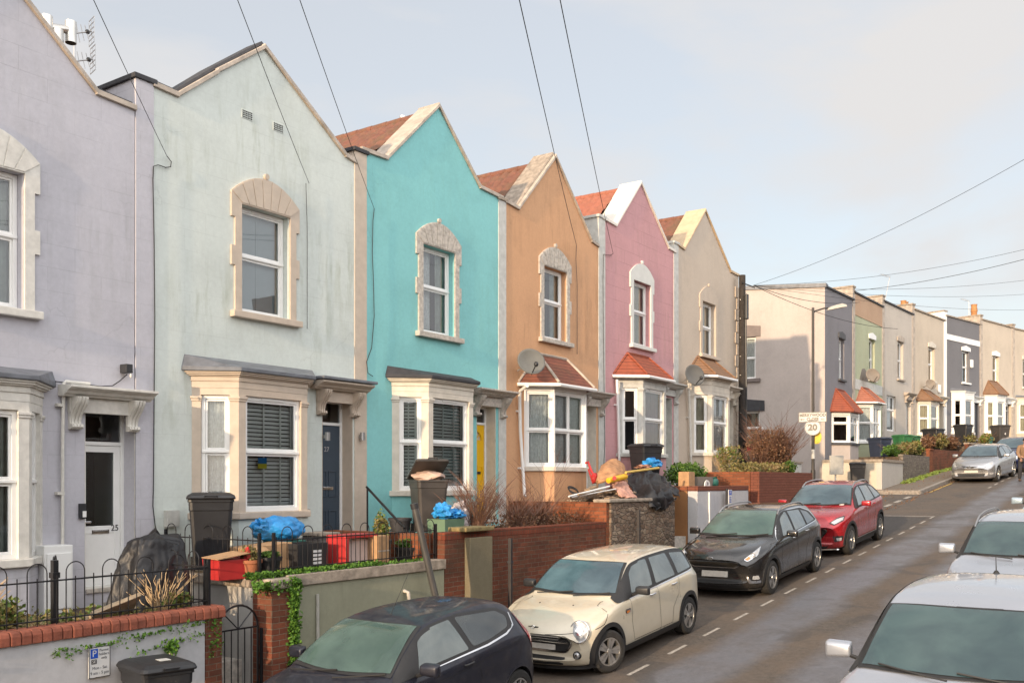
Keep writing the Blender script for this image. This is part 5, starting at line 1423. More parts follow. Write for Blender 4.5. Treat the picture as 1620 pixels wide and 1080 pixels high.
def make_car(label, L, W, H, wb, fo, wr, top, belt, hw, rw, rz, bot, bowf, bowr, paint, loc, glass, details, cat='car', group='cars parked along the street', rimcol=None, nspoke=5, steer=0.0, pitch=True, cladding=False, side_glass=None, roofm=None, yaw=0.0, name='parked_car', XS=(1.10, 1.85)):
    """local x runs from front bumper (0) to tail (L), y across, z up"""
    ry = -math.atan(.0822) if pitch else 0
    root = thing(name, label, cat, loc, yaw, group, ry)
    NS = 84; xs = []
    for i in range(NS + 1):
        t = i / NS; xs.append(L * (0.5 - 0.5 * math.cos(math.pi * t)) * .55 + L * t * .45)
    def section(x):
        b_, s_, t_, h_, r_, z_ = spl(bot, x), spl(belt, x), spl(top, x), spl(hw, x), spl(rw, x), spl(rz, x)
        z_ = max(z_, s_ + .012); t_ = max(t_, z_ + .01)
        k = [(0, b_), (h_ * .55, b_), (h_ * .86, b_ + .005), (h_ * .965, b_ + .06), (h_ * .995, b_ + .18), (h_, (b_ + s_) * .5), (h_ * .995, s_ - .16), (h_ * .98, s_ - .05), (h_ * .945, s_),
             (h_ * .945 * .66 + r_ * .34 + .010, s_ * .66 + z_ * .34), (h_ * .945 * .33 + r_ * .67 + .014, s_ * .33 + z_ * .67), (r_, z_), (r_ * .93, z_ + (t_ - z_) * .38), (r_ * .75, z_ + (t_ - z_) * .70), (r_ * .45, z_ + (t_ - z_) * .92), (0, t_)]
        return k
    def bow(x, y):
        h = max(.3, W / 2); q = (y / h) ** 2
        f = bowf * max(0, 1 - x / (L * .42)) ** 1.5
        r = -bowr * max(0, 1 - (L - x) / (L * .35)) ** 1.5
        return x + (f + r) * q
    prof = []
    for x in xs:
        k = section(x); pts = []
        for j in range(len(k) - 1):
            p0 = k[max(j - 1, 0)]; p1 = k[j]; p2 = k[j + 1]; p3 = k[min(j + 2, len(k) - 1)]
            for q in (0, .5):
                a = [0.5 * ((2 * p1[d]) + (-p0[d] + p2[d]) * q + (2 * p0[d] - 5 * p1[d] + 4 * p2[d] - p3[d]) * q * q + (-p0[d] + 3 * p1[d] - 3 * p2[d] + p3[d]) * q ** 3) for d in (0, 1)]
                pts.append((max(0, a[0]), a[1]))
        pts.append(k[-1]); prof.append(pts)
    n = len(prof[0]); V = []; F = []
    for x, pts in zip(xs, prof):
        for y, z in pts: V.append((bow(x, y), y, z))
        for y, z in pts[1:-1][::-1]: V.append((bow(x, y), -y, z))
    R = 2 * n - 2
    for i in range(NS):
        for j in range(R): F.append((i * R + j, i * R + (j + 1) % R, (i + 1) * R + (j + 1) % R, (i + 1) * R + j))
    # caps as strips so they stay curved
    for i, rev in ((0, False), (NS, True)):
        for j in range(n - 1):
            a, b = i * R + j, i * R + j + 1; c, d = i * R + (R - j) % R, i * R + (R - j - 1) % R
            f = [a, b, d, c]; f = list(dict.fromkeys(f))
            if len(f) > 2: F.append(tuple(f if rev else f[::-1]))
    hull = MB(); hull.add(V, F)
    bvh = BVHTree.FromPolygons([Vector(v) for v in V], F)
    body = hull.build('body', paint, root, smooth=True, local=True, angle=50)
    wx = [fo, fo + wb]; tr = W / 2 - .02
    # wheel arches cut out of the body
    ar = wr * 1.14
    for x in wx:
        for s in (-1, 1):
            cb_ = MB(); cb_.cyl((x, s * (tr - .30), wr), (x, s * (tr + .25), wr), ar, n=40)
            co = cb_.build('cutter', M_trim, None)
            md = body.modifiers.new('b', 'BOOLEAN'); md.operation = 'DIFFERENCE'; md.object = co; md.solver = 'EXACT'
            try: md.material_mode = 'TRANSFER'
            except Exception: pass
    dg = bpy.context.evaluated_depsgraph_get(); dg.update()
    P_ = root.matrix_world.copy()
    # cutters live in car space: evaluate with body at the origin
    body.parent = None; body.matrix_world = Matrix.Identity(4); dg.update()
    me = bpy.data.meshes.new_from_object(body.evaluated_get(dg))
    body.modifiers.clear(); body.data = me; body.parent = root
    if not len(me.materials): me.materials.append(paint)
    for o in [o for o in bpy.data.objects if o.name.startswith('cutter')]: bpy.data.objects.remove(o)
    me.set_sharp_from_angle(angle=R_(38))
    for p in me.polygons: p.use_smooth = True
    WM[body.name] = WM[root.name]
    CARS[root.name] = body

    def proj(pts2, O, A, B, D, off, step=.05, clamp=None):
        """2-D outline (a,b) on a plane through O with axes A,B is thrown along D on to the body"""
        O, A, B, D = Vector(O), Vector(A), Vector(B), Vector(D)
        a0, a1 = min(p[0] for p in pts2), max(p[0] for p in pts2); b0, b1 = min(p[1] for p in pts2), max(p[1] for p in pts2)
        loop = []
        m_ = len(pts2)
        for i in range(m_):
            p, q = Vector(pts2[i]), Vector(pts2[(i + 1) % m_]); k = max(1, int((q - p).length / step))
            loop += [tuple(p + (q - p) * t / k) for t in range(k)]
        if clamp: loop = [(p[0], min(p[1], clamp(p[0]))) for p in loop]
        ex = []
        na, nb = int((a1 - a0) / step) + 1, int((b1 - b0) / step) + 1
        for i in range(1, na):
            for j in range(1, nb):
                q = (a0 + (a1 - a0) * i / na, b0 + (b1 - b0) * j / nb)
                if inside(q, loop): ex.append(q)
        v, t = cdt([loop], ex); out = []; last = None
        miss = []
        for i, q in enumerate(v):
            hit = bvh.ray_cast(O + A * q.x + B * q.y, D)
            if hit[0] is None: out.append(None); miss.append(i)
            else: out.append(hit[0] + (hit[1] if hit[1].dot(D) < 0 else -hit[1]) * off)
        good = [i for i in range(len(v)) if out[i] is not None]
        for i in miss:
            if not good: return None
            j = min(good, key=lambda g: (v[g] - v[i]).length); out[i] = out[j] + A * (v[i].x - v[j].x) + B * (v[i].y - v[j].y)
        mb = MB(); mb.add(out, t); return mb
    def rnd_poly(pts, r=.03, k=4):
        out = []; m_ = len(pts)
        for i in range(m_):
            p0, p1, p2 = Vector(pts[i - 1]), Vector(pts[i]), Vector(pts[(i + 1) % m_])
            d0 = (p0 - p1); d2 = (p2 - p1); rr = min(r, d0.length * .4, d2.length * .4); a = p1 + d0.normalized() * rr; c = p1 + d2.normalized() * rr
            for j in range(k + 1):
                t = j / k; out.append(tuple(a * (1 - t) ** 2 + p1 * 2 * t * (1 - t) + c * t * t))
        return out
    def front(pts, mat, name_, off=.006, step=.05, r=.02, mirror=False, parent=None, direction=None, smooth=True):
        o_ = None
        for s in ((1, -1) if mirror else (1,)):
            q = [(p[0] * s, p[1]) for p in pts]
            D = Vector(direction or (1, 0, 0)); D = Vector((D.x, D.y * s, D.z)).normalized()
            mb = proj(rnd_poly(q, r), Vector((.35 if direction else 0, 0, 0)) - D * 2.5, (0, 1, 0), (0, 0, 1), D, off, step)
            if mb: o_ = mb.build(name_, mat, parent or root, smooth=smooth, local=True, angle=60); WM[o_.name] = WM[root.name]
        return o_
    def sidep(pts, mat, name_, off=.004, step=.06, r=.03, parent=None, both=True, sides=None):
        o_ = None
        for s in sides or ((-1, 1) if both else (-1,)):
            mb = proj(rnd_poly(pts, r), (0, s * 3, 0), (1, 0, 0), (0, 0, 1), (0, -s, 0), off, step, lambda x: spl(rz, x) - (.004 if mat in (M_trim, M_chrome) else .045 if x < L * .5 else .03))
            if mb: o_ = mb.build(name_, mat, parent or root, smooth=True, local=True, angle=60); WM[o_.name] = WM[root.name]
        return o_
    def screen(xb, xt, mat):
        for g_, m_, off in ((0, M_trim, .009), (.032, mat, .015)):
            P = []; n_ = 16
            for i in range(n_ + 1):
                t = -1 + 2 * i / n_; P.append((xb + g_ * 1.2 + .12 * t * t, t * (spl(rw, xb) * 1.0 - g_)))
            for i in range(n_ + 1):
                t = 1 - 2 * i / n_; P.append((xt - g_ * 1.0 + .05 * t * t, t * (spl(rw, xt) * .96 - g_)))
            mb = proj(P, (0, 0, 3), (1, 0, 0), (0, 1, 0), (0, 0, -1), off, .05)
            o_ = mb.build('windscreen' if g_ else 'windscreen_surround', m_, root, smooth=True, local=True, angle=60); WM[o_.name] = WM[root.name]
    def topp(pts, mat, name_, off=.004, step=.06, r=.03):
        mb = proj(rnd_poly(pts, r), (0, 0, 3), (1, 0, 0), (0, 1, 0), (0, 0, -1), off, step)
        o_ = mb.build(name_, mat, root, smooth=True, local=True, angle=60); WM[o_.name] = WM[root.name]; return o_
    def seam(line, name_='panel_gap', w=.007, side=True, both=True, off=.0025, mat=None):
        for s in (-1, 1) if both else (-1,):
            pts = []
            for (a, b), (c, d) in zip(line, line[1:]):
                k = max(1, int(math.hypot(c - a, d - b) / .04))
                for i in range(k): pts.append((a + (c - a) * i / k, b + (d - b) * i / k))
            pts.append(line[-1]); H = []
            for a, b in pts:
                h = bvh.ray_cast(Vector((a, s * 3, b)), Vector((0, -s, 0))) if side == True else (bvh.ray_cast(Vector((a, s * b, 3)), Vector((0, 0, -1))) if side == 'top' else bvh.ray_cast(Vector((-3, s * a, b)), Vector((1, 0, 0))))
                if h[0] is not None: H.append((h[0], h[1]))
            mb = MB(); P = []
            if len(H) < 2: return
            for i, (p, nn) in enumerate(H):
                d = (H[min(i + 1, len(H) - 1)][0] - H[max(i - 1, 0)][0]).normalized(); t = nn.cross(d).normalized() * w / 2
                q = nn * off * (1 if nn.dot(p - Vector((L / 2, 0, .5))) > 0 else -1)
                P += [p + t + q, p - t + q]
            mb.add(P, [(2 * i, 2 * i + 1, 2 * i + 3, 2 * i + 2) for i in range(len(H) - 1)])
            o_ = mb.build(name_, mat or M_trim, root, smooth=True, local=True); WM[o_.name] = WM[root.name]
    # arch trims
    for x in wx:
        for s in (-1, 1):
            mb = MB(); P = []; m2 = 26; wd = .06 if cladding else .018
            a0_ = R_(-18)
            for i in range(m2 + 1):
                a = a0_ + (math.pi - 2 * a0_) * i / m2
                for rr in (ar - .004, ar + wd):
                    px, pz = x + rr * math.cos(a), wr + rr * math.sin(a)
                    h = bvh.ray_cast(Vector((px, s * 3, max(pz, .2))), Vector((0, -s, 0)))
                    y = h[0].y if h[0] is not None else s * tr
                    P.append((px, y + s * .008, pz))
            k0 = len(P)
            P2_ = [(p[0], p[1] - s * .05, p[2]) for p in P]
            mb.add(P + P2_, [(2 * i, 2 * i + 1, 2 * i + 3, 2 * i + 2) for i in range(m2)] + [(2 * i, 2 * i + 2, k0 + 2 * i + 2, k0 + 2 * i) for i in range(m2)] + [(2 * i + 1, k0 + 2 * i + 1, k0 + 2 * i + 3, 2 * i + 3) for i in range(m2)])
            o_ = mb.build('wheel_arch', M_trim if cladding else paint, root, smooth=True, local=True); WM[o_.name] = WM[root.name]
    # wheels
    for ix, x in enumerate(wx):
        for s in (-1, 1):
            tw = .20; c = Vector((0, 0, 0))
            prof_ = [(wr * .64, -tw / 2 + .02), (wr * .70, -tw / 2), (wr * .9, -tw / 2 + .002), (wr * .98, -tw / 2 + .02), (wr, -tw / 2 + .045), (wr, tw / 2 - .045), (wr * .98, tw / 2 - .02), (wr * .9, tw / 2 - .002), (wr * .70, tw / 2), (wr * .64, tw / 2 - .02)]
            RM = Matrix.Translation((x, s * (tr - .09), wr)) @ Matrix.Rotation(steer if ix == 0 else 0, 4, 'Z') @ Matrix.Rotation(R_(0), 4, 'X')
            def put(mb, nm, mat, par, sm=True):
                mb.v = [tuple(RM @ Vector(q)) for q in mb.v]
                o_ = mb.build(nm, mat, par, smooth=sm, local=True, angle=35); WM[o_.name] = WM[root.name]; return o_
            mb = MB(); mb.lathe((0, 0, 0), prof_, 40, 'y', cap=False); wh = put(mb, 'wheel', M_tyre, root)
            mb = MB(); k = s * (tw / 2 - .015)
            mb.lathe((0, 0, 0), [(wr * .66, k), (wr * .655, k + s * .008), (wr * .60, k + s * .008), (wr * .585, k - s * .05), (wr * .58, -k * .5)], 40, 'y', cap=False)
            N = nspoke
            for j in range(N):
                a = 2 * math.pi * j / N
                for da in ((-.15, .15) if N <= 5 else (0,)):
                    w_ = (.028 if N <= 5 else .016); r0, r1 = wr * .10, wr * .62
                    d = Vector((math.cos(a + da * .5), 0, math.sin(a + da * .5))); e = Vector((math.cos(a + da * 1.3), 0, math.sin(a + da * 1.3))); t = Vector((-math.sin(a), 0, math.cos(a)))
                    P = []
                    for yy_ in (k - s * .03, k):
                        P += [d * r0 - t * w_ * .8 + Vector((0, yy_, 0)), e * r1 - t * w_ + Vector((0, yy_ + s * .004, 0)), e * r1 + t * w_ + Vector((0, yy_ + s * .004, 0)), d * r0 + t * w_ * .8 + Vector((0, yy_, 0))]
                    mb.hexa(P)
            mb.lathe((0, 0, 0), [(.001, k + s * .012), (wr * .13, k + s * .010), (wr * .15, k - s * .02)], 16, 'y')
            put(mb, 'rim', rimcol or M_rim, wh, False)
            mb = MB(); mb.lathe((0, 0, 0), [(wr * .63, k - s * .06), (.001, k - s * .062)], 24, 'y', cap=False); put(mb, 'brake_disc', M_trim, wh)
    # mirrors
    def mirror_(x, z, mat, y=None, sz=(.09, .12, .075), cap=None):
        for s in (-1, 1):
            h = bvh.ray_cast(Vector((x, s * 3, z - .02)), Vector((0, -s, 0))); yb = h[0].y if h[0] is not None else s * W / 2
            mb = MB(); ya, yc = yb + s * .075, yb + s * (.085 + sz[1] * 1.75); zb_ = z + .035; h_ = sz[2]
            mb.hexa([(x - sz[0] * .35, ya, zb_ - h_ * .6), (x - sz[0] * .15, yc, zb_ - h_ * .8), (x + sz[0] * .9, yc, zb_ - h_ * .8), (x + sz[0] * .9, ya, zb_ - h_ * .75), (x - sz[0] * .35, ya, zb_ + h_ * .6), (x - sz[0] * .15, yc, zb_ + h_ * .7), (x + sz[0] * .9, yc, zb_ + h_ * .9), (x + sz[0] * .9, ya, zb_ + h_ * .85)])
            o_ = mb.build('wing_mirror', mat, root, smooth=True, local=True, angle=80, bevel=.032); WM[o_.name] = WM[root.name]
            m2 = MB(); m2.tube([(x + .02, yb - s * .03, z - .05), (x + .01, yb + s * .06, z - .02), (x, yb + s * .13, z + .01)], .022, 6)
            o2 = m2.build('mirror_arm', M_trim, o_, smooth=True, local=True)
            m3 = MB(); m3.add([(x + sz[0] * .905, yb + s * .10, z - .01), (x + sz[0] * .905, yb + s * (.06 + sz[1] * 1.7), z - .01), (x + sz[0] * .905, yb + s * (.06 + sz[1] * 1.7), z + .08), (x + sz[0] * .905, yb + s * .10, z + .08)], [(0, 1, 2, 3)])
            m3.build('mirror_glass', M_gl_b, o_, local=True)
    def handle(x, z, mat):
        for s in (-1, 1):
            h = bvh.ray_cast(Vector((x, s * 3, z)), Vector((0, -s, 0))); y = h[0].y
            mb = MB(); mb.tube([(x - .08, y + s * .002, z - .004), (x - .06, y + s * .028, z), (x + .06, y + s * .03, z + .006), (x + .08, y + s * .002, z + .006)], .012, 6)
            o_ = mb.build('door_handle', mat, root, smooth=True, local=True); WM[o_.name] = WM[root.name]
    def wiper(y0, y1, x, z):
        for (ya, yb) in (y0, y1):
            h0 = bvh.ray_cast(Vector((-3, ya, z)), Vector((1, 0, 0))); 
            pts = []
            for k in range(5):
                yq = ya + (yb - ya) * k / 4; zq = z + .012 * k
                h = bvh.ray_cast(Vector((-3, yq, zq)), Vector((1, 0, 0)))
                if h[0] is not None: pts.append(h[0] + Vector((-.03, 0, .012)))
            if len(pts) > 1:
                o_ = MB().tube(pts, .009, 5).build('wiper', M_trim, root, smooth=True, local=True); WM[o_.name] = WM[root.name]
    def lamp_disc(y, z, r, dirv=(1, 0, 0), name_='headlight', ring=M_chrome, inner=M_lampg, mirror=True, depth=.02, sq=1.0):
        for s in ((1, -1) if mirror else (1,)):
            D = Vector((dirv[0], dirv[1] * s, dirv[2])).normalized(); O = Vector((0, y * s, z)) - D * 3 + D * 0
            h = bvh.ray_cast(Vector((0, y * s, z)) + Vector((h0x(y, z), 0, 0)) - D * 1.0, D)
            c = h[0] if h[0] is not None else Vector((.2, y * s, z))
            # axis blends the body normal with straight ahead
            nn = h[1] if h[1].dot(D) < 0 else -h[1]
            ax = (nn * .75 + Vector((-1, 0, .0)) * .45).normalized()
            X = Vector((0, 0, 1)).cross(ax).normalized(); Z = ax.cross(X).normalized()
            def ringp(prof, nm, mat, par):
                mb = MB(); P = []; m3 = 28
                for rr, hh in prof: P += [c + ax * hh + X * math.cos(2 * math.pi * i / m3) * rr + Z * math.sin(2 * math.pi * i / m3) * rr * sq for i in range(m3)]
                F_ = [(k * m3 + i, k * m3 + (i + 1) % m3, (k + 1) * m3 + (i + 1) % m3, (k + 1) * m3 + i) for k in range(len(prof) - 1) for i in range(m3)] + [tuple(range((len(prof) - 1) * m3, len(prof) * m3))]
                mb.add(P, F_); o_ = mb.build(nm, mat, par, smooth=True, local=True, angle=40); WM[o_.name] = WM[root.name]; return o_
            base = ringp([(r * 1.14, -.06), (r * 1.14, depth), (r * 1.06, depth + .008), (r * 1.0, depth - .002), (r * .98, -.02)], name_, ring, root)
            ringp([(r * .985, depth * .2), (r * .8, depth * .5 + .01), (r * .4, depth * .9 + .012), (r * .02, depth + .014)], 'lens', inner, base)
            ringp([(r * .42, depth * .8 + .016), (r * .40, depth + .022), (r * .2, depth + .026), (.004, depth + .026)], 'reflector', M_chrome, base)
    def h0x(y, z):
        h = bvh.ray_cast(Vector((-3, y, z)), Vector((1, 0, 0))); return h[0].x if h[0] is not None else .3
    def rails(x0, x1, mat, k=.96):
        for s in (-1, 1):
            pts = []
            for i in range(13):
                t = i / 12; x = x0 + (x1 - x0) * t; y = s * spl(rw, x) * k
                h = bvh.ray_cast(Vector((x, y, 3)), Vector((0, 0, -1)))
                lift = .05 * min(1, t * 8, (1 - t) * 8) + .005
                pts.append((x, h[0].y, h[0].z + lift))
            o_ = MB().tube(pts, .017, 8).build('roof_rail', mat, root, smooth=True, local=True); WM[o_.name] = WM[root.name]
    cow = [t for t in top if t[0] > .8]
    xs_ = (XS[0], XS[1])
    details(dict(screen=screen, root=root, front=front, sidep=sidep, topp=topp, seam=seam, mirror=mirror_, handle=handle, wiper=wiper, lamp=lamp_disc, rails=rails, bvh=bvh, h0x=h0x, rw=rw, rz=rz, belt=belt, L=L, W=W, proj=proj, rnd_poly=rnd_poly, glass=glass, paint=paint, xs=xs_))
    return root
CARS = {}
def add_local(root, mb, nm, mat, par=None, **k):
    o_ = mb.build(nm, mat, par or root, local=True, **k); WM[o_.name] = WM[root.name]; return o_
def badge_text(d, s, y, z, size, mat, x_off=-.012, nm='badge', sx=1.0):
    x = d['h0x'](y, z) + x_off
    M = Matrix(((0, 0, -1, x), (1, 0, 0, y), (0, 1, 0, z), (0, 0, 0, 1)))
    # text x runs along +y mirrored so it reads from the front
    M = Matrix(((0, 0, -1, x), (-1, 0, 0, y), (0, 1, 0, z), (0, 0, 0, 1)))
    o_ = text(nm, s, size, mat, None, M, .004, sx=sx)
    o_.parent = d['root']; WM[o_.name] = WM[d['root'].name]
    return o_
def ring_badge(d, y, z, ry, rz_, mat, nm='badge', tw=.006, x_off=-.01):
    x = d['h0x'](y, z) + x_off
    pts = [(x, y + ry * math.cos(a * math.pi / 12), z + rz_ * math.sin(a * math.pi / 12)) for a in range(25)]
    return add_local(d['root'], MB().tube(pts, tw, 6), nm, mat, smooth=True)
def plate(d, y0, y1, z0, z1, tilt=.02, m=None):
    x = min(d['h0x'](0, (z0 + z1) / 2), d['h0x'](y1 * .8, (z0 + z1) / 2)) - .03
    add_local(d['root'], MB().hexa([(x, y0, z0), (x + .02, y0, z0), (x + .02, y1, z0), (x, y1, z0), (x + tilt, y0, z1), (x + .02 + tilt, y0, z1), (x + .02 + tilt, y1, z1), (x + tilt, y1, z1)]), 'number_plate', m or M_plate, bevel=.004)

def place(x, y, z=None): return (x, y, zroad(x) if z is None else z)

# --- cream five door hatchback
def det_mini(d):
    f, s = d['front'], d['sidep']
    gl = [(-.52, 1.36), (.52, 1.36), (.66, .99), (.60, .955), (-.60, .955), (-.66, .99)]
    d['screen'](*d['xs'], d['glass'])
    s([(.98, .90), (3.55, 1.02), (3.62, 1.30), (3.2, 1.385), (1.75, 1.385), (1.45, 1.28)], M_trim, 'window_surround', .009, step=.03)
    s([(1.42, .975), (2.08, .985), (2.22, 1.345), (1.84, 1.35), (1.58, 1.22)], M_gl_s, 'side_window', .012)
    s([(2.20, .99), (2.86, 1.01), (2.92, 1.335), (2.33, 1.345)], M_gl_s, 'side_window', .012)
    s([(2.97, 1.015), (3.48, 1.04), (3.50, 1.27), (3.05, 1.32)], M_gl_s, 'rear_quarter_window', .012)
    d['seam']([(1.0, .905), (2.2, .945), (3.55, 1.005)], 'chrome_strip', .016, mat=M_chrome, off=.006)
    d['seam']([(1.33, .93), (1.30, .6), (1.36, .32)]); d['seam']([(2.19, .95), (2.2, .6), (2.22, .32)]); d['seam']([(2.93, .97), (2.86, .72), (2.66, .55), (2.62, .32)])
    d['seam']([(1.36, .32), (2.62, .32)])
    d['seam']([(.38, .66), (.55, .70), (.78, .90), (.95, .93)], w=.009)
    d['seam']([(.62, .63), (0, .61)], w=.008, side='front')
    s([(1.0, .20), (2.85, .20), (2.85, .30), (1.0, .30)], M_trim, 'sill_cladding', .012)
    # grille
    f([(-.48, .60), (.48, .60), (.55, .50), (.44, .34), (-.44, .34), (-.55, .50)], M_chrome, 'grille_rim', .010, r=.08)
    f([(-.455, .58), (.455, .58), (.52, .50), (.42, .365), (-.42, .365), (-.52, .50)], M_trim, 'grille', .014, r=.07)
    for z in (.545, .515, .485): f([(-.47, z), (.47, z), (.47, z + .012), (-.47, z + .012)], M_chrome, 'grille_bar', .022, r=.002)
    plate(d, -.26, .26, .375, .475)
    f([(-.42, .20), (.42, .20), (.42, .285), (-.42, .285)], M_trim, 'lower_grille', .006)
    f([(-.80, .13), (.80, .13), (.80, .175), (-.80, .175)], M_trim, 'front_lip', .01)
    d['lamp'](.62, .64, .125, (1, -.35, -.1), sq=1.12)
    d['lamp'](.60, .33, .05, (1, -.3, 0), 'fog_light', ring=M_trim)
    # winged badge
    for sg in (-1, 1):
        x = d['h0x'](.05, .70) - .012
        add_local(d['root'], MB().hexa([(x, sg * .02, .69), (x + .01, sg * .02, .69), (x + .02, sg * .085, .697), (x + .01, sg * .085, .697), (x, sg * .02, .715), (x + .01, sg * .02, .715), (x + .02, sg * .085, .71), (x + .01, sg * .085, .71)]), 'badge_wing', M_chrome)
    ring_badge(d, 0, .70, .026, .022, M_chrome)
    for y in (.28, -.28): add_local(d['root'], MB().blob((.66, y, .905), (.02, .014, .008), .1, 1, 1, 1), 'washer_jet', M_trim)
    d['mirror'](1.42, .985, M_blackpl, sz=(.075, .115, .08))
    d['handle'](1.98, .87, M_chrome); d['handle'](2.72, .905, M_chrome)
    s([(1.12, .73), (1.27, .745), (1.27, .80), (1.12, .80)], M_chrome, 'side_scuttle', .006); s([(1.14, .74), (1.23, .745), (1.23, .775), (1.14, .775)], M_amber, 'side_repeater', .012)
    d['wiper']((-.1, -.62), (.55, -.05), .9, .965)
    s([(3.9, .55), (3.98, .56), (3.97, .82), (3.88, .84)], M_redl, 'tail_light', .008)
mini = make_car('cream small five door hatchback with round headlights, second parked car from the left', 3.98, 1.73, 1.42, 2.567, .68, .30,
    [(0, .62), (.04, .70), (.20, .80), (.5, .885), (.92, .945), (1.0, .975), (1.3, 1.16), (1.62, 1.345), (1.80, 1.40), (2.3, 1.435), (3.0, 1.42), (3.5, 1.385), (3.72, 1.30), (3.88, .98), (3.96, .80), (3.98, .60)],
    [(0, .50), (.10, .66), (.3, .76), (.9, .895), (2.0, .935), (3.4, .99), (3.85, .93), (3.98, .58)],
    [(0, .66), (.05, .76), (.2, .83), (.6, .862), (2.0, .865), (3.4, .865), (3.8, .82), (3.95, .74), (3.98, .66)],
    [(0, .52), (.3, .66), (.9, .72), (1.2, .70), (1.75, .60), (2.2, .59), (3.4, .56), (3.8, .60), (3.98, .52)],
    [(0, .56), (.2, .74), (.9, .915), (1.05, .96), (1.3, 1.12), (1.62, 1.305), (1.8, 1.355), (2.3, 1.385), (3.0, 1.375), (3.5, 1.335), (3.72, 1.24), (3.9, .90), (3.98, .58)],
    [(0, .26), (.06, .18), (.4, .16), (3.6, .17), (3.92, .24), (3.98, .35)], .34, .20,
    paintmat('cream_car_paint', (.60, .54, .42), .15, .32, .10), place(11.18, 7.40), M_gl_b, det_mini, cladding=True, nspoke=5, steer=-.35, XS=(1.0, 1.68))

# --- black crossover
def det_kia(d):
    f, s = d['front'], d['sidep']
    d['screen'](*d['xs'], d['glass'])
    s([(1.25, .955), (3.85, 1.09), (3.75, 1.30), (3.3, 1.42), (2.1, 1.47), (1.85, 1.42)], M_chrome, 'chrome_surround', .002)
    s([(1.29, .97), (3.78, 1.10), (3.68, 1.29), (3.28, 1.40), (2.1, 1.45), (1.87, 1.40)], M_trim, 'window_surround', .005)
    s([(1.62, 1.01), (2.24, 1.035), (2.30, 1.415), (2.1, 1.41), (1.88, 1.33)], M_gl_s, 'side_window', .009)
    s([(2.34, 1.04), (3.0, 1.07), (3.08, 1.375), (2.41, 1.415)], M_gl_s, 'side_window', .009)
    s([(3.10, 1.08), (3.62, 1.115), (3.50, 1.29), (3.18, 1.36)], M_gl_d, 'rear_quarter_window', .009)
    d['seam']([(1.45, .96), (1.38, .6), (1.42, .30)]); d['seam']([(2.30, 1.01), (2.33, .6), (2.33, .30)]); d['seam']([(3.1, 1.05), (3.02, .8), (2.85, .62), (2.80, .30)]); d['seam']([(1.42, .33), (2.8, .33)])
    d['seam']([(.30, .74), (.6, .80), (1.0, .94), (1.2, .96)], w=.009)
    s([(1.2, .19), (3.1, .19), (3.1, .32), (1.2, .32)], M_trim, 'sill_cladding', .012)
    f([(-.46, .72), (.46, .72), (.54, .66), (.42, .575), (-.42, .575), (-.54, .66)], M_chrome, 'grille_rim', .008, r=.03)
    f([(-.44, .705), (.44, .705), (.51, .66), (.405, .592), (-.405, .592), (-.51, .66)], plain('mesh_grille', (.035, .033, .03), .3, metal=.5, var=.6, scale=60, bmp=1, bscale=50), 'grille', .012, r=.03)
    f([(.52, .74), (.60, .70), (.80, .80), (.86, .93), (.74, .87)], M_chrome, 'headlight_rim', .010, mirror=True, direction=(1, -.35, 0), r=.03)
    f([(.54, .745), (.61, .715), (.785, .81), (.84, .91), (.74, .855)], M_lampg, 'headlight', .016, mirror=True, direction=(1, -.35, 0), r=.02)
    f([(.545, .742), (.60, .72), (.66, .75), (.62, .785)], M_amber, 'indicator', .020, mirror=True, direction=(1, -.35, 0), r=.01)
    d['lamp'](.70, .80, .045, (1, -.4, 0), 'projector', ring=M_chrome)
    f([(-.50, .20), (.50, .20), (.56, .36), (-.56, .36)], M_trim, 'lower_grille', .006)
    for z in (.235, .275, .315): f([(-.48, z), (.48, z), (.48, z + .012), (-.48, z + .012)], M_blackpl, 'grille_bar', .02, r=.002)
    plate(d, -.26, .26, .40, .51)
    f([(.56, .44), (.62, .30), (.84, .30), (.84, .345), (.66, .35), (.60, .44)], M_chrome, 'fog_trim', .012, mirror=True, direction=(1, -.35, 0), r=.01)
    f([(.68, .37), (.82, .37), (.80, .44), (.69, .44)], M_lampg, 'fog_light', .012, mirror=True, direction=(1, -.35, 0), r=.02)
    f([(-.85, .15), (.85, .15), (.85, .19), (-.85, .19)], M_trim, 'front_lip', .01)
    ring_badge(d, 0, .775, .062, .026, M_chrome, tw=.004); badge_text(d, 'KIA', 0, .775, .042, M_chrome, sx=1.3)
    d['mirror'](1.62, 1.03, paintmat('black_car_paint', (.012, .012, .013), .2, .22, .03), sz=(.08, .12, .085))
    d['handle'](2.14, .93, M_chrome); d['handle'](2.92, .975, M_chrome)
    d['wiper']((-.1, -.66), (.6, -.05), .9, 1.03)
    d['rails'](1.95, 3.7, M_steel)
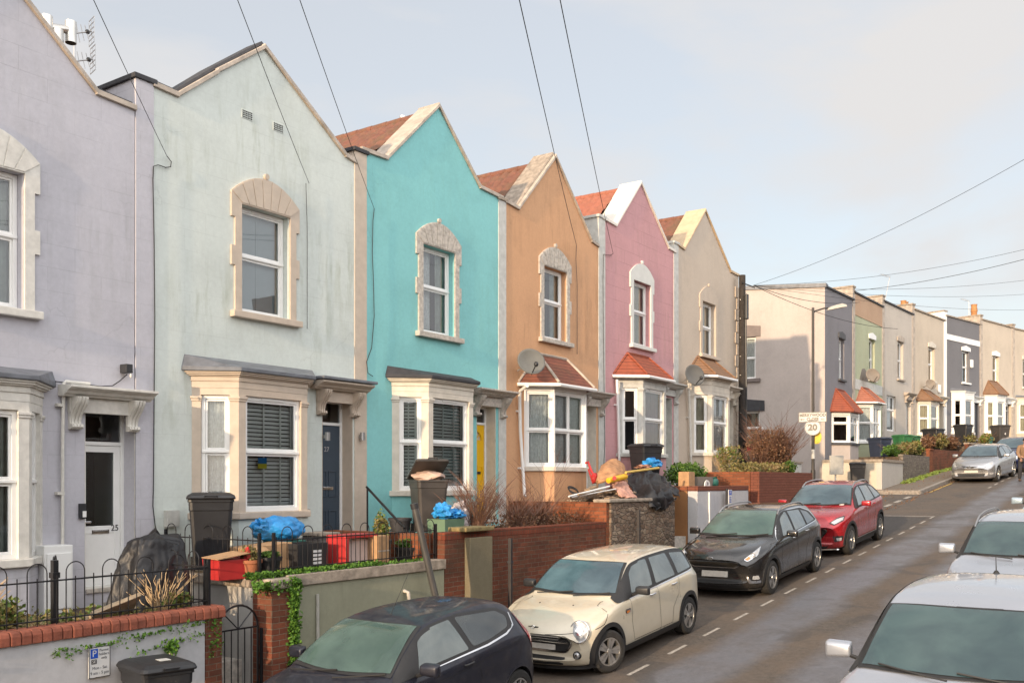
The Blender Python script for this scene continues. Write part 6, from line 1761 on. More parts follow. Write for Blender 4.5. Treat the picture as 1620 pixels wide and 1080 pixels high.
kia = make_car('glossy black crossover with silver roof rails, third parked car from the left', 4.355, 1.805, 1.545, 2.70, .88, .325,
    [(0, .76), (.05, .84), (.25, .915), (.6, .965), (1.10, 1.01), (1.18, 1.035), (1.6, 1.26), (2.0, 1.445), (2.25, 1.495), (2.7, 1.515), (3.4, 1.49), (3.85, 1.43), (4.08, 1.30), (4.25, 1.02), (4.34, .85), (4.355, .65)],
    [(0, .62), (.15, .76), (.5, .86), (1.1, .955), (2.0, 1.0), (3.6, 1.06), (4.2, 1.0), (4.355, .62)],
    [(0, .68), (.06, .80), (.25, .87), (.7, .90), (2.2, .902), (3.6, .90), (4.1, .86), (4.3, .78), (4.355, .70)],
    [(0, .55), (.3, .70), (1.1, .76), (1.4, .74), (2.1, .63), (2.6, .62), (3.6, .59), (4.1, .62), (4.355, .55)],
    [(0, .66), (.2, .83), (1.1, .985), (1.25, 1.03), (1.6, 1.21), (2.0, 1.395), (2.25, 1.44), (2.7, 1.455), (3.4, 1.43), (3.85, 1.365), (4.08, 1.24), (4.3, .9), (4.355, .63)],
    [(0, .30), (.08, .20), (.5, .18), (3.9, .20), (4.28, .28), (4.355, .40)], .38, .22,
    paintmat('black_car_paint', (.012, .012, .013), .2, .22, .03), place(17.15, 7.36), M_gl_f, det_kia, cladding=True, nspoke=5, XS=(1.18, 2.06))

# --- red crossover
redp = paintmat('red_car_paint', (.36, .010, .018), .35, .25, .06)
def det_mg(d):
    f, s = d['front'], d['sidep']
    d['screen'](*d['xs'], d['glass'])
    s([(1.30, 1.02), (3.80, 1.13), (3.62, 1.36), (3.3, 1.48), (2.1, 1.52), (1.85, 1.47)], M_trim, 'window_surround', .009, step=.03)
    s([(1.60, 1.07), (2.20, 1.09), (2.26, 1.475), (2.08, 1.47), (1.86, 1.38)], M_gl_s, 'side_window', .012)
    s([(2.30, 1.095), (2.98, 1.12), (3.02, 1.44), (2.36, 1.475)], M_gl_s, 'side_window', .012)
    s([(3.08, 1.125), (3.60, 1.15), (3.42, 1.37), (3.12, 1.42)], M_gl_s, 'rear_quarter_window', .012)
    d['seam']([(1.42, 1.0), (1.36, .6), (1.40, .32)]); d['seam']([(2.26, 1.06), (2.28, .6), (2.28, .32)]); d['seam']([(3.04, 1.1), (2.96, .85), (2.8, .62), (2.76, .32)])
    s([(1.2, .20), (3.0, .20), (3.0, .34), (1.2, .34)], M_trim, 'sill_cladding', .012)
    d['seam']([(1.25, .345), (2.95, .345)], 'sill_strip', .02, mat=M_chrome, off=.014)
    f([(-.42, .71), (.42, .71), (.54, .62), (.36, .42), (-.36, .42), (-.54, .62)], M_chrome, 'grille_rim', .008, r=.07)
    f([(-.40, .695), (.40, .695), (.515, .62), (.345, .435), (-.345, .435), (-.515, .62)], plain('mesh_grille', (.035, .033, .03), .3, metal=.5, var=.6, scale=60, bmp=1, bscale=50), 'grille', .012, r=.07)
    plate(d, -.26, .26, .33, .43)
    f([(.50, .80), (.62, .74), (.86, .84), (.90, .93), (.70, .90)], M_lampd, 'headlight_housing', .008, mirror=True, direction=(1, -.35, 0), r=.03)
    f([(.54, .805), (.63, .765), (.84, .85), (.87, .905), (.70, .875)], M_lampg, 'headlight', .014, mirror=True, direction=(1, -.35, 0), r=.02)
    f([(.58, .50), (.84, .50), (.82, .40), (.62, .36)], M_trim, 'fog_recess', .006, mirror=True, direction=(1, -.35, 0), r=.03)
    f([(.66, .46), (.80, .46), (.78, .39), (.68, .39)], M_lampg, 'fog_light', .012, mirror=True, direction=(1, -.35, 0), r=.02)
    f([(-.50, .22), (.50, .22), (.56, .31), (-.56, .31)], M_trim, 'lower_grille', .006)
    f([(-.80, .19), (.80, .19), (.70, .215), (-.70, .215)], M_chrome, 'skid_strip', .014, r=.005)
    f([(-.86, .13), (.86, .13), (.86, .18), (-.86, .18)], M_trim, 'front_lip', .01)
    ring_badge(d, 0, .58, .055, .055, M_chrome)
    d['mirror'](1.62, 1.09, redp, sz=(.08, .12, .085))
    d['handle'](2.10, .98, redp); d['handle'](2.86, 1.01, redp)
    d['wiper']((-.1, -.66), (.6, -.05), .9, 1.095)
    d['rails'](1.95, 3.6, M_steel)
    f([(-.60, 1.10), (-.50, 1.10), (-.50, 1.15), (-.60, 1.15)], M_plate, 'permit', .012, r=.005)
mg = make_car('shiny red crossover with black grille, behind the black one', 4.314, 1.81, 1.62, 2.585, .85, .345,
    [(0, .72), (.05, .84), (.25, .96), (.6, 1.03), (1.12, 1.075), (1.2, 1.10), (1.6, 1.32), (2.0, 1.515), (2.25, 1.56), (2.7, 1.575), (3.3, 1.545), (3.75, 1.47), (4.02, 1.32), (4.2, 1.08), (4.30, .90), (4.314, .68)],
    [(0, .66), (.15, .82), (.5, .92), (1.1, 1.02), (2.0, 1.055), (3.6, 1.12), (4.15, 1.04), (4.314, .64)],
    [(0, .68), (.06, .80), (.25, .87), (.7, .903), (2.2, .905), (3.6, .905), (4.05, .86), (4.25, .78), (4.314, .70)],
    [(0, .55), (.3, .70), (1.1, .76), (1.4, .74), (2.1, .63), (2.6, .62), (3.5, .58), (4.0, .62), (4.314, .55)],
    [(0, .70), (.2, .88), (1.1, 1.05), (1.25, 1.09), (1.6, 1.27), (2.0, 1.46), (2.25, 1.505), (2.7, 1.515), (3.3, 1.485), (3.75, 1.40), (4.02, 1.25), (4.25, .95), (4.314, .65)],
    [(0, .30), (.08, .21), (.5, .20), (3.9, .22), (4.24, .30), (4.314, .42)], .38, .24,
    redp, place(22.45, 7.36), M_gl_b, det_mg, cladding=True, nspoke=6, XS=(1.20, 2.06))

# --- generic hatchback shape used for the dark blue one in front and the ones uphill
HATCH = dict(top=[(0, .62), (.05, .72), (.25, .84), (.6, .92), (1.02, .975), (1.1, 1.0), (1.5, 1.22), (1.85, 1.385), (2.1, 1.435), (2.5, 1.455), (3.1, 1.44), (3.55, 1.37), (3.78, 1.22), (3.92, 1.0), (4.0, .82), (4.02, .6)],
    belt=[(0, .52), (.15, .68), (.5, .80), (1.0, .91), (2.0, .965), (3.3, 1.04), (3.85, .98), (4.02, .6)],
    hw=[(0, .64), (.06, .76), (.25, .83), (.7, .86), (2.2, .865), (3.4, .865), (3.8, .82), (3.98, .74), (4.02, .66)],
    rw=[(0, .50), (.3, .66), (1.0, .72), (1.3, .70), (1.95, .58), (2.5, .57), (3.3, .53), (3.75, .56), (4.02, .5)],
    rz=[(0, .58), (.2, .77), (1.0, .95), (1.15, .985), (1.5, 1.17), (1.85, 1.34), (2.1, 1.385), (2.5, 1.40), (3.1, 1.38), (3.55, 1.31), (3.78, 1.16), (3.96, .88), (4.02, .58)],
    bot=[(0, .28), (.08, .18), (.5, .16), (3.6, .18), (3.95, .27), (4.02, .38)])
def scaleprof(H_, sx, sy, sz):
    return dict(top=[(a * sx, b * sz) for a, b in H_['top']], belt=[(a * sx, b * sz) for a, b in H_['belt']], rz=[(a * sx, b * sz) for a, b in H_['rz']], bot=[(a * sx, b) for a, b in H_['bot']],
                hw=[(a * sx, b * sy) for a, b in H_['hw']], rw=[(a * sx, b * sy) for a, b in H_['rw']])
def det_fiesta(d):
    f, s = d['front'], d['sidep']
    d['screen'](*d['xs'], d['glass'])
    f([(-.17, 1.375), (.17, 1.375), (.10, 1.335), (-.10, 1.335)], M_trim, 'sensor_patch', .013, r=.01); f([(-.06, 1.34), (.05, 1.34), (.02, 1.26), (-.05, 1.26)], M_blackpl, 'interior_mirror', .014, r=.01)
    s([(1.15, .94), (2.75, 1.025), (3.32, 1.10), (3.42, 1.24), (3.25, 1.33), (2.5, 1.40), (1.95, 1.395), (1.65, 1.29)], M_trim, 'window_surround', .009, step=.03, r=.05)
    s([(1.56, .995), (2.42, 1.035), (2.32, 1.375), (1.98, 1.37), (1.72, 1.25)], M_gl_s, 'side_window', .012)
    s([(2.50, 1.045), (2.80, 1.06), (3.24, 1.12), (3.33, 1.22), (3.20, 1.30), (2.42, 1.375)], M_gl_d, 'rear_quarter_window', .012, r=.05)
    s([(1.28, .96), (1.50, .985), (1.56, 1.12)], M_gl_s, 'quarter_light', .008, r=.01)
    d['seam']([(1.5, .965), (2.75, 1.015), (3.15, 1.06), (3.36, 1.12), (3.44, 1.24)], 'chrome_strip', .022, mat=M_chrome, off=.008)
    d['seam']([(1.34, .93), (1.28, .6), (1.34, .30)]); d['seam']([(2.50, 1.0), (2.56, .7), (2.46, .45), (2.36, .30)])
    d['seam']([(1.1, .78), (2.4, .86), (3.5, .97)], 'crease', .006)
    s([(3.55, .98), (3.72, .72), (3.90, .80), (3.86, 1.0), (3.62, 1.20), (3.52, 1.22)], M_redl, 'tail_light', .008, r=.03)
    d['mirror'](1.50, 1.0, paintmat('dark_navy_car_paint', (.012, .014, .026), .3, .25, .12), sz=(.085, .12, .085))
    d['handle'](2.34, .90, M_blackpl)
    d['wiper']((-.1, -.66), (.6, -.05), .9, .98)
    h = d['bvh'].ray_cast(Vector((2.05, 0, 3)), Vector((0, 0, -1)))[0]
    add_local(d['root'], MB().cyl(h, h + Vector((.34, 0, .42)), .004, .002, 6), 'aerial', M_trim)
    f([(-.5, .30), (.5, .30), (.45, .52), (-.45, .52)], M_trim, 'grille', .01)
    f([(.50, .66), (.60, .60), (.80, .72), (.84, .86), (.70, .80)], M_lampg, 'headlight', .012, mirror=True, direction=(1, -.35, 0), r=.02)
    plate(d, -.26, .26, .36, .46)
F2 = scaleprof(HATCH, 3.97 / 4.02, 1.0, 1.0)
fiesta = make_car('dark navy three door hatchback with misted glass and red tail light, nearest on the left', 3.97, 1.73, 1.45, 2.49, .80, .30,
    F2['top'], F2['belt'], F2['hw'], F2['rw'], F2['rz'], F2['bot'], .36, .22, paintmat('dark_navy_car_paint', (.012, .014, .026), .3, .42, .14, .35), place(6.30, 7.38), carglass('teal_windscreen', (.028, .058, .050), (.065, .115, .098)), det_fiesta, nspoke=10, XS=(1.09, 1.86))

def det_mazda(d, blue=False):
    f, s = d['front'], d['sidep']
    k = d['L'] / 4.02
    d['screen'](*d['xs'], d['glass'])
    q = lambda P: [(a * k, b) for a, b in P]
    s(q([(1.15, .94), (2.75, 1.025), (3.35, 1.09), (3.42, 1.22), (3.2, 1.33), (2.5, 1.40), (1.95, 1.395), (1.65, 1.29)]), M_trim, 'window_surround', .009, step=.03, r=.05)
    s(q([(1.50, .995), (2.15, 1.02), (2.18, 1.37), (1.98, 1.37), (1.72, 1.25)]), M_gl_s, 'side_window', .012)
    s(q([(2.22, 1.03), (2.84, 1.06), (2.95, 1.335), (2.25, 1.375)]), M_gl_s, 'side_window', .012)
    s(q([(2.9, 1.07), (3.24, 1.11), (3.30, 1.22), (3.02, 1.32)]), M_gl_d, 'rear_quarter_window', .012)
    d['seam'](q([(1.34, .93), (1.28, .6), (1.34, .30)])); d['seam'](q([(2.18, 1.0), (2.2, .6), (2.2, .30)])); d['seam'](q([(2.95, 1.02), (2.8, .7), (2.72, .30)]))
    f([(.42, .66), (.58, .62), (.82, .74), (.86, .86), (.68, .82)], M_chrome, 'headlight_rim', .008, mirror=True, direction=(1, -.35, 0), r=.03)
    f([(.44, .665), (.59, .635), (.80, .75), (.835, .845), (.68, .80)], M_lampg, 'headlight', .013, mirror=True, direction=(1, -.35, 0), r=.02)
    if not blue:
        f([(-.36, .70), (.36, .70), (.26, .64), (0, .61), (-.26, .64)], M_chrome, 'grille_rim', .008, r=.01)
        f([(-.33, .69), (.33, .69), (.24, .65), (0, .62), (-.24, .65)], M_trim, 'grille', .012, r=.01)
        ring_badge(d, 0, .66, .06, .045, M_chrome)
        f([(-.55, .40), (.55, .40), (.48, .26), (-.48, .26)], M_trim, 'lower_grille', .006)
    else:
        f([(-.40, .62), (.40, .62), (.30, .50), (-.30, .50)], M_trim, 'grille', .008); ring_badge(d, 0, .66, .05, .035, M_chrome)
        f([(-.55, .38), (.55, .38), (.48, .25), (-.48, .25)], M_trim, 'lower_grille', .006)
    f([(.62, .42), (.82, .42), (.78, .34), (.64, .34)], M_lampg, 'fog_light', .01, mirror=True, direction=(1, -.35, 0), r=.02)
    plate(d, -.26, .26, .42, .52)
    d['mirror'](1.5 * k, 1.0, d['paint'], sz=(.085, .12, .085))
    d['handle'](2.02 * k, .90, d['paint']); d['handle'](2.80 * k, .94, d['paint'])
    d['wiper']((-.1, -.66), (.6, -.05), .9, .98)
F3 = scaleprof(HATCH, 4.4 / 4.02, 1.02, 1.01)
mazda = make_car('silver five door hatchback parked uphill beside the grass verge', 4.4, 1.76, 1.47, 2.64, .90, .32, F3['top'], F3['belt'], F3['hw'], F3['rw'], F3['rz'], F3['bot'], .36, .2,
    paintmat('silver_car_paint', (.42, .43, .45), .75, .30, .10), place(43.2, 7.30), M_gl_b, det_mazda, yaw=R_(-5), XS=(1.20, 2.04))
F4 = scaleprof(HATCH, 4.2 / 4.02, 1.02, 1.05)
bluec = make_car('dark blue hatchback parked behind the silver one uphill', 4.2, 1.76, 1.52, 2.55, .85, .31, F4['top'], F4['belt'], F4['hw'], F4['rw'], F4['rz'], F4['bot'], .36, .2,
    paintmat('deep_blue_car_paint', (.012, .022, .10), .35, .25, .05), place(48.6, 6.95), M_gl_b, lambda d: det_mazda(d, True), yaw=R_(-9), XS=(1.15, 1.95))
def det_van(d):
    det_mazda(d, True); d['rails'](2.0, 3.7, M_trim)
    for x in (2.2, 2.9, 3.6): 
        P = [d['bvh'].ray_cast(Vector((x, y, 3)), Vector((0, 0, -1)))[0] + Vector((0, 0, .10)) for y in (-.5, 0, .5)]
        add_local(d['root'], MB().tube(P, .018, 6), 'roof_bar', M_trim)
F5 = scaleprof(HATCH, 4.4 / 4.02, 1.06, 1.22)
vanc = make_car('tall dark van with a roof rack at the right edge, farthest up the street', 4.4, 1.84, 1.78, 2.7, .85, .33, F5['top'], F5['belt'], F5['hw'], F5['rw'], F5['rz'], F5['bot'], .34, .2,
    paintmat('black_car_paint', (.012, .012, .013), .2, .22, .03), place(54.0, 5.9), M_gl_b, det_van, cat='van', name='parked_van', yaw=R_(-14), XS=(1.20, 2.04))

# --- silver cars on the near side
def det_near(d, kz=None):
    kz = kz or (1.20 if d['W'] > 1.87 else 1.12)
    zz_ = lambda P: [(a, b * kz) for a, b in P]
    f = lambda P, *a, **k_: d['front'](zz_(P), *a, **k_)
    s = lambda P, *a, **k_: d['sidep'](zz_(P), *a, **k_)
    d['screen'](*d['xs'], d['glass'])
    f([(-.30, 1.375), (.10, 1.375), (.02, 1.30), (-.18, 1.30)], M_trim, 'sensor_patch', .013, r=.01)
    k = d['L'] / 4.02; q = lambda P: [(a * k, b) for a, b in P]
    s(q([(1.15, .94), (2.75, 1.025), (3.35, 1.09), (3.42, 1.22), (3.2, 1.33), (2.5, 1.40), (1.95, 1.395), (1.65, 1.29)]), M_trim, 'window_surround', .009, step=.03, r=.05)
    s(q([(1.50, .995), (2.15, 1.02), (2.18, 1.37), (1.98, 1.37), (1.72, 1.25)]), M_gl_s, 'side_window', .012)
    s(q([(2.22, 1.03), (2.84, 1.06), (2.95, 1.335), (2.25, 1.375)]), M_gl_s, 'side_window', .012)
    s(q([(2.9, 1.07), (3.24, 1.11), (3.30, 1.22), (3.02, 1.32)]), M_gl_d, 'rear_quarter_window', .012)
    # dark channel between roof and side
    L_ = []
    for i in range(14):
        x = (1.20 + 2.2 * i / 13) * k; L_.append((x, spl(d['rw'], x) * 1.0 - .012))
    d['seam'](L_, 'roof_channel', .022, side='top', off=.004)
    f([(.46, .66), (.60, .62), (.84, .74), (.88, .86), (.70, .82)], M_lampg, 'headlight', .012, mirror=True, direction=(1, -.35, 0), r=.02)
    f([(-.36, .66), (.36, .66), (.30, .54), (-.30, .54)], M_trim, 'grille', .008); ring_badge(d, 0, .69, .05, .035, M_chrome)
    plate(d, -.26, .26, .42, .52)
    d['mirror'](1.52 * k, 1.0 * kz, d['paint'], sz=(.095, .135, .10))
    d['handle'](2.02 * k, .90 * kz, d['paint']); d['handle'](2.80 * k, .94 * kz, d['paint'])
    d['wiper']((.02, .62), (-.62, -.04), .9, .985 * kz)
    h = d['bvh'].ray_cast(Vector((d.get('aer', 3.25) * k, 0, 3)), Vector((0, 0, -1)))[0]
    add_local(d['root'], MB().cyl(h, h + Vector((-.02, 0, .20)), .006, .003, 6).cyl(h, h + Vector((0, 0, .03)), .035, .015, 10), 'aerial', M_trim)
silv = paintmat('pale_silver_car_paint', (.44, .47, .53), .6, .30, .04)
F6 = scaleprof(HATCH, 4.55 / 4.02, 1.12, 1.20)
F6['rw'] = [(a, b * 1.10 if 1.6 < a < 3.8 else b) for a, b in F6['rw']]
near1 = make_car('pale silver hatchback nearest the camera at the bottom right corner', 4.55, 1.90, 1.74, 2.7, .92, .33, F6['top'], F6['belt'], F6['hw'], F6['rw'], F6['rz'], F6['bot'], .42, .2,
    silv, place(7.80, 1.66), carglass('misty_blue_windscreen', (.022, .045, .055), (.05, .09, .095)), det_near, XS=(1.22, 2.06))
def det_est(d):
    det_near(d); d['rails'](2.0, 4.1, M_steel)
F7 = scaleprof(HATCH, 4.6 / 4.02, 1.06, 1.12)
F7['rw'] = [(a, b * 1.10 if 1.8 < a < 4.2 else b) for a, b in F7['rw']]
near2 = make_car('silver estate with roof rails parked behind the nearest silver hatchback', 4.6, 1.84, 1.5, 2.7, .90, .33, F7['top'], F7['belt'], F7['hw'], F7['rw'], F7['rz'], F7['bot'], .42, .2,
    silv, place(15.2, 2.15), carglass('misty_blue_windscreen', (.022, .045, .055), (.05, .09, .095)), det_est, XS=(1.26, 2.14))
F8 = scaleprof(HATCH, 4.25 / 4.02, 1.06, 1.0)
near3 = make_car('pale blue grey car just showing at the right edge behind the silver estate', 4.25, 1.80, 1.46, 2.6, .88, .32, F8['top'], F8['belt'], F8['hw'], F8['rw'], F8['rz'], F8['bot'], .42, .2,
    paintmat('pale_blue_car_paint', (.36, .46, .54), .4, .3, .04), place(24.3, 2.3), M_gl_b, lambda d: det_near(d, 1.0), XS=(1.16, 1.97))
# ------------------------------------------------------------------ wheelie bins
M_bin = plain('dark_bin_plastic', (.016, .017, .020), .42, var=.25, scale=4, bmp=.06)
M_binbr = plain('faded_bin_plastic', (.048, .042, .038), .5, var=.3, scale=4, bmp=.06)
M_bingr = plain('green_bin_plastic', (.03, .14, .05), .45, var=.2, scale=4, bmp=.05)
M_teal = plain('teal_caddy_plastic', (.02, .11, .09), .45, var=.15)
M_cardb = plain('brown_cardboard', (.38, .23, .12), .9, var=.15, scale=10)
M_redpl = plain('bright_red_plastic', (.42, .03, .03), .4, var=.08)
M_terra = plain('terracotta', (.36, .13, .06), .85, var=.15, scale=10)
M_tarp = plain('black_polythene', (.009, .009, .011), .48, var=.4, scale=3, bmp=.35, bscale=14)
M_bluebag = plain('blue_plastic_bag', (.03, .26, .60), .35, var=.25, scale=8, bmp=.45, bscale=12)
M_whitebag = plain('white_plastic_bag', (.55, .50, .50), .4, var=.2, scale=8, bmp=.9, bscale=9)

def wheelie(label, loc, rz=0, m=None, s=1.0, lid=0.0, sticker=None, group='wheelie bins', kind='wheelie_bin'):
    """front of the bin faces local -y"""
    t = thing(kind, label, 'bin', loc, rz, group); m = m or M_bin
    z0, z1 = .06 * s, .93 * s
    def ring(w, d, z, r=.05): return [(x * (w / 2 - r) + math.cos(a) * r, y * (d / 2 - r) + math.sin(a) * r, z) for x, y, a0 in ((1, 1, 0), (-1, 1, 90), (-1, -1, 180), (1, -1, 270)) for a in (R_(a0), R_(a0 + 45), R_(a0 + 90))]
    mb = MB(); rs = [ring(.44 * s, .50 * s, z0), ring(.455 * s, .53 * s, .25 * s), ring(.53 * s, .63 * s, .82 * s), ring(.545 * s, .65 * s, .825 * s), ring(.55 * s, .66 * s, z1), ring(.575 * s, .69 * s, z1 + .001), ring(.575 * s, .69 * s, z1 + .035)]
    P = [q for r in rs for q in r]; n = 12
    F = [(k * n + i, k * n + (i + 1) % n, (k + 1) * n + (i + 1) % n, (k + 1) * n + i) for k in range(len(rs) - 1) for i in range(n)] + [tuple(range(n - 1, -1, -1)), tuple(range((len(rs) - 1) * n, len(rs) * n))]
    mb.add(P, F); mb.build('body', m, t, local=True, bevel=.004)
    rs = [ring(.60 * s, .74 * s, 0), ring(.61 * s, .76 * s, .02), ring(.58 * s, .72 * s, .055), ring(.48 * s, .60 * s, .085), ring(.40 * s, .5 * s, .09)]
    mb = MB(); P = [q for r in rs for q in r]
    F = [(k * n + i, k * n + (i + 1) % n, (k + 1) * n + (i + 1) % n, (k + 1) * n + i) for k in range(len(rs) - 1) for i in range(n)] + [tuple(range(n - 1, -1, -1)), tuple(range((len(rs) - 1) * n, len(rs) * n))]
    M = Matrix.Translation((0, .36 * s, z1 + .04)) @ Matrix.Rotation(-lid, 4, 'X') @ Matrix.Translation((0, -.36 * s, 0))
    mb.add([M @ Vector(q) for q in P], F)
    l = mb.build('lid', m, t, local=True, bevel=.006)
    MB().tube([(-.24 * s, .33 * s, z1 - .01), (-.24 * s, .42 * s, z1 + .01), (.24 * s, .42 * s, z1 + .01), (.24 * s, .33 * s, z1 - .01)], .018 * s, 8).build('handle', m, t, local=True, smooth=True)
    g = MB().tube([M @ Vector((-.08, -.34 * s, .03)), M @ Vector((-.08, -.40 * s, .05)), M @ Vector((.08, -.40 * s, .05)), M @ Vector((.08, -.34 * s, .03))], .012, 6)
    g.build('lid_grip', m, l, local=True, smooth=True)
    for sx in (-1, 1):
        w = MB(); w.cyl((sx * .20 * s, .24 * s, .10 * s), (sx * .26 * s, .24 * s, .10 * s), .10 * s, n=18); w.build('wheel', M_tyre, t, local=True)
    if sticker == 'num': 
        text('number_sticker', '4', .18, plain('white_sticker', (.7, .7, .7), .6), t, WM[t.name] @ Matrix(((1, 0, 0, 0), (0, 0, -1, -.335 * s), (0, 1, 0, .62 * s), (0, 0, 0, 1))), .004)
    if sticker == 'blue':
        MB().box(-.05, .05, -.335 * s, -.325 * s, .62, .76).build('sticker', plain('blue_sticker', (.03, .08, .35), .5), t, local=True)
    if sticker == 'grey':
        MB().hexa([M @ Vector(q) for q in ((-.02, -.15, .088), (.10, -.15, .088), (.10, -.02, .088), (-.02, -.02, .088), (-.02, -.15, .093), (.10, -.15, .093), (.10, -.02, .093), (-.02, -.02, .093))]).build('sticker', M_palegrey, l, local=True)
    return t
wheelie('black wheelie bin on the pavement in front of the white wall', (6.42, 9.12, zroad(6.4) + .12), R_(-12), sticker='grey')
wheelie('large black wheelie bin against the pale mint house by its bay', (8.72, 11.15, -1.26), R_(-38), s=1.06)
wheelie('brownish wheelie bin with its lid propped open in front of the turquoise house', (13.25, 11.0, -.93), R_(-35), M_binbr, lid=.45)
MB_ = MB().blob((13.25, 11.0, .10), (.24, .28, .10), .3, 2, 3, 3); tag(MB_.build('rubbish_sack', plain('pinkish_sack', (.45, .32, .26), .6, bmp=.6, var=.2), smooth=True), 'pinkish sack bulging out of the brownish bin', 'sack')
wheelie('black wheelie bin with a blue sticker in front of the dusty pink house', (21.9, 11.15, -.15), R_(-30), sticker='blue', s=1.05)
wheelie('grey brown wheelie bin against the pale corner wall uphill', (38.35, 10.45, zroad(38.3) + .12), R_(-75), M_binbr, s=1.05)
wheelie('dark wheelie bin between the grey and pale green houses', (43.4, 10.9, .72), R_(-30), plain('navy_bin_plastic', (.03, .04, .07), .45), s=1.15)
wheelie('left one of two green wheelie bins', (46.6, 10.7, 1.05), R_(-30), M_bingr, s=1.05)
wheelie('right one of two green wheelie bins', (47.7, 10.6, 1.05), R_(-20), M_bingr, s=1.05)
wheelie('dark wheelie bin standing low in front of the warm cream house', (50.6, 10.2, 1.35), R_(-20), s=1.2)
wheelie('dark wheelie bin in front of the slate grey house', (54.3, 9.5, 1.8), R_(-20), s=1.1)
wheelie('dark brown wheelie bin with a white number before the sandy cream house', (58.6, 8.4, 1.85), R_(-45), M_binbr, sticker='num', s=1.2)
wheelie('small green food caddy beside the numbered bin uphill', (56.9, 8.7, 1.8), R_(-20), M_teal, s=.5, kind='food_caddy')
wheelie('teal food caddy at the left edge of the lilac garden', (4.62, 10.3, -1.66), R_(-20), M_teal, s=.42, kind='food_caddy')

def crate(kind, label, cat, x0, x1, y0, y1, z0, z1, m, lidm=None, bev=.012, flare=.02, open_=True, group=None):
    t = thing(kind, label, cat, ((x0 + x1) / 2, (y0 + y1) / 2, z0), group=group); w = .012
    mb = MB(); f_ = flare
    o = [(x0, y0), (x1, y0), (x1, y1), (x0, y1)]; ot = [(x0 - f_, y0 - f_), (x1 + f_, y0 - f_), (x1 + f_, y1 + f_), (x0 - f_, y1 + f_)]
    i_ = [(x0 + w - f_, y0 + w - f_), (x1 - w + f_, y0 + w - f_), (x1 - w + f_, y1 - w + f_), (x0 + w - f_, y1 - w + f_)]
    P = [(x, y, z0) for x, y in o] + [(x, y, z1) for x, y in ot] + [(x, y, z1) for x, y in i_] + [(x0 + w, y0 + w, z0 + w), (x1 - w, y0 + w, z0 + w), (x1 - w, y1 - w, z0 + w), (x0 + w, y1 - w, z0 + w)]
    mb.add(P, [(3, 2, 1, 0)] + [(i, (i + 1) % 4, 4 + (i + 1) % 4, 4 + i) for i in range(4)] + [(4 + i, 4 + (i + 1) % 4, 8 + (i + 1) % 4, 8 + i) for i in range(4)] + [(8 + i, 8 + (i + 1) % 4, 12 + (i + 1) % 4, 12 + i) for i in range(4)] + [(12, 13, 14, 15)])
    mb.build('box', m, t, bevel=.004)
    if lidm: MB().box(x0 - .03, x1 + .03, y0 - .03, y1 + .03, z1 + .001, z1 + .035).build('lid', lidm, t, bevel=.012)
    return t
# things on the number 27 terrace (ground at -1.26)
def at(px, v): return G(px, 800, v).x
gz = -1.25
rb = thing('toy_house', 'red plastic box with a flap of cardboard on top, behind the railing', 'box', (at(357, 10.2), 10.2, gz))
x = at(357, 10.2)
MB().hexa([(x - .22, 10.05, gz), (x + .20, 10.0, gz), (x + .24, 10.35, gz), (x - .18, 10.4, gz), (x - .24, 10.03, gz + .26), (x + .22, 9.98, gz + .26), (x + .26, 10.37, gz + .26), (x - .20, 10.42, gz + .26)]).build('box', M_redpl, rb, bevel=.01)
MB().hexa([(x - .30, 9.98, gz + .27), (x + .16, 9.93, gz + .33), (x + .2, 10.30, gz + .34), (x - .26, 10.35, gz + .28), (x - .30, 9.98, gz + .28), (x + .16, 9.93, gz + .34), (x + .2, 10.30, gz + .35), (x - .26, 10.35, gz + .29)]).build('flap', M_cardb, rb)
MB().add([(x + .16, 9.97, gz + .26), (x + .25, 9.97, gz + .26), (x + .2, 10.0, gz + .42), (x + .24, 10.36, gz + .26)], [(0, 1, 2), (1, 3, 2), (0, 2, 3)]).build('torn_side', M_redpl, rb)
cbx = thing('cardboard_box', 'flat brown cardboard box lying behind the terracotta pot', 'box', (at(415, 10.6), 10.6, gz))
x = at(412, 10.6)
MB().hexa([(x - .38, 10.5, gz), (x + .42, 10.42, gz), (x + .45, 10.85, gz), (x - .34, 10.9, gz), (x - .38, 10.5, gz + .35), (x + .42, 10.42, gz + .40), (x + .45, 10.85, gz + .40), (x - .34, 10.9, gz + .35)]).build('box', M_cardb, cbx, bevel=.008)
MB().hexa([(x - .40, 10.3, gz + .27), (x - .06, 10.28, gz + .27), (x - .02, 10.5, gz + .36), (x - .38, 10.52, gz + .36), (x - .40, 10.3, gz + .28), (x - .06, 10.28, gz + .28), (x - .02, 10.5, gz + .37), (x - .38, 10.52, gz + .37)]).build('flap', M_cardb, cbx)
def pot(label, x, y, z, r, h, m, soil=True, leaf=None, lm=None, n=500, ls=.045):
    t = thing('plant_pot', label, 'plant pot', (x, y, z))
    MB().lathe((x, y, z), [(r * .72, 0), (r * .95, h * .82), (r * 1.05, h * .82), (r * 1.07, h), (r * .95, h), (r * .92, h * .88), (.01, h * .86)], 24).build('pot', m, t, smooth=True, angle=40)
    if leaf: 
        mb = leafmass(MB(), n, ell((x, y, z + h + leaf * .55), (r * 1.05, r * 1.05, leaf)), ls); mb.build('foliage', lm or L_green, t)
    return t
pot('terracotta pot with a tuft of fine green shoots', at(395, 10.05), 10.05, gz, .155, .24, M_terra, leaf=.12, lm=L_yel, n=700, ls=.03)
pot('black pot with dark leaves beside the terracotta pot', at(426, 10.0), 10.0, gz, .16, .26, M_blackpl, leaf=.05, n=300)
pot('black pot of low green plants near the right end of the railing', at(645, 10.2), 10.2, gz, .22, .22, M_blackpl, leaf=.10, n=700)
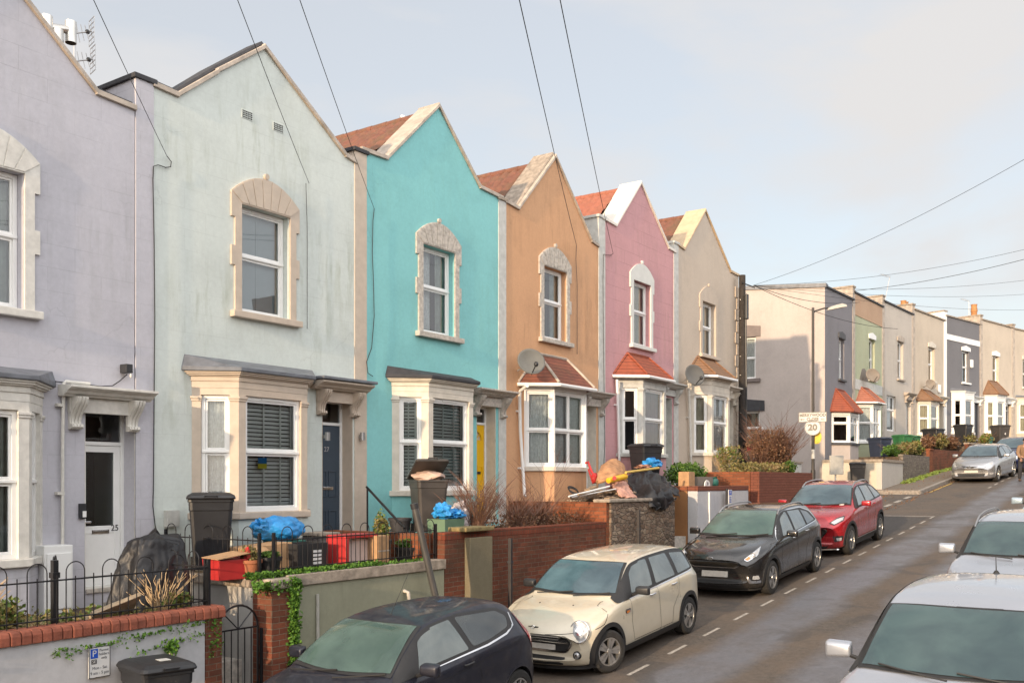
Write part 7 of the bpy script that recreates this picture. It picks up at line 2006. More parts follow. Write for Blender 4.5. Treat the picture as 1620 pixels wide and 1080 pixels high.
pot('tall dark pot with a yellow green climber by the steps', at(604, 10.4), 10.4, gz, .15, .34, M_blackpl, leaf=.32, lm=L_weed, n=900)
crate('recycling_crate', 'teal recycling crate under the blue bag', 'crate', at(452, 10.8) - .22, at(452, 10.8) + .22, 10.65, 11.0, gz, gz + .40, M_teal)
cr = crate('recycling_crate', 'black recycling crate with a white printed panel', 'crate', at(478, 10.45) - .27, at(478, 10.45) + .27, 10.25, 10.6, gz, gz + .38, M_blackpl)
pn = MB()
for k in range(4): pn.box(at(478, 10.45) - .0, at(478, 10.45) + .16, 10.222, 10.226, gz + .08 + .055 * k, gz + .115 + .055 * k)
pn.build('print', plain('white_print', (.6, .6, .6), .6), cr)
bb = thing('plastic_bag', 'big blue plastic bag lying on the crates in front of the mint bay', 'bag', (at(440, 11.0), 11.0, gz + .42))
MB().blob((at(441, 10.95), 10.95, gz + .55), (.44, .22, .20), .16, 1.7, 5, 5).build('bag', M_bluebag, bb, smooth=True)
MB().blob((at(412, 10.9), 10.9, gz + .62), (.13, .10, .10), .5, 2.5, 8, 3).build('knot', M_bluebag, bb, smooth=True)
tb = thing('stone_bench', 'grey paved plinth by the door of number 27', 'plinth', (at(511, 11.2), 11.2, gz))
x = at(508, 11.1); MB().box(x - .2, x + .14, 10.9, 11.3, gz, gz + .42).build('plinth', plain('grey_stone_block', (.12, .105, .10), .9, var=.3, scale=10, bmp=.4), tb, bevel=.01)
MB().box(x - .24, x + .18, 10.86, 11.34, gz + .421, gz + .47).build('slab', M_coping, tb, bevel=.01)
tt = thing('toy_table', 'small red and white plastic table behind the railing', 'table', (at(558, 10.4), 10.4, gz))
x = at(557, 10.3)
MB().box(x - .34, x + .34, 10.1, 10.5, gz + .42, gz + .47).build('table_top', M_redpl, tt, bevel=.015)
for sx in (-1, 1): MB().box(x + sx * .30 - .035, x + sx * .30 + .035, 10.1, 10.5, gz, gz + .42).build('leg', M_redpl if sx < 0 else M_black, tt, bevel=.01)
MB().box(x - .22, x + .25, 10.22, 10.26, gz + .02, gz + .40).build('panel', plain('pale_pink_panel', (.55, .45, .42), .7), tt)
cb2 = thing('cardboard_box', 'upright brown cardboard box beside the red table', 'box', (at(592, 10.2), 10.2, gz))
x = at(594, 10.15); MB().box(x - .10, x + .14, 10.0, 10.35, gz, gz + .44).build('box', M_cardb, cb2, bevel=.006)
MB().box(x - .10, x + .14, 9.995, 9.999, gz + .2, gz + .22).build('tape', M_copingpale, cb2)
# draped tarpaulin in the lilac garden
tp = thing('covered_scooter', 'black crumpled tarpaulin draped over a bulky shape in the lilac garden', 'tarpaulin', (7.05, 10.7, -1.66))
def tarp(u, v):
    a = u * 2 * math.pi; r = 1 - v ** 1.8 * .55
    fx = .60 * (1 - .45 * v) ; fy = .36 * (1 - .35 * v)
    fold = 1 + .11 * abs(noise.noise(Vector((math.cos(a) * 4, math.sin(a) * 4, v * 5)))) + .16 * math.sin(a * 5 + 2 * noise.noise(Vector((math.cos(a) * 1.5, math.sin(a) * 1.5, v * 1.2)))) * (1 - v) + .10 * noise.noise(Vector((math.cos(a) * 2.5, math.sin(a) * 2.5, v * 3)))
    z = -1.62 + .94 * (1 - (1 - v) ** 1.5)
    top = (.14 * noise.noise(Vector((math.cos(a) * r * 2, math.sin(a) * r * 2, 4))) + .05 * abs(noise.noise(Vector((math.cos(a) * r * 6, math.sin(a) * r * 6, v * 7))))) * v
    k = fold if v < .97 else fold * .2
    return (7.42 + .14 * v + math.cos(a) * fx * .86 * k * (1 if v < .85 else max(.02, (1 - v) / .15)), 10.65 + .1 * v + math.sin(a) * fy * k * (1 if v < .85 else max(.02, (1 - v) / .15)), z + top)
MB().grid(tarp, 120, 50).build('cover', M_tarp, tp, smooth=True, angle=70)
for lb, px, py, dz, rot, ln, wd in (('leaning beige paving slab among weeds', 178, 10.05, .05, .5, .62, .34), ('broken flat slab under the leaning one', 148, 10.15, -.03, .1, .40, .26), ('small stone slab lying low by the railing', 162, 9.98, -.08, -.1, .50, .16)):
    x = at(px, py); s_ = thing('paving_slab', lb, 'slab', (x, py, -1.6))
    M = Matrix.Translation((x, py, -1.58 + dz + .06)) @ Matrix.Rotation(-rot * .5, 4, 'Y') @ Matrix.Rotation(R_(-40 if rot > .3 else 8), 4, 'X')
    mb = MB(); mb.box(-ln / 2, ln / 2, -wd / 2, wd / 2, -.025, .025); mb.v = [M @ Vector(q) for q in mb.v]
    mb.build('slab', plain('buff_slab', (.36, .28, .19), .9, var=.2, scale=8, bmp=.3), s_, bevel=.006)
mbx = thing('meter_box', 'white meter cabinet against the lilac wall', 'cabinet', (at(80, 11.85), 11.85, -1.6))
x0, x1 = G(52, 860, 11.8).x, G(110, 860, 11.8).x
MB().box(x0 + .1, x1, 11.72, 11.995, -1.66, -.80).build('cabinet', M_white, mbx, bevel=.012)
MB().box(x0 + .13, x1 - .03, 11.70, 11.718, -1.6, -.90).build('door', M_white, mbx, bevel=.004)

# junk heap on the terrace of the tan house
hz = -.46
hp = thing('rubbish_heap', 'mound of brown earth and rubble behind the rubble wall', 'heap', (18.8, 10.4, hz))
MB().blob((18.9, 10.45, hz - .02), (1.35, .62, .30), .35, 1.8, 2, 5, flatz=0).build('mound', M_soil, hp, smooth=False)
mb = MB(); rj = random.Random(5)
for _ in range(140):
    x, y = rj.uniform(17.5, 20.1), rj.uniform(9.85, 10.9); s_ = rj.uniform(.02, .07)
    mb.blob((x, y, hz + .06 + .22 * max(0, 1 - abs(x - 18.9) / 1.3) * rj.random()), (s_ * 1.5, s_, s_ * .6), .3, 2, _, 1)
mb.build('rubble', plain('rubble_bits', (.34, .24, .16), .9, var=.5, scale=3), hp)
J = lambda px, py, v: G(px, py, v)
brd = random.Random(21)
for k, (lb, px, py, v, rz_, ry_, ln) in enumerate((('broken pale timber board at the left of the heap', 935, 772, 10.2, .3, .1, .7), ('short splintered board on the heap below the foam', 950, 776, 10.1, -.4, -.15, .5), ('brown plank half buried in the heap', 925, 780, 10.0, .1, .05, .8), ('flat board lying at the edge of the rubble wall', 968, 788, 9.9, .15, 0, .6))):
    c = G(px, py, v); t = thing('board', lb, 'board', tuple(c), group='boards on the heap'); M = Matrix.Translation(c) @ Matrix.Rotation(rz_, 4, 'Z') @ Matrix.Rotation(-ry_, 4, 'Y')
    mb = MB(); mb.box(-ln / 2, ln / 2, -.06, .06, -.015, .015); mb.v = [M @ Vector(q) for q in mb.v]; mb.build('board', plain('old_timber', (.30, .21, .13), .85, var=.4, scale=7, bmp=.4), t)
def drape(kind, label, cat, rows, m, amp=.05, thick=.012, seed=0, fr=3.0, nu=34):
    """cloth surface through a small net of real points"""
    N = [[J(*q) for q in r] for r in rows]; t = thing(kind, label, cat, tuple(N[0][0])); R, C = len(N), len(N[0])
    def cr(P, t_):
        n_ = len(P) - 1; x = min(t_ * n_, n_ - 1e-6); i = int(x); f = x - i
        p0, p1, p2, p3 = P[max(i - 1, 0)], P[i], P[i + 1], P[min(i + 2, n_)]
        return .5 * ((2 * p1) + (p2 - p0) * f + (2 * p0 - 5 * p1 + 4 * p2 - p3) * f * f + (3 * p1 - p0 - 3 * p2 + p3) * f ** 3)
    def fn(u, v):
        p = cr([cr(r, u) for r in N], v); q = Vector((u * fr, v * fr, seed))
        k = abs(noise.noise(q)) * 1.6 + .5 * abs(noise.noise(q * 2.7)) - .5
        return p + Vector((.25 * k, -.7 * k, .8 * k)) * amp + Vector((noise.noise(q + Vector((9, 0, 0))), 0, noise.noise(q + Vector((0, 9, 0))))) * amp * .8
    MB().grid(fn, nu, nu).build('sheet', m, t, smooth=True, angle=60, solid=thick); return t
drape('old_mattress', 'folded orange and yellow foam mattress on top of the rubbish heap', 'mattress', [[(953, 737, 10.9), (966, 728, 10.8), (980, 730, 10.7), (988, 744, 10.6)], [(946, 752, 10.5), (962, 744, 10.4), (978, 746, 10.3), (990, 756, 10.3)], [(944, 762, 10.4), (960, 758, 10.2), (976, 757, 10.15), (990, 764, 10.2)]], plain('orange_foam', (.42, .22, .11), .95, var=.35, scale=6, bmp=.6), .05, .07, 1)
drape('quilted_sheet', 'salmon pink quilted sheet slumped on the heap', 'sheet', [[(966, 764, 10.3), (980, 760, 10.2), (992, 762, 10.1)], [(974, 775, 10.0), (986, 773, 9.95), (999, 776, 9.9)], [(984, 785, 9.85), (996, 787, 9.8), (1009, 787, 9.78)]], plain('salmon_cloth', (.50, .28, .22), .9, var=.15, bmp=.5), .05, .03, 3)
drape('black_sheeting', 'crumpled black plastic sheet draped over the corner of the rubble wall', 'sheeting', [[(992, 752, 10.8), (1010, 745, 10.7), (1030, 744, 10.6), (1052, 752, 10.5)], [(999, 770, 10.2), (1018, 764, 10.1), (1038, 762, 10.05), (1058, 768, 10.0)], [(1010, 787, 9.8), (1028, 783, 9.6), (1046, 780, 9.5), (1066, 784, 9.5)], [(1030, 800, 9.49), (1042, 806, 9.46), (1056, 801, 9.46), (1070, 789, 9.47)]], M_tarp, .11, .01, 5, 4.0, 46)
drape('black_sheeting', 'loose end of black plastic trailing to the right of the rubble wall', 'sheeting', [[(1050, 762, 10.2), (1060, 764, 10.1), (1068, 772, 10.0)], [(1052, 776, 9.8), (1064, 780, 9.7), (1076, 786, 9.7)]], M_tarp, .06, .01, 8, 3.0, 20)
dr = thing('plastic_drum', 'yellow plastic container with a red cap on the heap', 'container', J(975, 758, 10.1))
a_, b_ = J(962, 760, 10.05), J(990, 753, 10.0)
MB().cyl(a_, b_, .062, n=20).build('body', plain('yellow_plastic', (.75, .42, .02), .4), dr, bevel=.02, smooth=True)
MB().cyl(J(972, 756, 9.97), J(972, 756, 9.93), .045, n=12).build('cap', M_redpl, dr)
for lb, p, q_, r, m in (('long white pipe lying across the heap, upper one', (900, 785), (964, 769), .020, M_white), ('thin white pipe lying across the heap, lower one', (905, 786), (974, 773), .013, M_white), ('long yellow plank on top of the black sheeting', (990, 747), (1042, 740), .028, plain('yellow_timber', (.55, .38, .10), .8))):
    t = thing('pipe' if 'pipe' in lb else 'plank', lb, 'pipe' if 'pipe' in lb else 'plank', J(*p, 9.95))
    MB().cyl(J(*p, 9.95), J(*q_, 9.95), r, n=10).build('length', m, t, smooth=True)
rc = thing('sack_truck', 'bright red hand truck frame leaning by the white door', 'trolley', J(935, 760, 11.2))
MB().tube([J(927, 732, 11.3), J(930, 730, 11.3), J(936, 745, 11.2), J(945, 762, 11.0)], .03, 8).tube([J(931, 742, 11.3), J(938, 764, 11.0)], .02, 8).build('frame', M_redpl, rc, smooth=True)
MB().blob(J(941, 756, 11.0), (.10, .08, .12), .2, 2, 2, 3).build('body', M_redpl, rc, smooth=True)
cl = thing('cable_coil', 'loop of black cable on the earth under the bay', 'cable', J(908, 770, 10.6))
for k in range(4): MB().tube([J(908, 777, 10.3) + Vector((.15 * math.cos(a * .52 + k) + .02 * k, .08 * math.sin(a * .52 + k) + .02 * k, .07 * math.sin(a * .52 + k) + .012 * k)) for a in range(13)], .012, 5).build('loop', M_cable, cl, smooth=True)
bt = thing('plastic_bag', 'blue plastic bag with scraps beside the pink house bin', 'bag', J(1030, 735, 10.8))
MB().blob(J(1032, 733, 10.8), (.30, .2, .13), .4, 2, 4, 4).build('bag', M_bluebag, bt, smooth=True)
MB().blob(J(1018, 738, 10.7), (.24, .14, .05), .6, 3, 6, 3).build('scraps', plain('brown_scraps', (.35, .18, .12), .9, var=.5, scale=12), bt)
crate('recycling_crate', 'green crate under the blue bag on the pink house terrace', 'crate', J(1030, 750, 10.8).x - .28, J(1030, 750, 10.8).x + .28, 10.6, 11.0, -.16, .14, M_bingr)
cb3 = thing('cardboard_box', 'brown box standing at the left end of the white rendered wall', 'box', (22.0, 10.0, -.16))
MB().box(21.78, 22.12, 9.92, 10.2, -.16, .24).build('box', M_cardb, cb3, bevel=.006); MB().box(21.80, 22.10, 9.93, 10.19, .241, .25).build('lid', M_cardb, cb3)
pl_ = crate('planter', 'grey planter with a white number plaque on the white rendered wall', 'planter', 22.35, 23.25, 9.95, 10.25, -.16, .13, plain('grey_planter', (.22, .19, .16), .8))
sg = MB().slab(Fr(22.62, 9.90, 1, 0), [(.17 + .17 * math.cos(a * math.pi / 10), -.10 + .15 * math.sin(a * math.pi / 10)) for a in range(11)], [], 0, .02).build('number_plaque', M_white, pl_)
text('house_number', '33', .11, M_black, pl_, TM(Fr(22.62, 9.90, 1, 0), .17, -.045, .022), .003)
jar = thing('round_pot', 'small teal glazed pot on the white rendered wall', 'plant pot', (23.45, 9.98, -.16)); MB().blob((23.45, 10.0, -.02), (.15, .13, .15), .02, 1, 1, 3).build('pot', M_teal, jar, smooth=True); MB().lathe((23.45, 10.0, .1), [(.09, 0), (.10, .03), (.08, .03)], 16).build('rim', M_teal, jar)
crate('recycling_crate', 'bright green recycling box with lid on the pavement behind the cream car', 'crate', 19.35, 19.85, 9.0, 9.4, zroad(19.6) + .12, zroad(19.6) + .5, M_bingr, M_bingr)
# recycling in front of the turquoise house
gc = crate('recycling_crate', 'pale green crate of rubbish bags behind the leaning metal tube', 'crate', 12.65, 13.15, 10.15, 10.5, -.93, -.62, plain('pale_green_plastic', (.12, .20, .13), .6))
bt = thing('plastic_bag', 'blue and white carrier bags heaped in the pale green crate', 'bag', (12.9, 10.3, -.6))
MB().blob((12.72, 10.25, -.50), (.16, .14, .13), .5, 2, 14, 4).build('bag', M_bluebag, bt, smooth=True)
MB().blob((13.02, 10.25, -.55), (.20, .14, .10), .5, 2, 15, 4).build('bag', M_bluebag, bt, smooth=True)
MB().blob((13.28, 10.3, -.62), (.20, .14, .26), .4, 2, 16, 4).build('bag', M_whitebag, bt, smooth=True)
pot('dark tub with dry stalks beside the turquoise bay', 12.95, 11.4, -.93, .2, .3, M_feltdark)

# ------------------------------------------------------------------ fittings on the fronts
def wire(label, pts, r=.008, sagm=0.0, name='cable', n=18, cat='cable', group=None):
    P = [Vector(p) for p in pts]
    if len(P) == 2 and sagm: P = [P[0].lerp(P[1], i / n) - Vector((0, 0, sagm * 4 * (i / n) * (1 - i / n))) for i in range(n + 1)]
    o_ = MB().tube(P, r, 5).build(name, M_cable, None, smooth=True); tag(o_, label, cat, group); return o_
HUB = Vector((-3.2, -.65, 4.35)); GRP = 'telephone cables strung to the houses'
F_ = lambda px, py, v=11.93: G(px, py, v)
wire('overhead cable meeting the corner between the lilac and mint houses', [HUB, F_(264, 247)], .0042, .12, group=GRP)
wire('overhead cable landing on the mint gable beside its window', [HUB, F_(489, 290)], .0042, .14, group=GRP)
wire('overhead cable landing at the left edge of the turquoise house', [HUB, F_(592, 330)], .0042, .16, group=GRP)
wire('overhead cable landing on the tan gable', [HUB, F_(912, 388)], .0055, .2, group=GRP)
wire('overhead cable landing on the dusty pink house', [HUB, F_(970, 401)], .0055, .2, group=GRP)
def facecable(label, L, r=.007):
    return wire(label, [G(x, y, 11.965) for x, y in L], r)
facecable('black cable looping and running down between the lilac and mint houses', [(264, 247), (271, 256), (270, 264), (262, 265), (250, 261), (243, 263), (242, 285), (243, 330), (244, 390), (245, 500), (244, 620), (243, 760), (242, 800), (246, 835)])
facecable('thin pale cable running down the mint wall', [(484, 290), (486, 360), (486, 440), (486, 520)], .005)
facecable('black cable down the left edge of the turquoise wall', [(592, 330), (590, 350), (589, 400), (591, 450), (592, 500), (588, 550), (580, 572), (582, 590), (590, 595)])
facecable('black cable down the tan roughcast wall', [(912, 388), (911, 410), (913, 450), (913, 560)])
facecable('black cable down the left edge of the dusty pink wall', [(970, 401), (966, 404), (955, 402), (954, 440), (955, 560), (957, 700), (955, 740)])
facecable('thin cable sagging between the black wall lamp and the doorway of number 25', [(201, 592), (190, 602), (178, 610), (160, 611), (66, 601)])
for lb, px, py in (('left air brick high in the mint gable', 391, 182), ('right air brick in the mint gable', 440, 202)):
    c = G(px, py, 12.0); t = thing('air_brick', lb, 'air brick', (c.x, 12, c.z), group='air bricks in the mint gable')
    MB().box(c.x - .11, c.x + .11, 11.993, 11.999, c.z - .07, c.z + .07).build('plate', W_mint, t)
    m_ = MB()
    for i in range(6):
        for j in range(4): m_.box(c.x - .095 + i * .033, c.x - .072 + i * .033, 11.989, 11.9935, c.z - .058 + j * .031, c.z - .040 + j * .031)
    m_.build('hole', M_dark, t)
c = G(201, 583, 11.9); t = thing('wall_light', 'small black wall lamp above the doorway of number 25', 'wall light', (c.x, 12, c.z))
MB().box(c.x - .05, c.x + .05, 11.84, 11.99, c.z - .06, c.z + .06).build('body', M_blackpl, t, bevel=.008); MB().blob((c.x + .01, 11.83, c.z - .10), (.015, .015, .03), 0, 1, 1, 2).build('sensor', M_whitestone, t)
for lb, px in (('steel up and down lamp left of the dark blue door', 517.5), ('steel up and down lamp right of the dark blue door', 573)):
    c = G(px, 690, 11.93); t = thing('wall_light', lb, 'wall light', (c.x, 12, c.z), group='steel lamps by the dark blue door')
    MB().cyl((c.x, 11.92, c.z - .07), (c.x, 11.92, c.z + .07), .045, n=14).build('body', M_steel, t, smooth=True); MB().box(c.x - .03, c.x + .03, 11.955, 11.996, c.z - .03, c.z + .03).build('bracket', M_steel, t)
kn = G(527, 722, 12.2); t = h27
c = G(132, 808, 11.95); t = thing('key_safe', 'small black and white entry keypad left of the glazed door', 'keypad', (c.x, 12, c.z))
MB().box(c.x - .045, c.x + .045, 11.955, 11.998, c.z - .10, c.z + .10).build('box', M_blackpl, t, bevel=.006); MB().box(c.x - .01, c.x + .04, 11.945, 11.954, c.z - .08, c.z - .0).build('bell', M_white, t)
c = G(275, 820, 11.9); t = thing('meter_box', 'small grey meter box low on the mint wall behind the bin', 'cabinet', (c.x, 12, c.z))
MB().box(c.x - .10, c.x + .10, 11.90, 11.998, c.z - .12, c.z + .12).build('box', M_palegrey, t, bevel=.008); MB().box(c.x - .08, c.x + .08, 11.893, 11.899, c.z - .1, c.z + .1).build('door', M_palegrey, t)
# flag in the mint bay window: two plain bands on a mask shaped card
fb = Fr(9.49, 11.5, 1, 0); c = G(417, 733, 11.56)
t = thing('window_sticker', 'small blue over yellow cloth hanging inside the slatted blind window', 'sticker', (c.x, 11.55, c.z))
MB().box(c.x - .085, c.x + .085, 11.585, 11.59, c.z, c.z + .09).build('blue_half', plain('sticker_blue', (.02, .18, .42), .7), t); MB().box(c.x - .085, c.x + .085, 11.585, 11.59, c.z - .075, c.z - .001).build('yellow_half', plain('sticker_yellow', (.55, .50, .04), .7), t)

def pipe_thing(label, pts, r=.032, m=None, brk=(), name='drainpipe'):
    t = thing(name, label, 'pipe', pts[-1])
    MB().tube(pts, r, 10).build('pipe', m or M_white, t, smooth=True)
    for p in brk: MB().box(p[0] - .05, p[0] + .05, 11.93, 11.998, p[2] - .02, p[2] + .02).build('clip', m or M_white, t)
    return t
g_ = lambda px, py, v=11.9: tuple(G(px, py, v))
pipe_thing('thin pale pipe running down the lilac wall left of the doorway', [g_(142, 607, 11.95), g_(104, 603, 11.95), g_(101, 606, 11.95), g_(99, 700, 11.95), g_(99, 868, 11.95)], .022, M_whitestone, (g_(99, 640), g_(99, 780)))
pipe_thing('white drainpipe kinked beside the net curtained bay of the tan house', [g_(834, 610, 11.5), g_(823, 618, 11.85), g_(822, 628, 11.92), g_(823, 680, 11.92), g_(829, 770, 11.92), g_(830, 785, 11.85)], .036, M_white, (g_(824, 650), g_(827, 740)))
pipe_thing('white drainpipe between the tan and dusty pink houses', [g_(976, 600, 11.9), g_(978, 660, 11.92), g_(980, 740, 11.92)], .034, M_white, (g_(978, 640),))
pipe_thing('cream drainpipe left of the cream house bay', [g_(1089, 600, 11.9), g_(1092, 680, 11.92), g_(1093, 735, 11.92)], .036, M_whitestone, (g_(1091, 660),))

def dish(label, c, r, aim, m, group='satellite dishes'):
    t = thing('satellite_dish', label, 'satellite dish', (c[0], 12, c[2]), group=group); c = Vector(c); ax = Vector(aim).normalized(); X = Vector((0, 0, 1)).cross(ax).normalized(); Y = ax.cross(X)
    mb = MB(); P = []; F = []; n, k = 32, 8
    for j in range(k + 1):
        rr = r * j / k
        for i in range(n): P.append(c + (X * math.cos(2 * math.pi * i / n) * 1.1 + Y * math.sin(2 * math.pi * i / n)) * rr + ax * (rr * rr / r * .22))
    for j in range(k):
        for i in range(n): F.append((j * n + i, j * n + (i + 1) % n, (j + 1) * n + (i + 1) % n, (j + 1) * n + i))
    mb.add(P, F); mb.build('reflector', m, t, smooth=True, solid=.012)
    hd_ = c + ax * r * 1.05 - Y * r * .55
    MB().tube([c - Y * r * .95, hd_], .014, 6).build('arm', M_blackpl, t, smooth=True)
    MB().blob(hd_, (.05, .05, .06), .05, 1, 1, 2).build('receiver', M_blackpl, t, smooth=True)
    MB().tube([c - ax * .02, c - ax * .10, Vector((c.x + .05, 11.99, c.z - .15))], .02, 6).build('bracket', M_steel, t, smooth=True)
    return t
dish('large pale grey satellite dish above the tan house bay', G(839, 573, 11.62), .29, (-.55, -.8, .25), plain('grey_dish', (.13, .13, .12), .6, var=.1))
dish('dark grey satellite dish beside the brown bay roof of the cream house', G(1097, 594, 11.6), .31, (-.45, -.85, .2), plain('dark_dish', (.10, .10, .095), .6, var=.1))
def dish2(label, px, py, F, r): 
    c = U(px, py, F); t = dish(label, c, r, (-.6, -.75, .25), plain('brown_dish', (.22, .18, .14), .6, var=.15))
    return t
for lb, i, a, z, r in (('brown satellite dish on the pale green house', 1, 1.35, 4.75, .32), ('brown satellite dish on the warm cream house', 3, 1.2, 5.0, .27)):
    (x0, y0), (x1, y1) = P2[i], P2[i + 1]; f2 = Fr(x0, y0, x1 - x0, y1 - y0)
    t = thing('satellite_dish', lb, 'satellite dish', f2.p(a, z, .4), group='satellite dishes'); c = Vector(f2.p(a, z, .4)); ax = Vector((-.6, -.75, .25)).normalized(); X = Vector((0, 0, 1)).cross(ax).normalized(); Y = ax.cross(X)
    P = [c + (X * math.cos(2 * math.pi * i_ / 24) * 1.15 + Y * math.sin(2 * math.pi * i_ / 24)) * r * j / 6 + ax * (r * (j / 6) ** 2 * .2) for j in range(7) for i_ in range(24)]
    MB().add(P, [(j * 24 + q, j * 24 + (q + 1) % 24, (j + 1) * 24 + (q + 1) % 24, (j + 1) * 24 + q) for j in range(6) for q in range(24)]).build('reflector', plain('brown_dish', (.22, .18, .14), .6, var=.15), t, smooth=True, solid=.012)
    MB().tube([c, f2.p(a + .1, z - .1, 0.0)], .02, 6).build('bracket', M_steel, t)
    MB().tube([c - Y * r, c + ax * r - Y * r * .5], .014, 5).build('arm', M_blackpl, t)
# soot shape on the green house
sf = Fr(P2[1][0], P2[1][1], P2[2][0] - P2[1][0], P2[2][1] - P2[1][1])
MB().slab(sf, [(.65, 3.9), (2.15, 3.9), (2.1, 4.5), (1.85, 5.0), (1.5, 5.12), (1.15, 5.05), (.85, 4.6)], [], .001, .006).build('bare_patch', plain('bare_grey_render', (.20, .18, .16), .95, var=.15), g1[0])
for i, a, z in ((3, 3.4, 4.75), (4, 3.05, 6.4)):
    f2 = Fr(P2[i][0], P2[i][1], P2[i + 1][0] - P2[i][0], P2[i + 1][1] - P2[i][1])
    t = thing('alarm_box', 'white alarm box on the %s' % ('warm cream house' if i == 3 else 'slate grey house'), 'alarm box', f2.p(a, z, 0))
    MB().fbox(f2, a - .13, a + .13, z, z + .42, .005, .09).build('box', M_white, t, bevel=.02); MB().fbox(f2, a - .05, a + .05, z - .03, z, .01, .07).build('lamp', M_palegrey, t)

# ------------------------------------------------------------------ roof clutter
def yagi(label, base, mast, L, d, n=9, grid=True, cat='aerial', lean=(0, 0)):
    t = thing('tv_aerial', label, cat, base, group='television aerials'); b = Vector(base); top = b + Vector((lean[0], lean[1], mast)); d = Vector(d).normalized(); s_ = Vector((0, 0, 1)).cross(d).normalized()
    MB().cyl(b, top, .018, n=6).build('mast', M_steel, t)
    MB().tube([top - d * L * .1, top + d * L], .010, 5).build('boom', M_steel, t)
    m_ = MB()
    for k in range(n):
        p = top + d * L * (.12 + .85 * k / (n - 1)); w = .17 - .006 * k
        m_.cyl(p - s_ * w, p + s_ * w, .005, n=4)
    m_.build('element', M_steel, t)
    if grid:
        m_ = MB()
        for k in range(7): 
            z = -.21 + k * .07; p = top - d * L * .08 + Vector((0, 0, z)); m_.cyl(p - s_ * .16, p + s_ * .16, .006, n=4)
        for q in (-.16, 0, .16): m_.cyl(top - d * L * .08 + s_ * q - Vector((0, 0, .22)), top - d * L * .08 + s_ * q + Vector((0, 0, .22)), .006, n=4)
        m_.build('reflector_grid', M_steel, t)
    return t
fl = thing('boiler_flue', 'bright steel twin flue on the lilac house roof', 'flue', tuple(G(110, 70, 14.2)))
m_b = plain('brushed_flue_steel', (.62, .60, .56), .3, metal=.8, var=.1)
a_ = G(112, 48, 14.2); MB().cyl(a_ + Vector((0, 0, -.20)), a_ + Vector((0, 0, .13)), .085, n=18).build('outlet', m_b, fl, smooth=True)
MB().cyl(a_ + Vector((0, 0, -.205)), a_ + Vector((0, 0, -.20)), .075, n=18).build('mouth', M_dark, fl)
b_ = G(78, 43, 14.2); MB().cyl(a_, b_, .06, n=14).build('crosspiece', m_b, fl, smooth=True)
c_ = G(90, 60, 14.2); MB().cyl(c_ + Vector((0, 0, .12)), c_ + Vector((0, 0, -1.0)), .095, n=18).build('stack', m_b, fl, smooth=True)
c_ = G(74, 36, 14.2); MB().cyl(c_ + Vector((0, 0, .1)), c_ + Vector((0, 0, -.25)), .085, n=18).build('outlet', m_b, fl, smooth=True)
def small_yagi(label, px, py, px0, v):
    """small array seen side on: boom runs back to a mast"""
    a_ = G(px, py, v); b_ = G(px0, py + 3, v); t = thing('tv_aerial', label, 'aerial', tuple(b_), group='television aerials')
    MB().tube([b_, a_], .012, 5).build('boom', M_steel, t)
    mast = MB().cyl(b_, b_ - Vector((0, 0, 1.1)), .02, n=6); mast.build('mast', M_steel, t)
    e = MB()
    for k in range(4):
        p = b_.lerp(a_, .2 + .25 * k); e.cyl(p - Vector((.0, .05, .16 - .02 * k)), p + Vector((0, .05, .16 - .02 * k)), .006, n=4)
    e.build('element', M_steel, t)
    g2_ = MB()
    for k in range(6):
        z = -.20 + k * .08; g2_.cyl(a_ + Vector((-.03, -.12, z)), a_ + Vector((.03, .12, z)), .006, n=4)
    for q in (-.12, 0, .12): g2_.cyl(a_ + Vector((q * .25, q, -.21)), a_ + Vector((q * .25, q, .21)), .006, n=4)
    g2_.build('reflector_grid', M_steel, t)
    MB().blob(a_ - (a_ - b_).normalized() * .08, (.04, .03, .04), .1, 1, 1, 2).build('junction', M_blackpl, t)
small_yagi('upper television aerial beside the steel flue', 145, 50, 118, 14.4)
small_yagi('lower television aerial beside the steel flue', 147, 94, 119, 14.4)
c = G(638, 192, 15.5); t = thing('boiler_flue', 'short steel flue above the turquoise gable', 'flue', tuple(c)); 
c = Vector((14.3, 14.4, 7.1)); 
c = G(637, 190, 14.0); MB().cyl(c + Vector((0, 0, -.6)), c + Vector((0, 0, .08)), .07, n=16).build('flue', m_b, t, smooth=True); MB().cyl(c + Vector((0, 0, -.02)), c + Vector((0, 0, .02)), .085, n=16).build('collar', m_b, t, smooth=True)
pot_m = plain('clay_chimney_pot', (.42, .20, .08), .85, var=.25, scale=8)
def cpot(label, px, py, F, h=.55, r=.16, cap=False):
    c = U(px, py, F); t = thing('chimney_stack', label, 'chimney', tuple(c))
    MB().box(c.x - .5, c.x + .5, c.y - .3, c.y + .3, c.z - 1.6, c.z - .25).build('stack', M_brickor, t, bevel=.01)
    for sx in ((-.24, .24) if cap else (0,)):
        MB().lathe((c.x + sx, c.y, c.z - .25), [(r * .9, 0), (r * .85, h * .5), (r, h * .55), (r * .8, h * .9), (r * .95, h), (r * .7, h), (.01, h * .8)], 16).build('chimney_pot', pot_m, t, smooth=True)
cpot('pair of clay chimney pots above the pale grey and warm cream houses', 1431, 487, 52.5, .6, .17, True)
cpot('single clay chimney pot above the sandy cream house', 1541, 499, 58, .9, .2)
cpot('low clay pot above the slate grey house', 1487, 496, 56, .25, .2)
cpot('low brick stack on the plain grey house', 1273, 452, 44, .02, .1)
for lb, px, py, F, dx in (('tall thin television aerial leaning over the pale grey house', 1400, 476, 50, .55), ('television aerial above the slate grey house', 1533, 503, 58, -.05)):
    b_ = U(px, py, F); yagi(lb, tuple(b_), 1.25 if dx > .5 else 1.0, .65, (-.9, .5, .15), 7, False, lean=(dx * .5, -dx * .3))

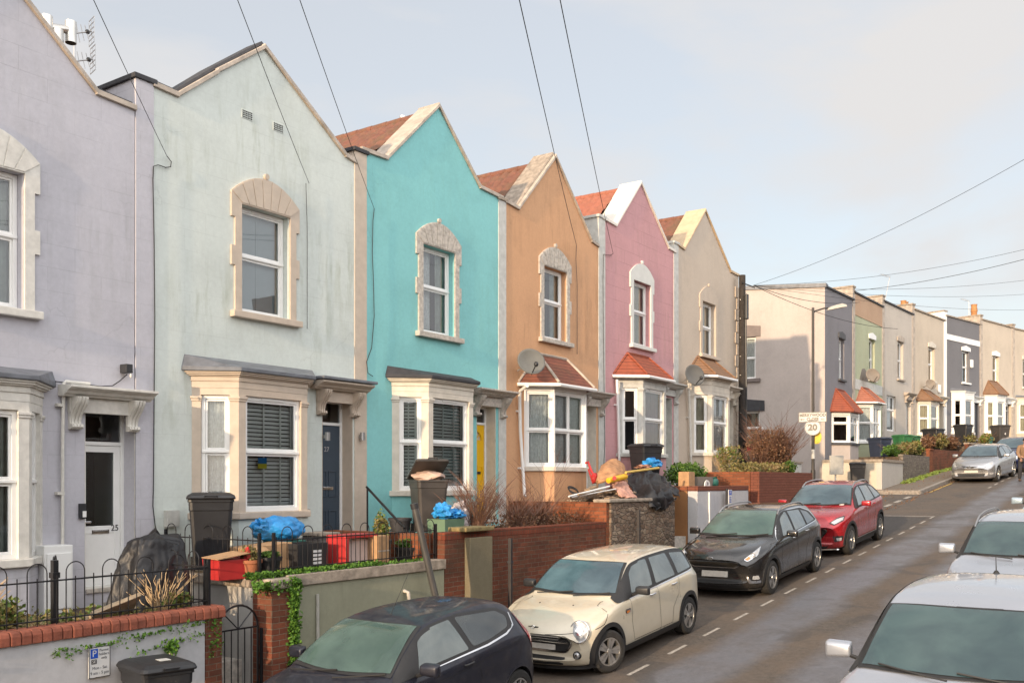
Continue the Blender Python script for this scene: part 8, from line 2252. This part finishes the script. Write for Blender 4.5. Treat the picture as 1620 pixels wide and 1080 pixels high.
# ------------------------------------------------------------------ poles, lamp, signs
tpz = zroad(29.85) + .9
tele = thing('telegraph_pole', 'tall dark wooden telegraph pole at the end of the cream house', 'telegraph pole', (29.85, 11.75, .1))
MB().cyl((29.85, 11.75, -.9), (29.85, 11.75, 6.62), .13, .105, 14).build('pole', plain('weathered_timber_pole', (.032, .026, .022), .9, var=.4, scale=12, bmp=.5), tele, smooth=True)
m_ = MB()
for k in range(16):
    z = 1.6 + k * .30; m_.cyl((29.85, 11.75, z), (29.85 + (.24 if k % 2 else -.24), 11.72, z), .010, n=5)
m_.build('step_iron', M_steel, tele)
MB().box(29.76, 29.94, 11.56, 11.64, 5.2, 6.0).build('junction_box', M_blackpl, tele, bevel=.02)
MB().tube([(29.7, 11.70, 6.35), (30.4, 11.55, 6.30)], .02, 6).build('bracket', M_blackpl, tele)
MB().tube([(29.85, 11.63, -.5), (29.87, 11.62, 3), (29.84, 11.63, 5.2)], .03, 6).build('cable_duct', M_blackpl, tele, smooth=True)
T0 = Vector((30.3, 11.55, 6.35)); G2 = 'wires from the telegraph pole'
for lb, px, py, F in (('steep wire from the telegraph pole rising to the upper right', 1640, 241, 22), ('second wire from the pole rising gently right', 1640, 390, 30), ('wire from the pole crossing the sky above the far roofs', 1640, 441, 38), ('long level wire passing over the far roofs', 1640, 464, 44), ('lower long wire over the far roofs', 1640, 490, 44)):
    wire(lb, [T0, U(px, py, F)], .0055, .25, group=G2)
wire('wire sagging from the pole across the grey end wall to the lamp', [T0, U(1420, 520, 43)], .010, .3, group=G2)
wire('wire from the pole slanting up behind the steep one', [U(1330, 462, 46), U(1640, 405, 40)], .011, .2, group=G2)
wire('faint wire from the pole to the pale green house', [T0, U(1360, 478, 41.8)], .010, .25, group=G2)

lx, ly = 31.35, 9.95; lz = zroad(lx) + .12
lamp = thing('street_lamp', 'slim grey street lamp with a flat head reaching over the pavement', 'street lamp', (lx, ly, lz))
gm_ = plain('grey_brown_lamp_paint', (.04, .036, .033), .5, var=.15)
MB().cyl((lx, ly, lz), (lx, ly, lz + 1.3), .075, n=14).build('base', gm_, lamp, smooth=True)
MB().cyl((lx, ly, lz + 1.3), (lx, ly, 5.62), .052, .042, 14).build('column', gm_, lamp, smooth=True)
hd_ = U(1322, 487, 31.4)
MB().tube([(lx, ly, 5.45), (lx + .08, ly - .05, 5.52), Vector((lx, ly, 5.55)).lerp(hd_, .5) + Vector((0, 0, .02)), hd_ - Vector((0, 0, .0))], .028, 8).build('arm', gm_, lamp, smooth=True)
dd = (hd_ - Vector((lx, ly, 5.5))); dd.z = 0.05; dd.normalize(); pp = Vector((-dd.y, dd.x, 0)).normalized()
P = []
for z, k in ((-.03, 1.0), (.04, .9), (.085, .55)):
    for a, b in ((-.28, -.08), (.20, -.11), (.36, -.05), (.36, .05), (.20, .11), (-.28, .08)): P.append(hd_ + dd * a * k + pp * b * k + Vector((0, 0, z + a * .12)))
MB().add(P, [(5, 4, 3, 2, 1, 0)] + [(j * 6 + i, j * 6 + (i + 1) % 6, (j + 1) * 6 + (i + 1) % 6, (j + 1) * 6 + i) for j in range(2) for i in range(6)] + [(12, 13, 14, 15, 16, 17)]).build('lamp_head', plain('pale_lamp_head', (.40, .38, .33), .4), lamp, smooth=True)
M_sign = plain('white_sign_face', (.58, .58, .57), .6, var=.04)
sf = Fr(lx - .10 - .43 * .22, ly + .43 * .975 - .02, .22, -.975)
st_ = thing('street_sign', 'white street name sign with an arrow on the lamp column', 'sign', (lx, ly - .1, 2.0))
zc = (762 - 659.5) / FPX * 31.3
MB().fbox(sf, .0, .86, zc - .155, zc + .155, 0, .02).build('plate', M_sign, st_, bevel=.004)
MB().slab(sf, [(-.005, zc - .16), (.865, zc - .16), (.865, zc + .16), (-.005, zc + .16)], [[(.015, zc - .14), (.845, zc - .14), (.845, zc + .14), (.015, zc + .14)]], .019, .024).build('border', M_black, st_)
text('lettering', 'MERRYWOOD', .135, M_black, st_, TM(sf, .43, zc + .062, .025), .002, sx=.92, bold=.006)
text('lettering', 'CLOSE', .135, M_black, st_, TM(sf, .43, zc - .068, .025), .002, sx=.92, bold=.006)
text('lettering', 'BS3', .07, M_black, st_, TM(sf, .74, zc - .075, .025), .002)
MB().slab(sf, [(.04, zc - .07), (.10, zc - .035), (.10, zc - .06), (.19, zc - .06), (.19, zc - .08), (.10, zc - .08), (.10, zc - .105)], [], .024, .028).build('arrow', M_black, st_)
ss = thing('speed_sign', 'round white twenty sign under the street name', 'sign', (lx, ly - .12, 1.6))
zq = (762 - 676) / FPX * 31.3; cc_ = .43
disc = lambda r, n=28: [(cc_ + r * math.cos(2 * math.pi * i / n), zq + r * math.sin(2 * math.pi * i / n)) for i in range(n)]
MB().slab(sf, disc(.25), [], .0, .02).build('disc', M_sign, ss); MB().slab(sf, disc(.257), [disc(.232)], .019, .024).build('rim', plain('sign_grey_rim', (.25, .25, .25), .5), ss)
text('lettering', '20', .27, M_black, ss, TM(sf, cc_, zq, .025), .002, sx=1.05, bold=.012)
ys = thing('yellow_sign', 'yellow rounded plate behind the twenty sign', 'sign', (lx + .1, ly, 1.3))
zy = (762 - 691) / FPX * 31.3
MB().slab(Fr(lx + .07 - .43 * .22, ly + .43 * .975 - .1, .22, -.975), [(.43 + .15 * math.cos(2 * math.pi * i / 20), zy + .22 * math.sin(2 * math.pi * i / 20)) for i in range(20)], [], 0, .015).build('plate', plain('yellow_sign_face', (.75, .50, .02), .5), ys)
MB().box(lx + .03, lx + .075, ly - .05, ly + .05, zy - .03, zy + .03).build('clamp', M_steel, ys)
for k, (z0, z1) in enumerate(((.75, 1.05), (-.2, .0))):
    MB().cyl((lx, ly, z0), (lx, ly, z1), .078 if z1 < .5 else .055, n=12, cap=True).build('sticker_band', M_palegrey, lamp)
cab = thing('sign_back', 'blank grey board on a short post beside the grey house wall', 'sign', tuple(U(1316, 750, 36)))
c = U(1316.5, 735, 36); ff = Fr(c.x - .3, c.y, 1, -.6)
MB().fbox(ff, -.02, .62, c.z - .36, c.z + .34, 0, .05).build('board', plain('pale_board', (.45, .43, .38), .7), cab, bevel=.01); MB().cyl((c.x, c.y - .12, c.z - 1.4), (c.x, c.y - .12, c.z - .36), .03, n=8).build('post', M_whitestone, cab)
# estate board
eb = thing('estate_agent_board', 'green and red property board fixed by the lower end window', 'sign', tuple(U(1188, 705, 40)))
c = U(1190, 706, 37.5); ff = Fr(c.x, c.y - .05, .77, -8.5)
ff = Fr(c.x, c.y + .30, .25, -1)
MB().fbox(ff, 0, .62, c.z - .62, c.z + .58, 0, .03).build('board', plain('dark_green_board', (.01, .06, .03), .5), eb)
MB().fbox(ff, .0, .62, c.z - .18, c.z + .08, .0301, .034).build('band', plain('red_board_band', (.5, .02, .03), .5), eb)
text('lettering', 'SOLD', .22, M_sign, eb, TM(ff, .31, c.z + .40, .032), .002)
text('lettering', 'LET', .16, plain('lime_lettering', (.35, .6, .02), .5), eb, TM(ff, .31, c.z + .19, .032), .002)
text('lettering', '0117 963', .12, M_sign, eb, TM(ff, .31, c.z - .30, .032), .002)
text('lettering', '4664', .12, M_sign, eb, TM(ff, .31, c.z - .45, .032), .002)
MB().fbox(ff, .63, .70, c.z - 1.6, c.z + .75, -.03, .03).build('post', M_white, eb)
# parking notice on the white wall
c = G(157, 1046, 9.57); pf = Fr(c.x, 9.575, 1, 0)
pk = thing('parking_sign', 'white permit parking notice with a blue P on the white front wall', 'sign', (c.x, 9.57, c.z))
w_, h_ = .125, .165
MB().fbox(pf, -w_, w_, c.z - h_, c.z + h_, 0, .012).build('plate', M_sign, pk, bevel=.003)
MB().slab(pf, [(-w_, c.z - h_), (w_, c.z - h_), (w_, c.z + h_), (-w_, c.z + h_)], [[(-w_ + .007, c.z - h_ + .007), (w_ - .007, c.z - h_ + .007), (w_ - .007, c.z + h_ - .007), (-w_ + .007, c.z + h_ - .007)]], .0115, .014).build('border', M_black, pk)
bl = plain('sign_blue', (.01, .07, .42), .5)
MB().fbox(pf, -.105, -.020, c.z + .045, c.z + .145, .0121, .0145).build('blue_square', bl, pk)
text('lettering', 'P', .10, M_sign, pk, TM(pf, -.062, c.z + .093, .0150), .0008)
MB().fbox(pf, -.095, -.035, c.z - .015, c.z + .032, .0121, .0145).build('zone_plate', M_black, pk)
text('lettering', 'SE', .044, M_sign, pk, TM(pf, -.065, c.z + .008, .0150), .0008)
for s_, y in (('Permit', .122), ('holders', .082), ('only', .042)): text('lettering', s_, .040, M_black, pk, TM(pf, .052, c.z + y, .0125), .001)
text('lettering', 'Mon - Sat', .044, M_black, pk, TM(pf, .0, c.z - .062, .0125), .001)
text('lettering', '9 am - 5 pm', .044, M_black, pk, TM(pf, .0, c.z - .115, .0125), .001)
# small blue parking sign on post at white wall
c = G(1154, 785, 9.45); pf = Fr(c.x, 9.45, 1, 0)
pk2 = thing('parking_sign', 'narrow blue and white parking sign on a short post by the white rendered wall', 'sign', (c.x, 9.45, zroad(c.x)))
MB().fbox(pf, -.08, .13, c.z - .18, c.z + .17, 0, .015).build('plate', M_sign, pk2)
MB().fbox(pf, -.06, .10, c.z + .04, c.z + .15, .0151, .018).build('blue_square', bl, pk2); text('lettering', 'P', .11, M_sign, pk2, TM(pf, .02, c.z + .095, .0185), .001)
for k in range(4): MB().fbox(pf, -.04, .09, c.z - .03 - k * .04, c.z - .012 - k * .04, .0151, .017).build('text_line', bl, pk2)
MB().cyl((c.x - .10, 9.48, zroad(c.x)), (c.x - .10, 9.48, c.z + .20), .03, n=10).build('post', M_blackpl, pk2)

# ------------------------------------------------------------------ person at the right edge
def person():
    base = U(1619, 759, 39.5); base.z = zroad(base.x) + interp(OFF, base.x) * 0
    t = thing('person', 'person in a tan jacket and dark trousers bending slightly beside the far cars', 'person', tuple(base), R_(200))
    # local: facing +x ; z up
    J_ = {'pel': (0, 0, .92), 'sp': (.05, 0, 1.12), 'ch': (.16, 0, 1.34), 'nk': (.25, 0, 1.47), 'hd': (.31, 0, 1.56),
          'ls': (.16, .19, 1.38), 'le': (.20, .25, 1.12), 'lw': (.33, .18, .92), 'rs': (.16, -.19, 1.38), 're': (.18, -.25, 1.12), 'rw': (.30, -.17, .93),
          'lh': (0, .10, .88), 'lk': (.06, .11, .48), 'la': (-.02, .11, .08), 'lt': (.14, .12, .03), 'rh': (0, -.10, .88), 'rk': (.02, -.12, .48), 'ra': (-.10, -.12, .08), 'rt': (.06, -.13, .03)}
    def skin(nm, edges, rad, mat, root_v, sub=2, par=None):
        names = []; 
        for a, b in edges:
            for q in (a, b):
                if q not in names: names.append(q)
        me = bpy.data.meshes.new(nm); me.from_pydata([J_[q] for q in names], [(names.index(a), names.index(b)) for a, b in edges], [])
        o_ = bpy.data.objects.new(nm, me); COL.objects.link(o_)
        md = o_.modifiers.new('s', 'SKIN'); sk = me.skin_vertices[0].data
        for i, q in enumerate(names): sk[i].radius = rad[q] if hasattr(rad[q], '__len__') else (rad[q], rad[q]); sk[i].use_root = (q == root_v)
        m2 = o_.modifiers.new('d', 'SUBSURF'); m2.levels = sub; m2.render_levels = sub
        dg = bpy.context.evaluated_depsgraph_get(); dg.update(); m3 = bpy.data.meshes.new_from_object(o_.evaluated_get(dg)); o_.modifiers.clear(); o_.data = m3
        for p in m3.polygons: p.use_smooth = True
        m3.materials.append(mat); o_.parent = par or t; WM[o_.name] = WM[t.name]; return o_
    skin_m = plain('skin', (.42, .24, .17), .6, var=.06)
    E_ = [('pel', 'sp'), ('sp', 'ch'), ('ch', 'nk'), ('nk', 'hd'), ('ch', 'ls'), ('ls', 'le'), ('le', 'lw'), ('ch', 'rs'), ('rs', 're'), ('re', 'rw'), ('pel', 'lh'), ('lh', 'lk'), ('lk', 'la'), ('la', 'lt'), ('pel', 'rh'), ('rh', 'rk'), ('rk', 'ra'), ('ra', 'rt')]
    R0 = dict(pel=.12, sp=.12, ch=.13, nk=.055, hd=.085, ls=.06, le=.045, lw=.03, rs=.06, re=.045, rw=.03, lh=.09, lk=.06, la=.04, lt=.035, rh=.09, rk=.06, ra=.04, rt=.035)
    body = skin('body', E_, R0, skin_m, 'pel')
    jm = plain('tan_jacket_cloth', (.24, .15, .09), .9, var=.15, bmp=.3)
    skin('jacket', [e for e in E_ if not (set(e) & {'hd', 'lk', 'rk', 'la', 'ra', 'lt', 'rt'})][:], {**{k: (v + .035 if isinstance(v, float) else v) for k, v in R0.items()}, 'nk': .07, 'lw': .045, 'rw': .045}, jm, 'pel')
    skin('trousers', [('pel', 'lh'), ('lh', 'lk'), ('lk', 'la'), ('pel', 'rh'), ('rh', 'rk'), ('rk', 'ra')], {**{k: v + .025 for k, v in R0.items()}}, plain('dark_trousers', (.03, .03, .035), .9), 'pel')
    hx, hy, hz_ = .35, 0, 1.62
    add = lambda mb, nm, m, par=body: mb.build(nm, m, t, local=True, smooth=True)
    add(MB().blob((hx - .02, hy, hz_ + .03), (.115, .095, .115), .08, 2, 3, 3), 'hair', plain('dark_hair', (.03, .02, .015), .8, var=.3))
    add(MB().blob((hx + .03, hy, hz_ - .02), (.09, .075, .11), .02, 1, 2, 3), 'face', skin_m)
    add(MB().blob((hx + .122, hy, hz_ - .03), (.018, .014, .022), .0, 1, 2, 2), 'nose', skin_m)
    for s_ in (-1, 1):
        add(MB().blob((hx + .105, s_ * .03, hz_ - .0), (.010, .012, .007), 0, 1, 1, 1), 'eye', M_black); add(MB().blob((hx + .0, s_ * .085, hz_ - .02), (.02, .012, .03), 0, 1, 1, 2), 'ear', skin_m)
        w = Vector(J_['lw' if s_ > 0 else 'rw'])
        mb = MB().blob(w + Vector((.05, 0, -.04)), (.045, .02, .05), .02, 1, 1, 2)
        for k in range(4): mb.tube([w + Vector((.06, (k - 1.5) * .02, -.07)), w + Vector((.09, (k - 1.5) * .022, -.11)), w + Vector((.08, (k - 1.5) * .02, -.15 + abs(k - 1.3) * .008))], .009, 6, .006)
        mb.tube([w + Vector((.05, -s_ * .03, -.03)), w + Vector((.09, -s_ * .045, -.07))], .010, 6, .007)
        add(mb, 'hand', skin_m)
        a = Vector(J_['la' if s_ > 0 else 'ra']); add(MB().blob(a + Vector((.07, 0, -.03)), (.14, .05, .05), .02, 1, 1, 3, flatz=-.045), 'shoe', plain('brown_shoe', (.10, .06, .04), .6))
    return t
person()
# ------------------------------------------------------------------ the terrace across the street (seen only in the window panes)
OB = brickmat('opposite_brick', lin(120, 90, 75), lin(140, 105, 88), lin(120, 110, 100), dirt=.3)
for k, (nm, mt) in enumerate((('brown brick', OB), ('dark brick', OB), ('grey', W_slate), ('sooty brick', OB), ('weathered brick', OB), ('old brick', OB), ('dull brick', OB), ('green', W_green))):
    x0 = -14.0 + k * 8.6; z0 = zroad(x0 + 4) ; fo_ = Fr(x0 + 8.55, -5.2, -1, 0)
    t = thing('opposite_house', '%s house across the street, number %d from the lower end, behind the viewpoint' % (nm, k + 1), 'house', (x0 + 4.3, -5.2, z0), group='houses across the street')
    hs = [[(a, z0 + b), (a + 1.1, z0 + b), (a + 1.1, z0 + b + 1.6), (a, z0 + b + 1.6)] for a in (1.2, 5.8) for b in (.9, 3.7)]
    MB().slab(fo_, [(0, z0 - 1.5), (8.55, z0 - 1.5), (8.55, z0 + 6.0), (0, z0 + 6.0)], hs, -.3, 0).build('wall', mt, t)
    r = MB(); r.add([fo_.p(0, z0 + 5.95, .25), fo_.p(8.55, z0 + 5.95, .25), fo_.p(8.55, z0 + 8.3, -4), fo_.p(0, z0 + 8.3, -4), fo_.p(8.55, z0 + 5.95, -8.2), fo_.p(0, z0 + 5.95, -8.2)], [(0, 1, 2, 3), (3, 2, 4, 5)])
    r.build('roof', M_tiledark, t, solid=.12)
    MB().fbox(fo_, .1, 8.4, z0 - 1.5, z0 + 5.9, -7.9, -.8).build('rear_wall', mt, t)
    MB().fbox(fo_, 8.1, 8.7, z0 + 6, z0 + 9.0, -4.5, -3.2).build('chimney', OB, t)
    for h in hs:
        MB().slab(fo_, h, [[(h[0][0] + .07, h[0][1] + .07), (h[1][0] - .07, h[0][1] + .07), (h[1][0] - .07, h[2][1] - .07), (h[0][0] + .07, h[2][1] - .07)]], -.14, -.08).build('window', M_white, t)
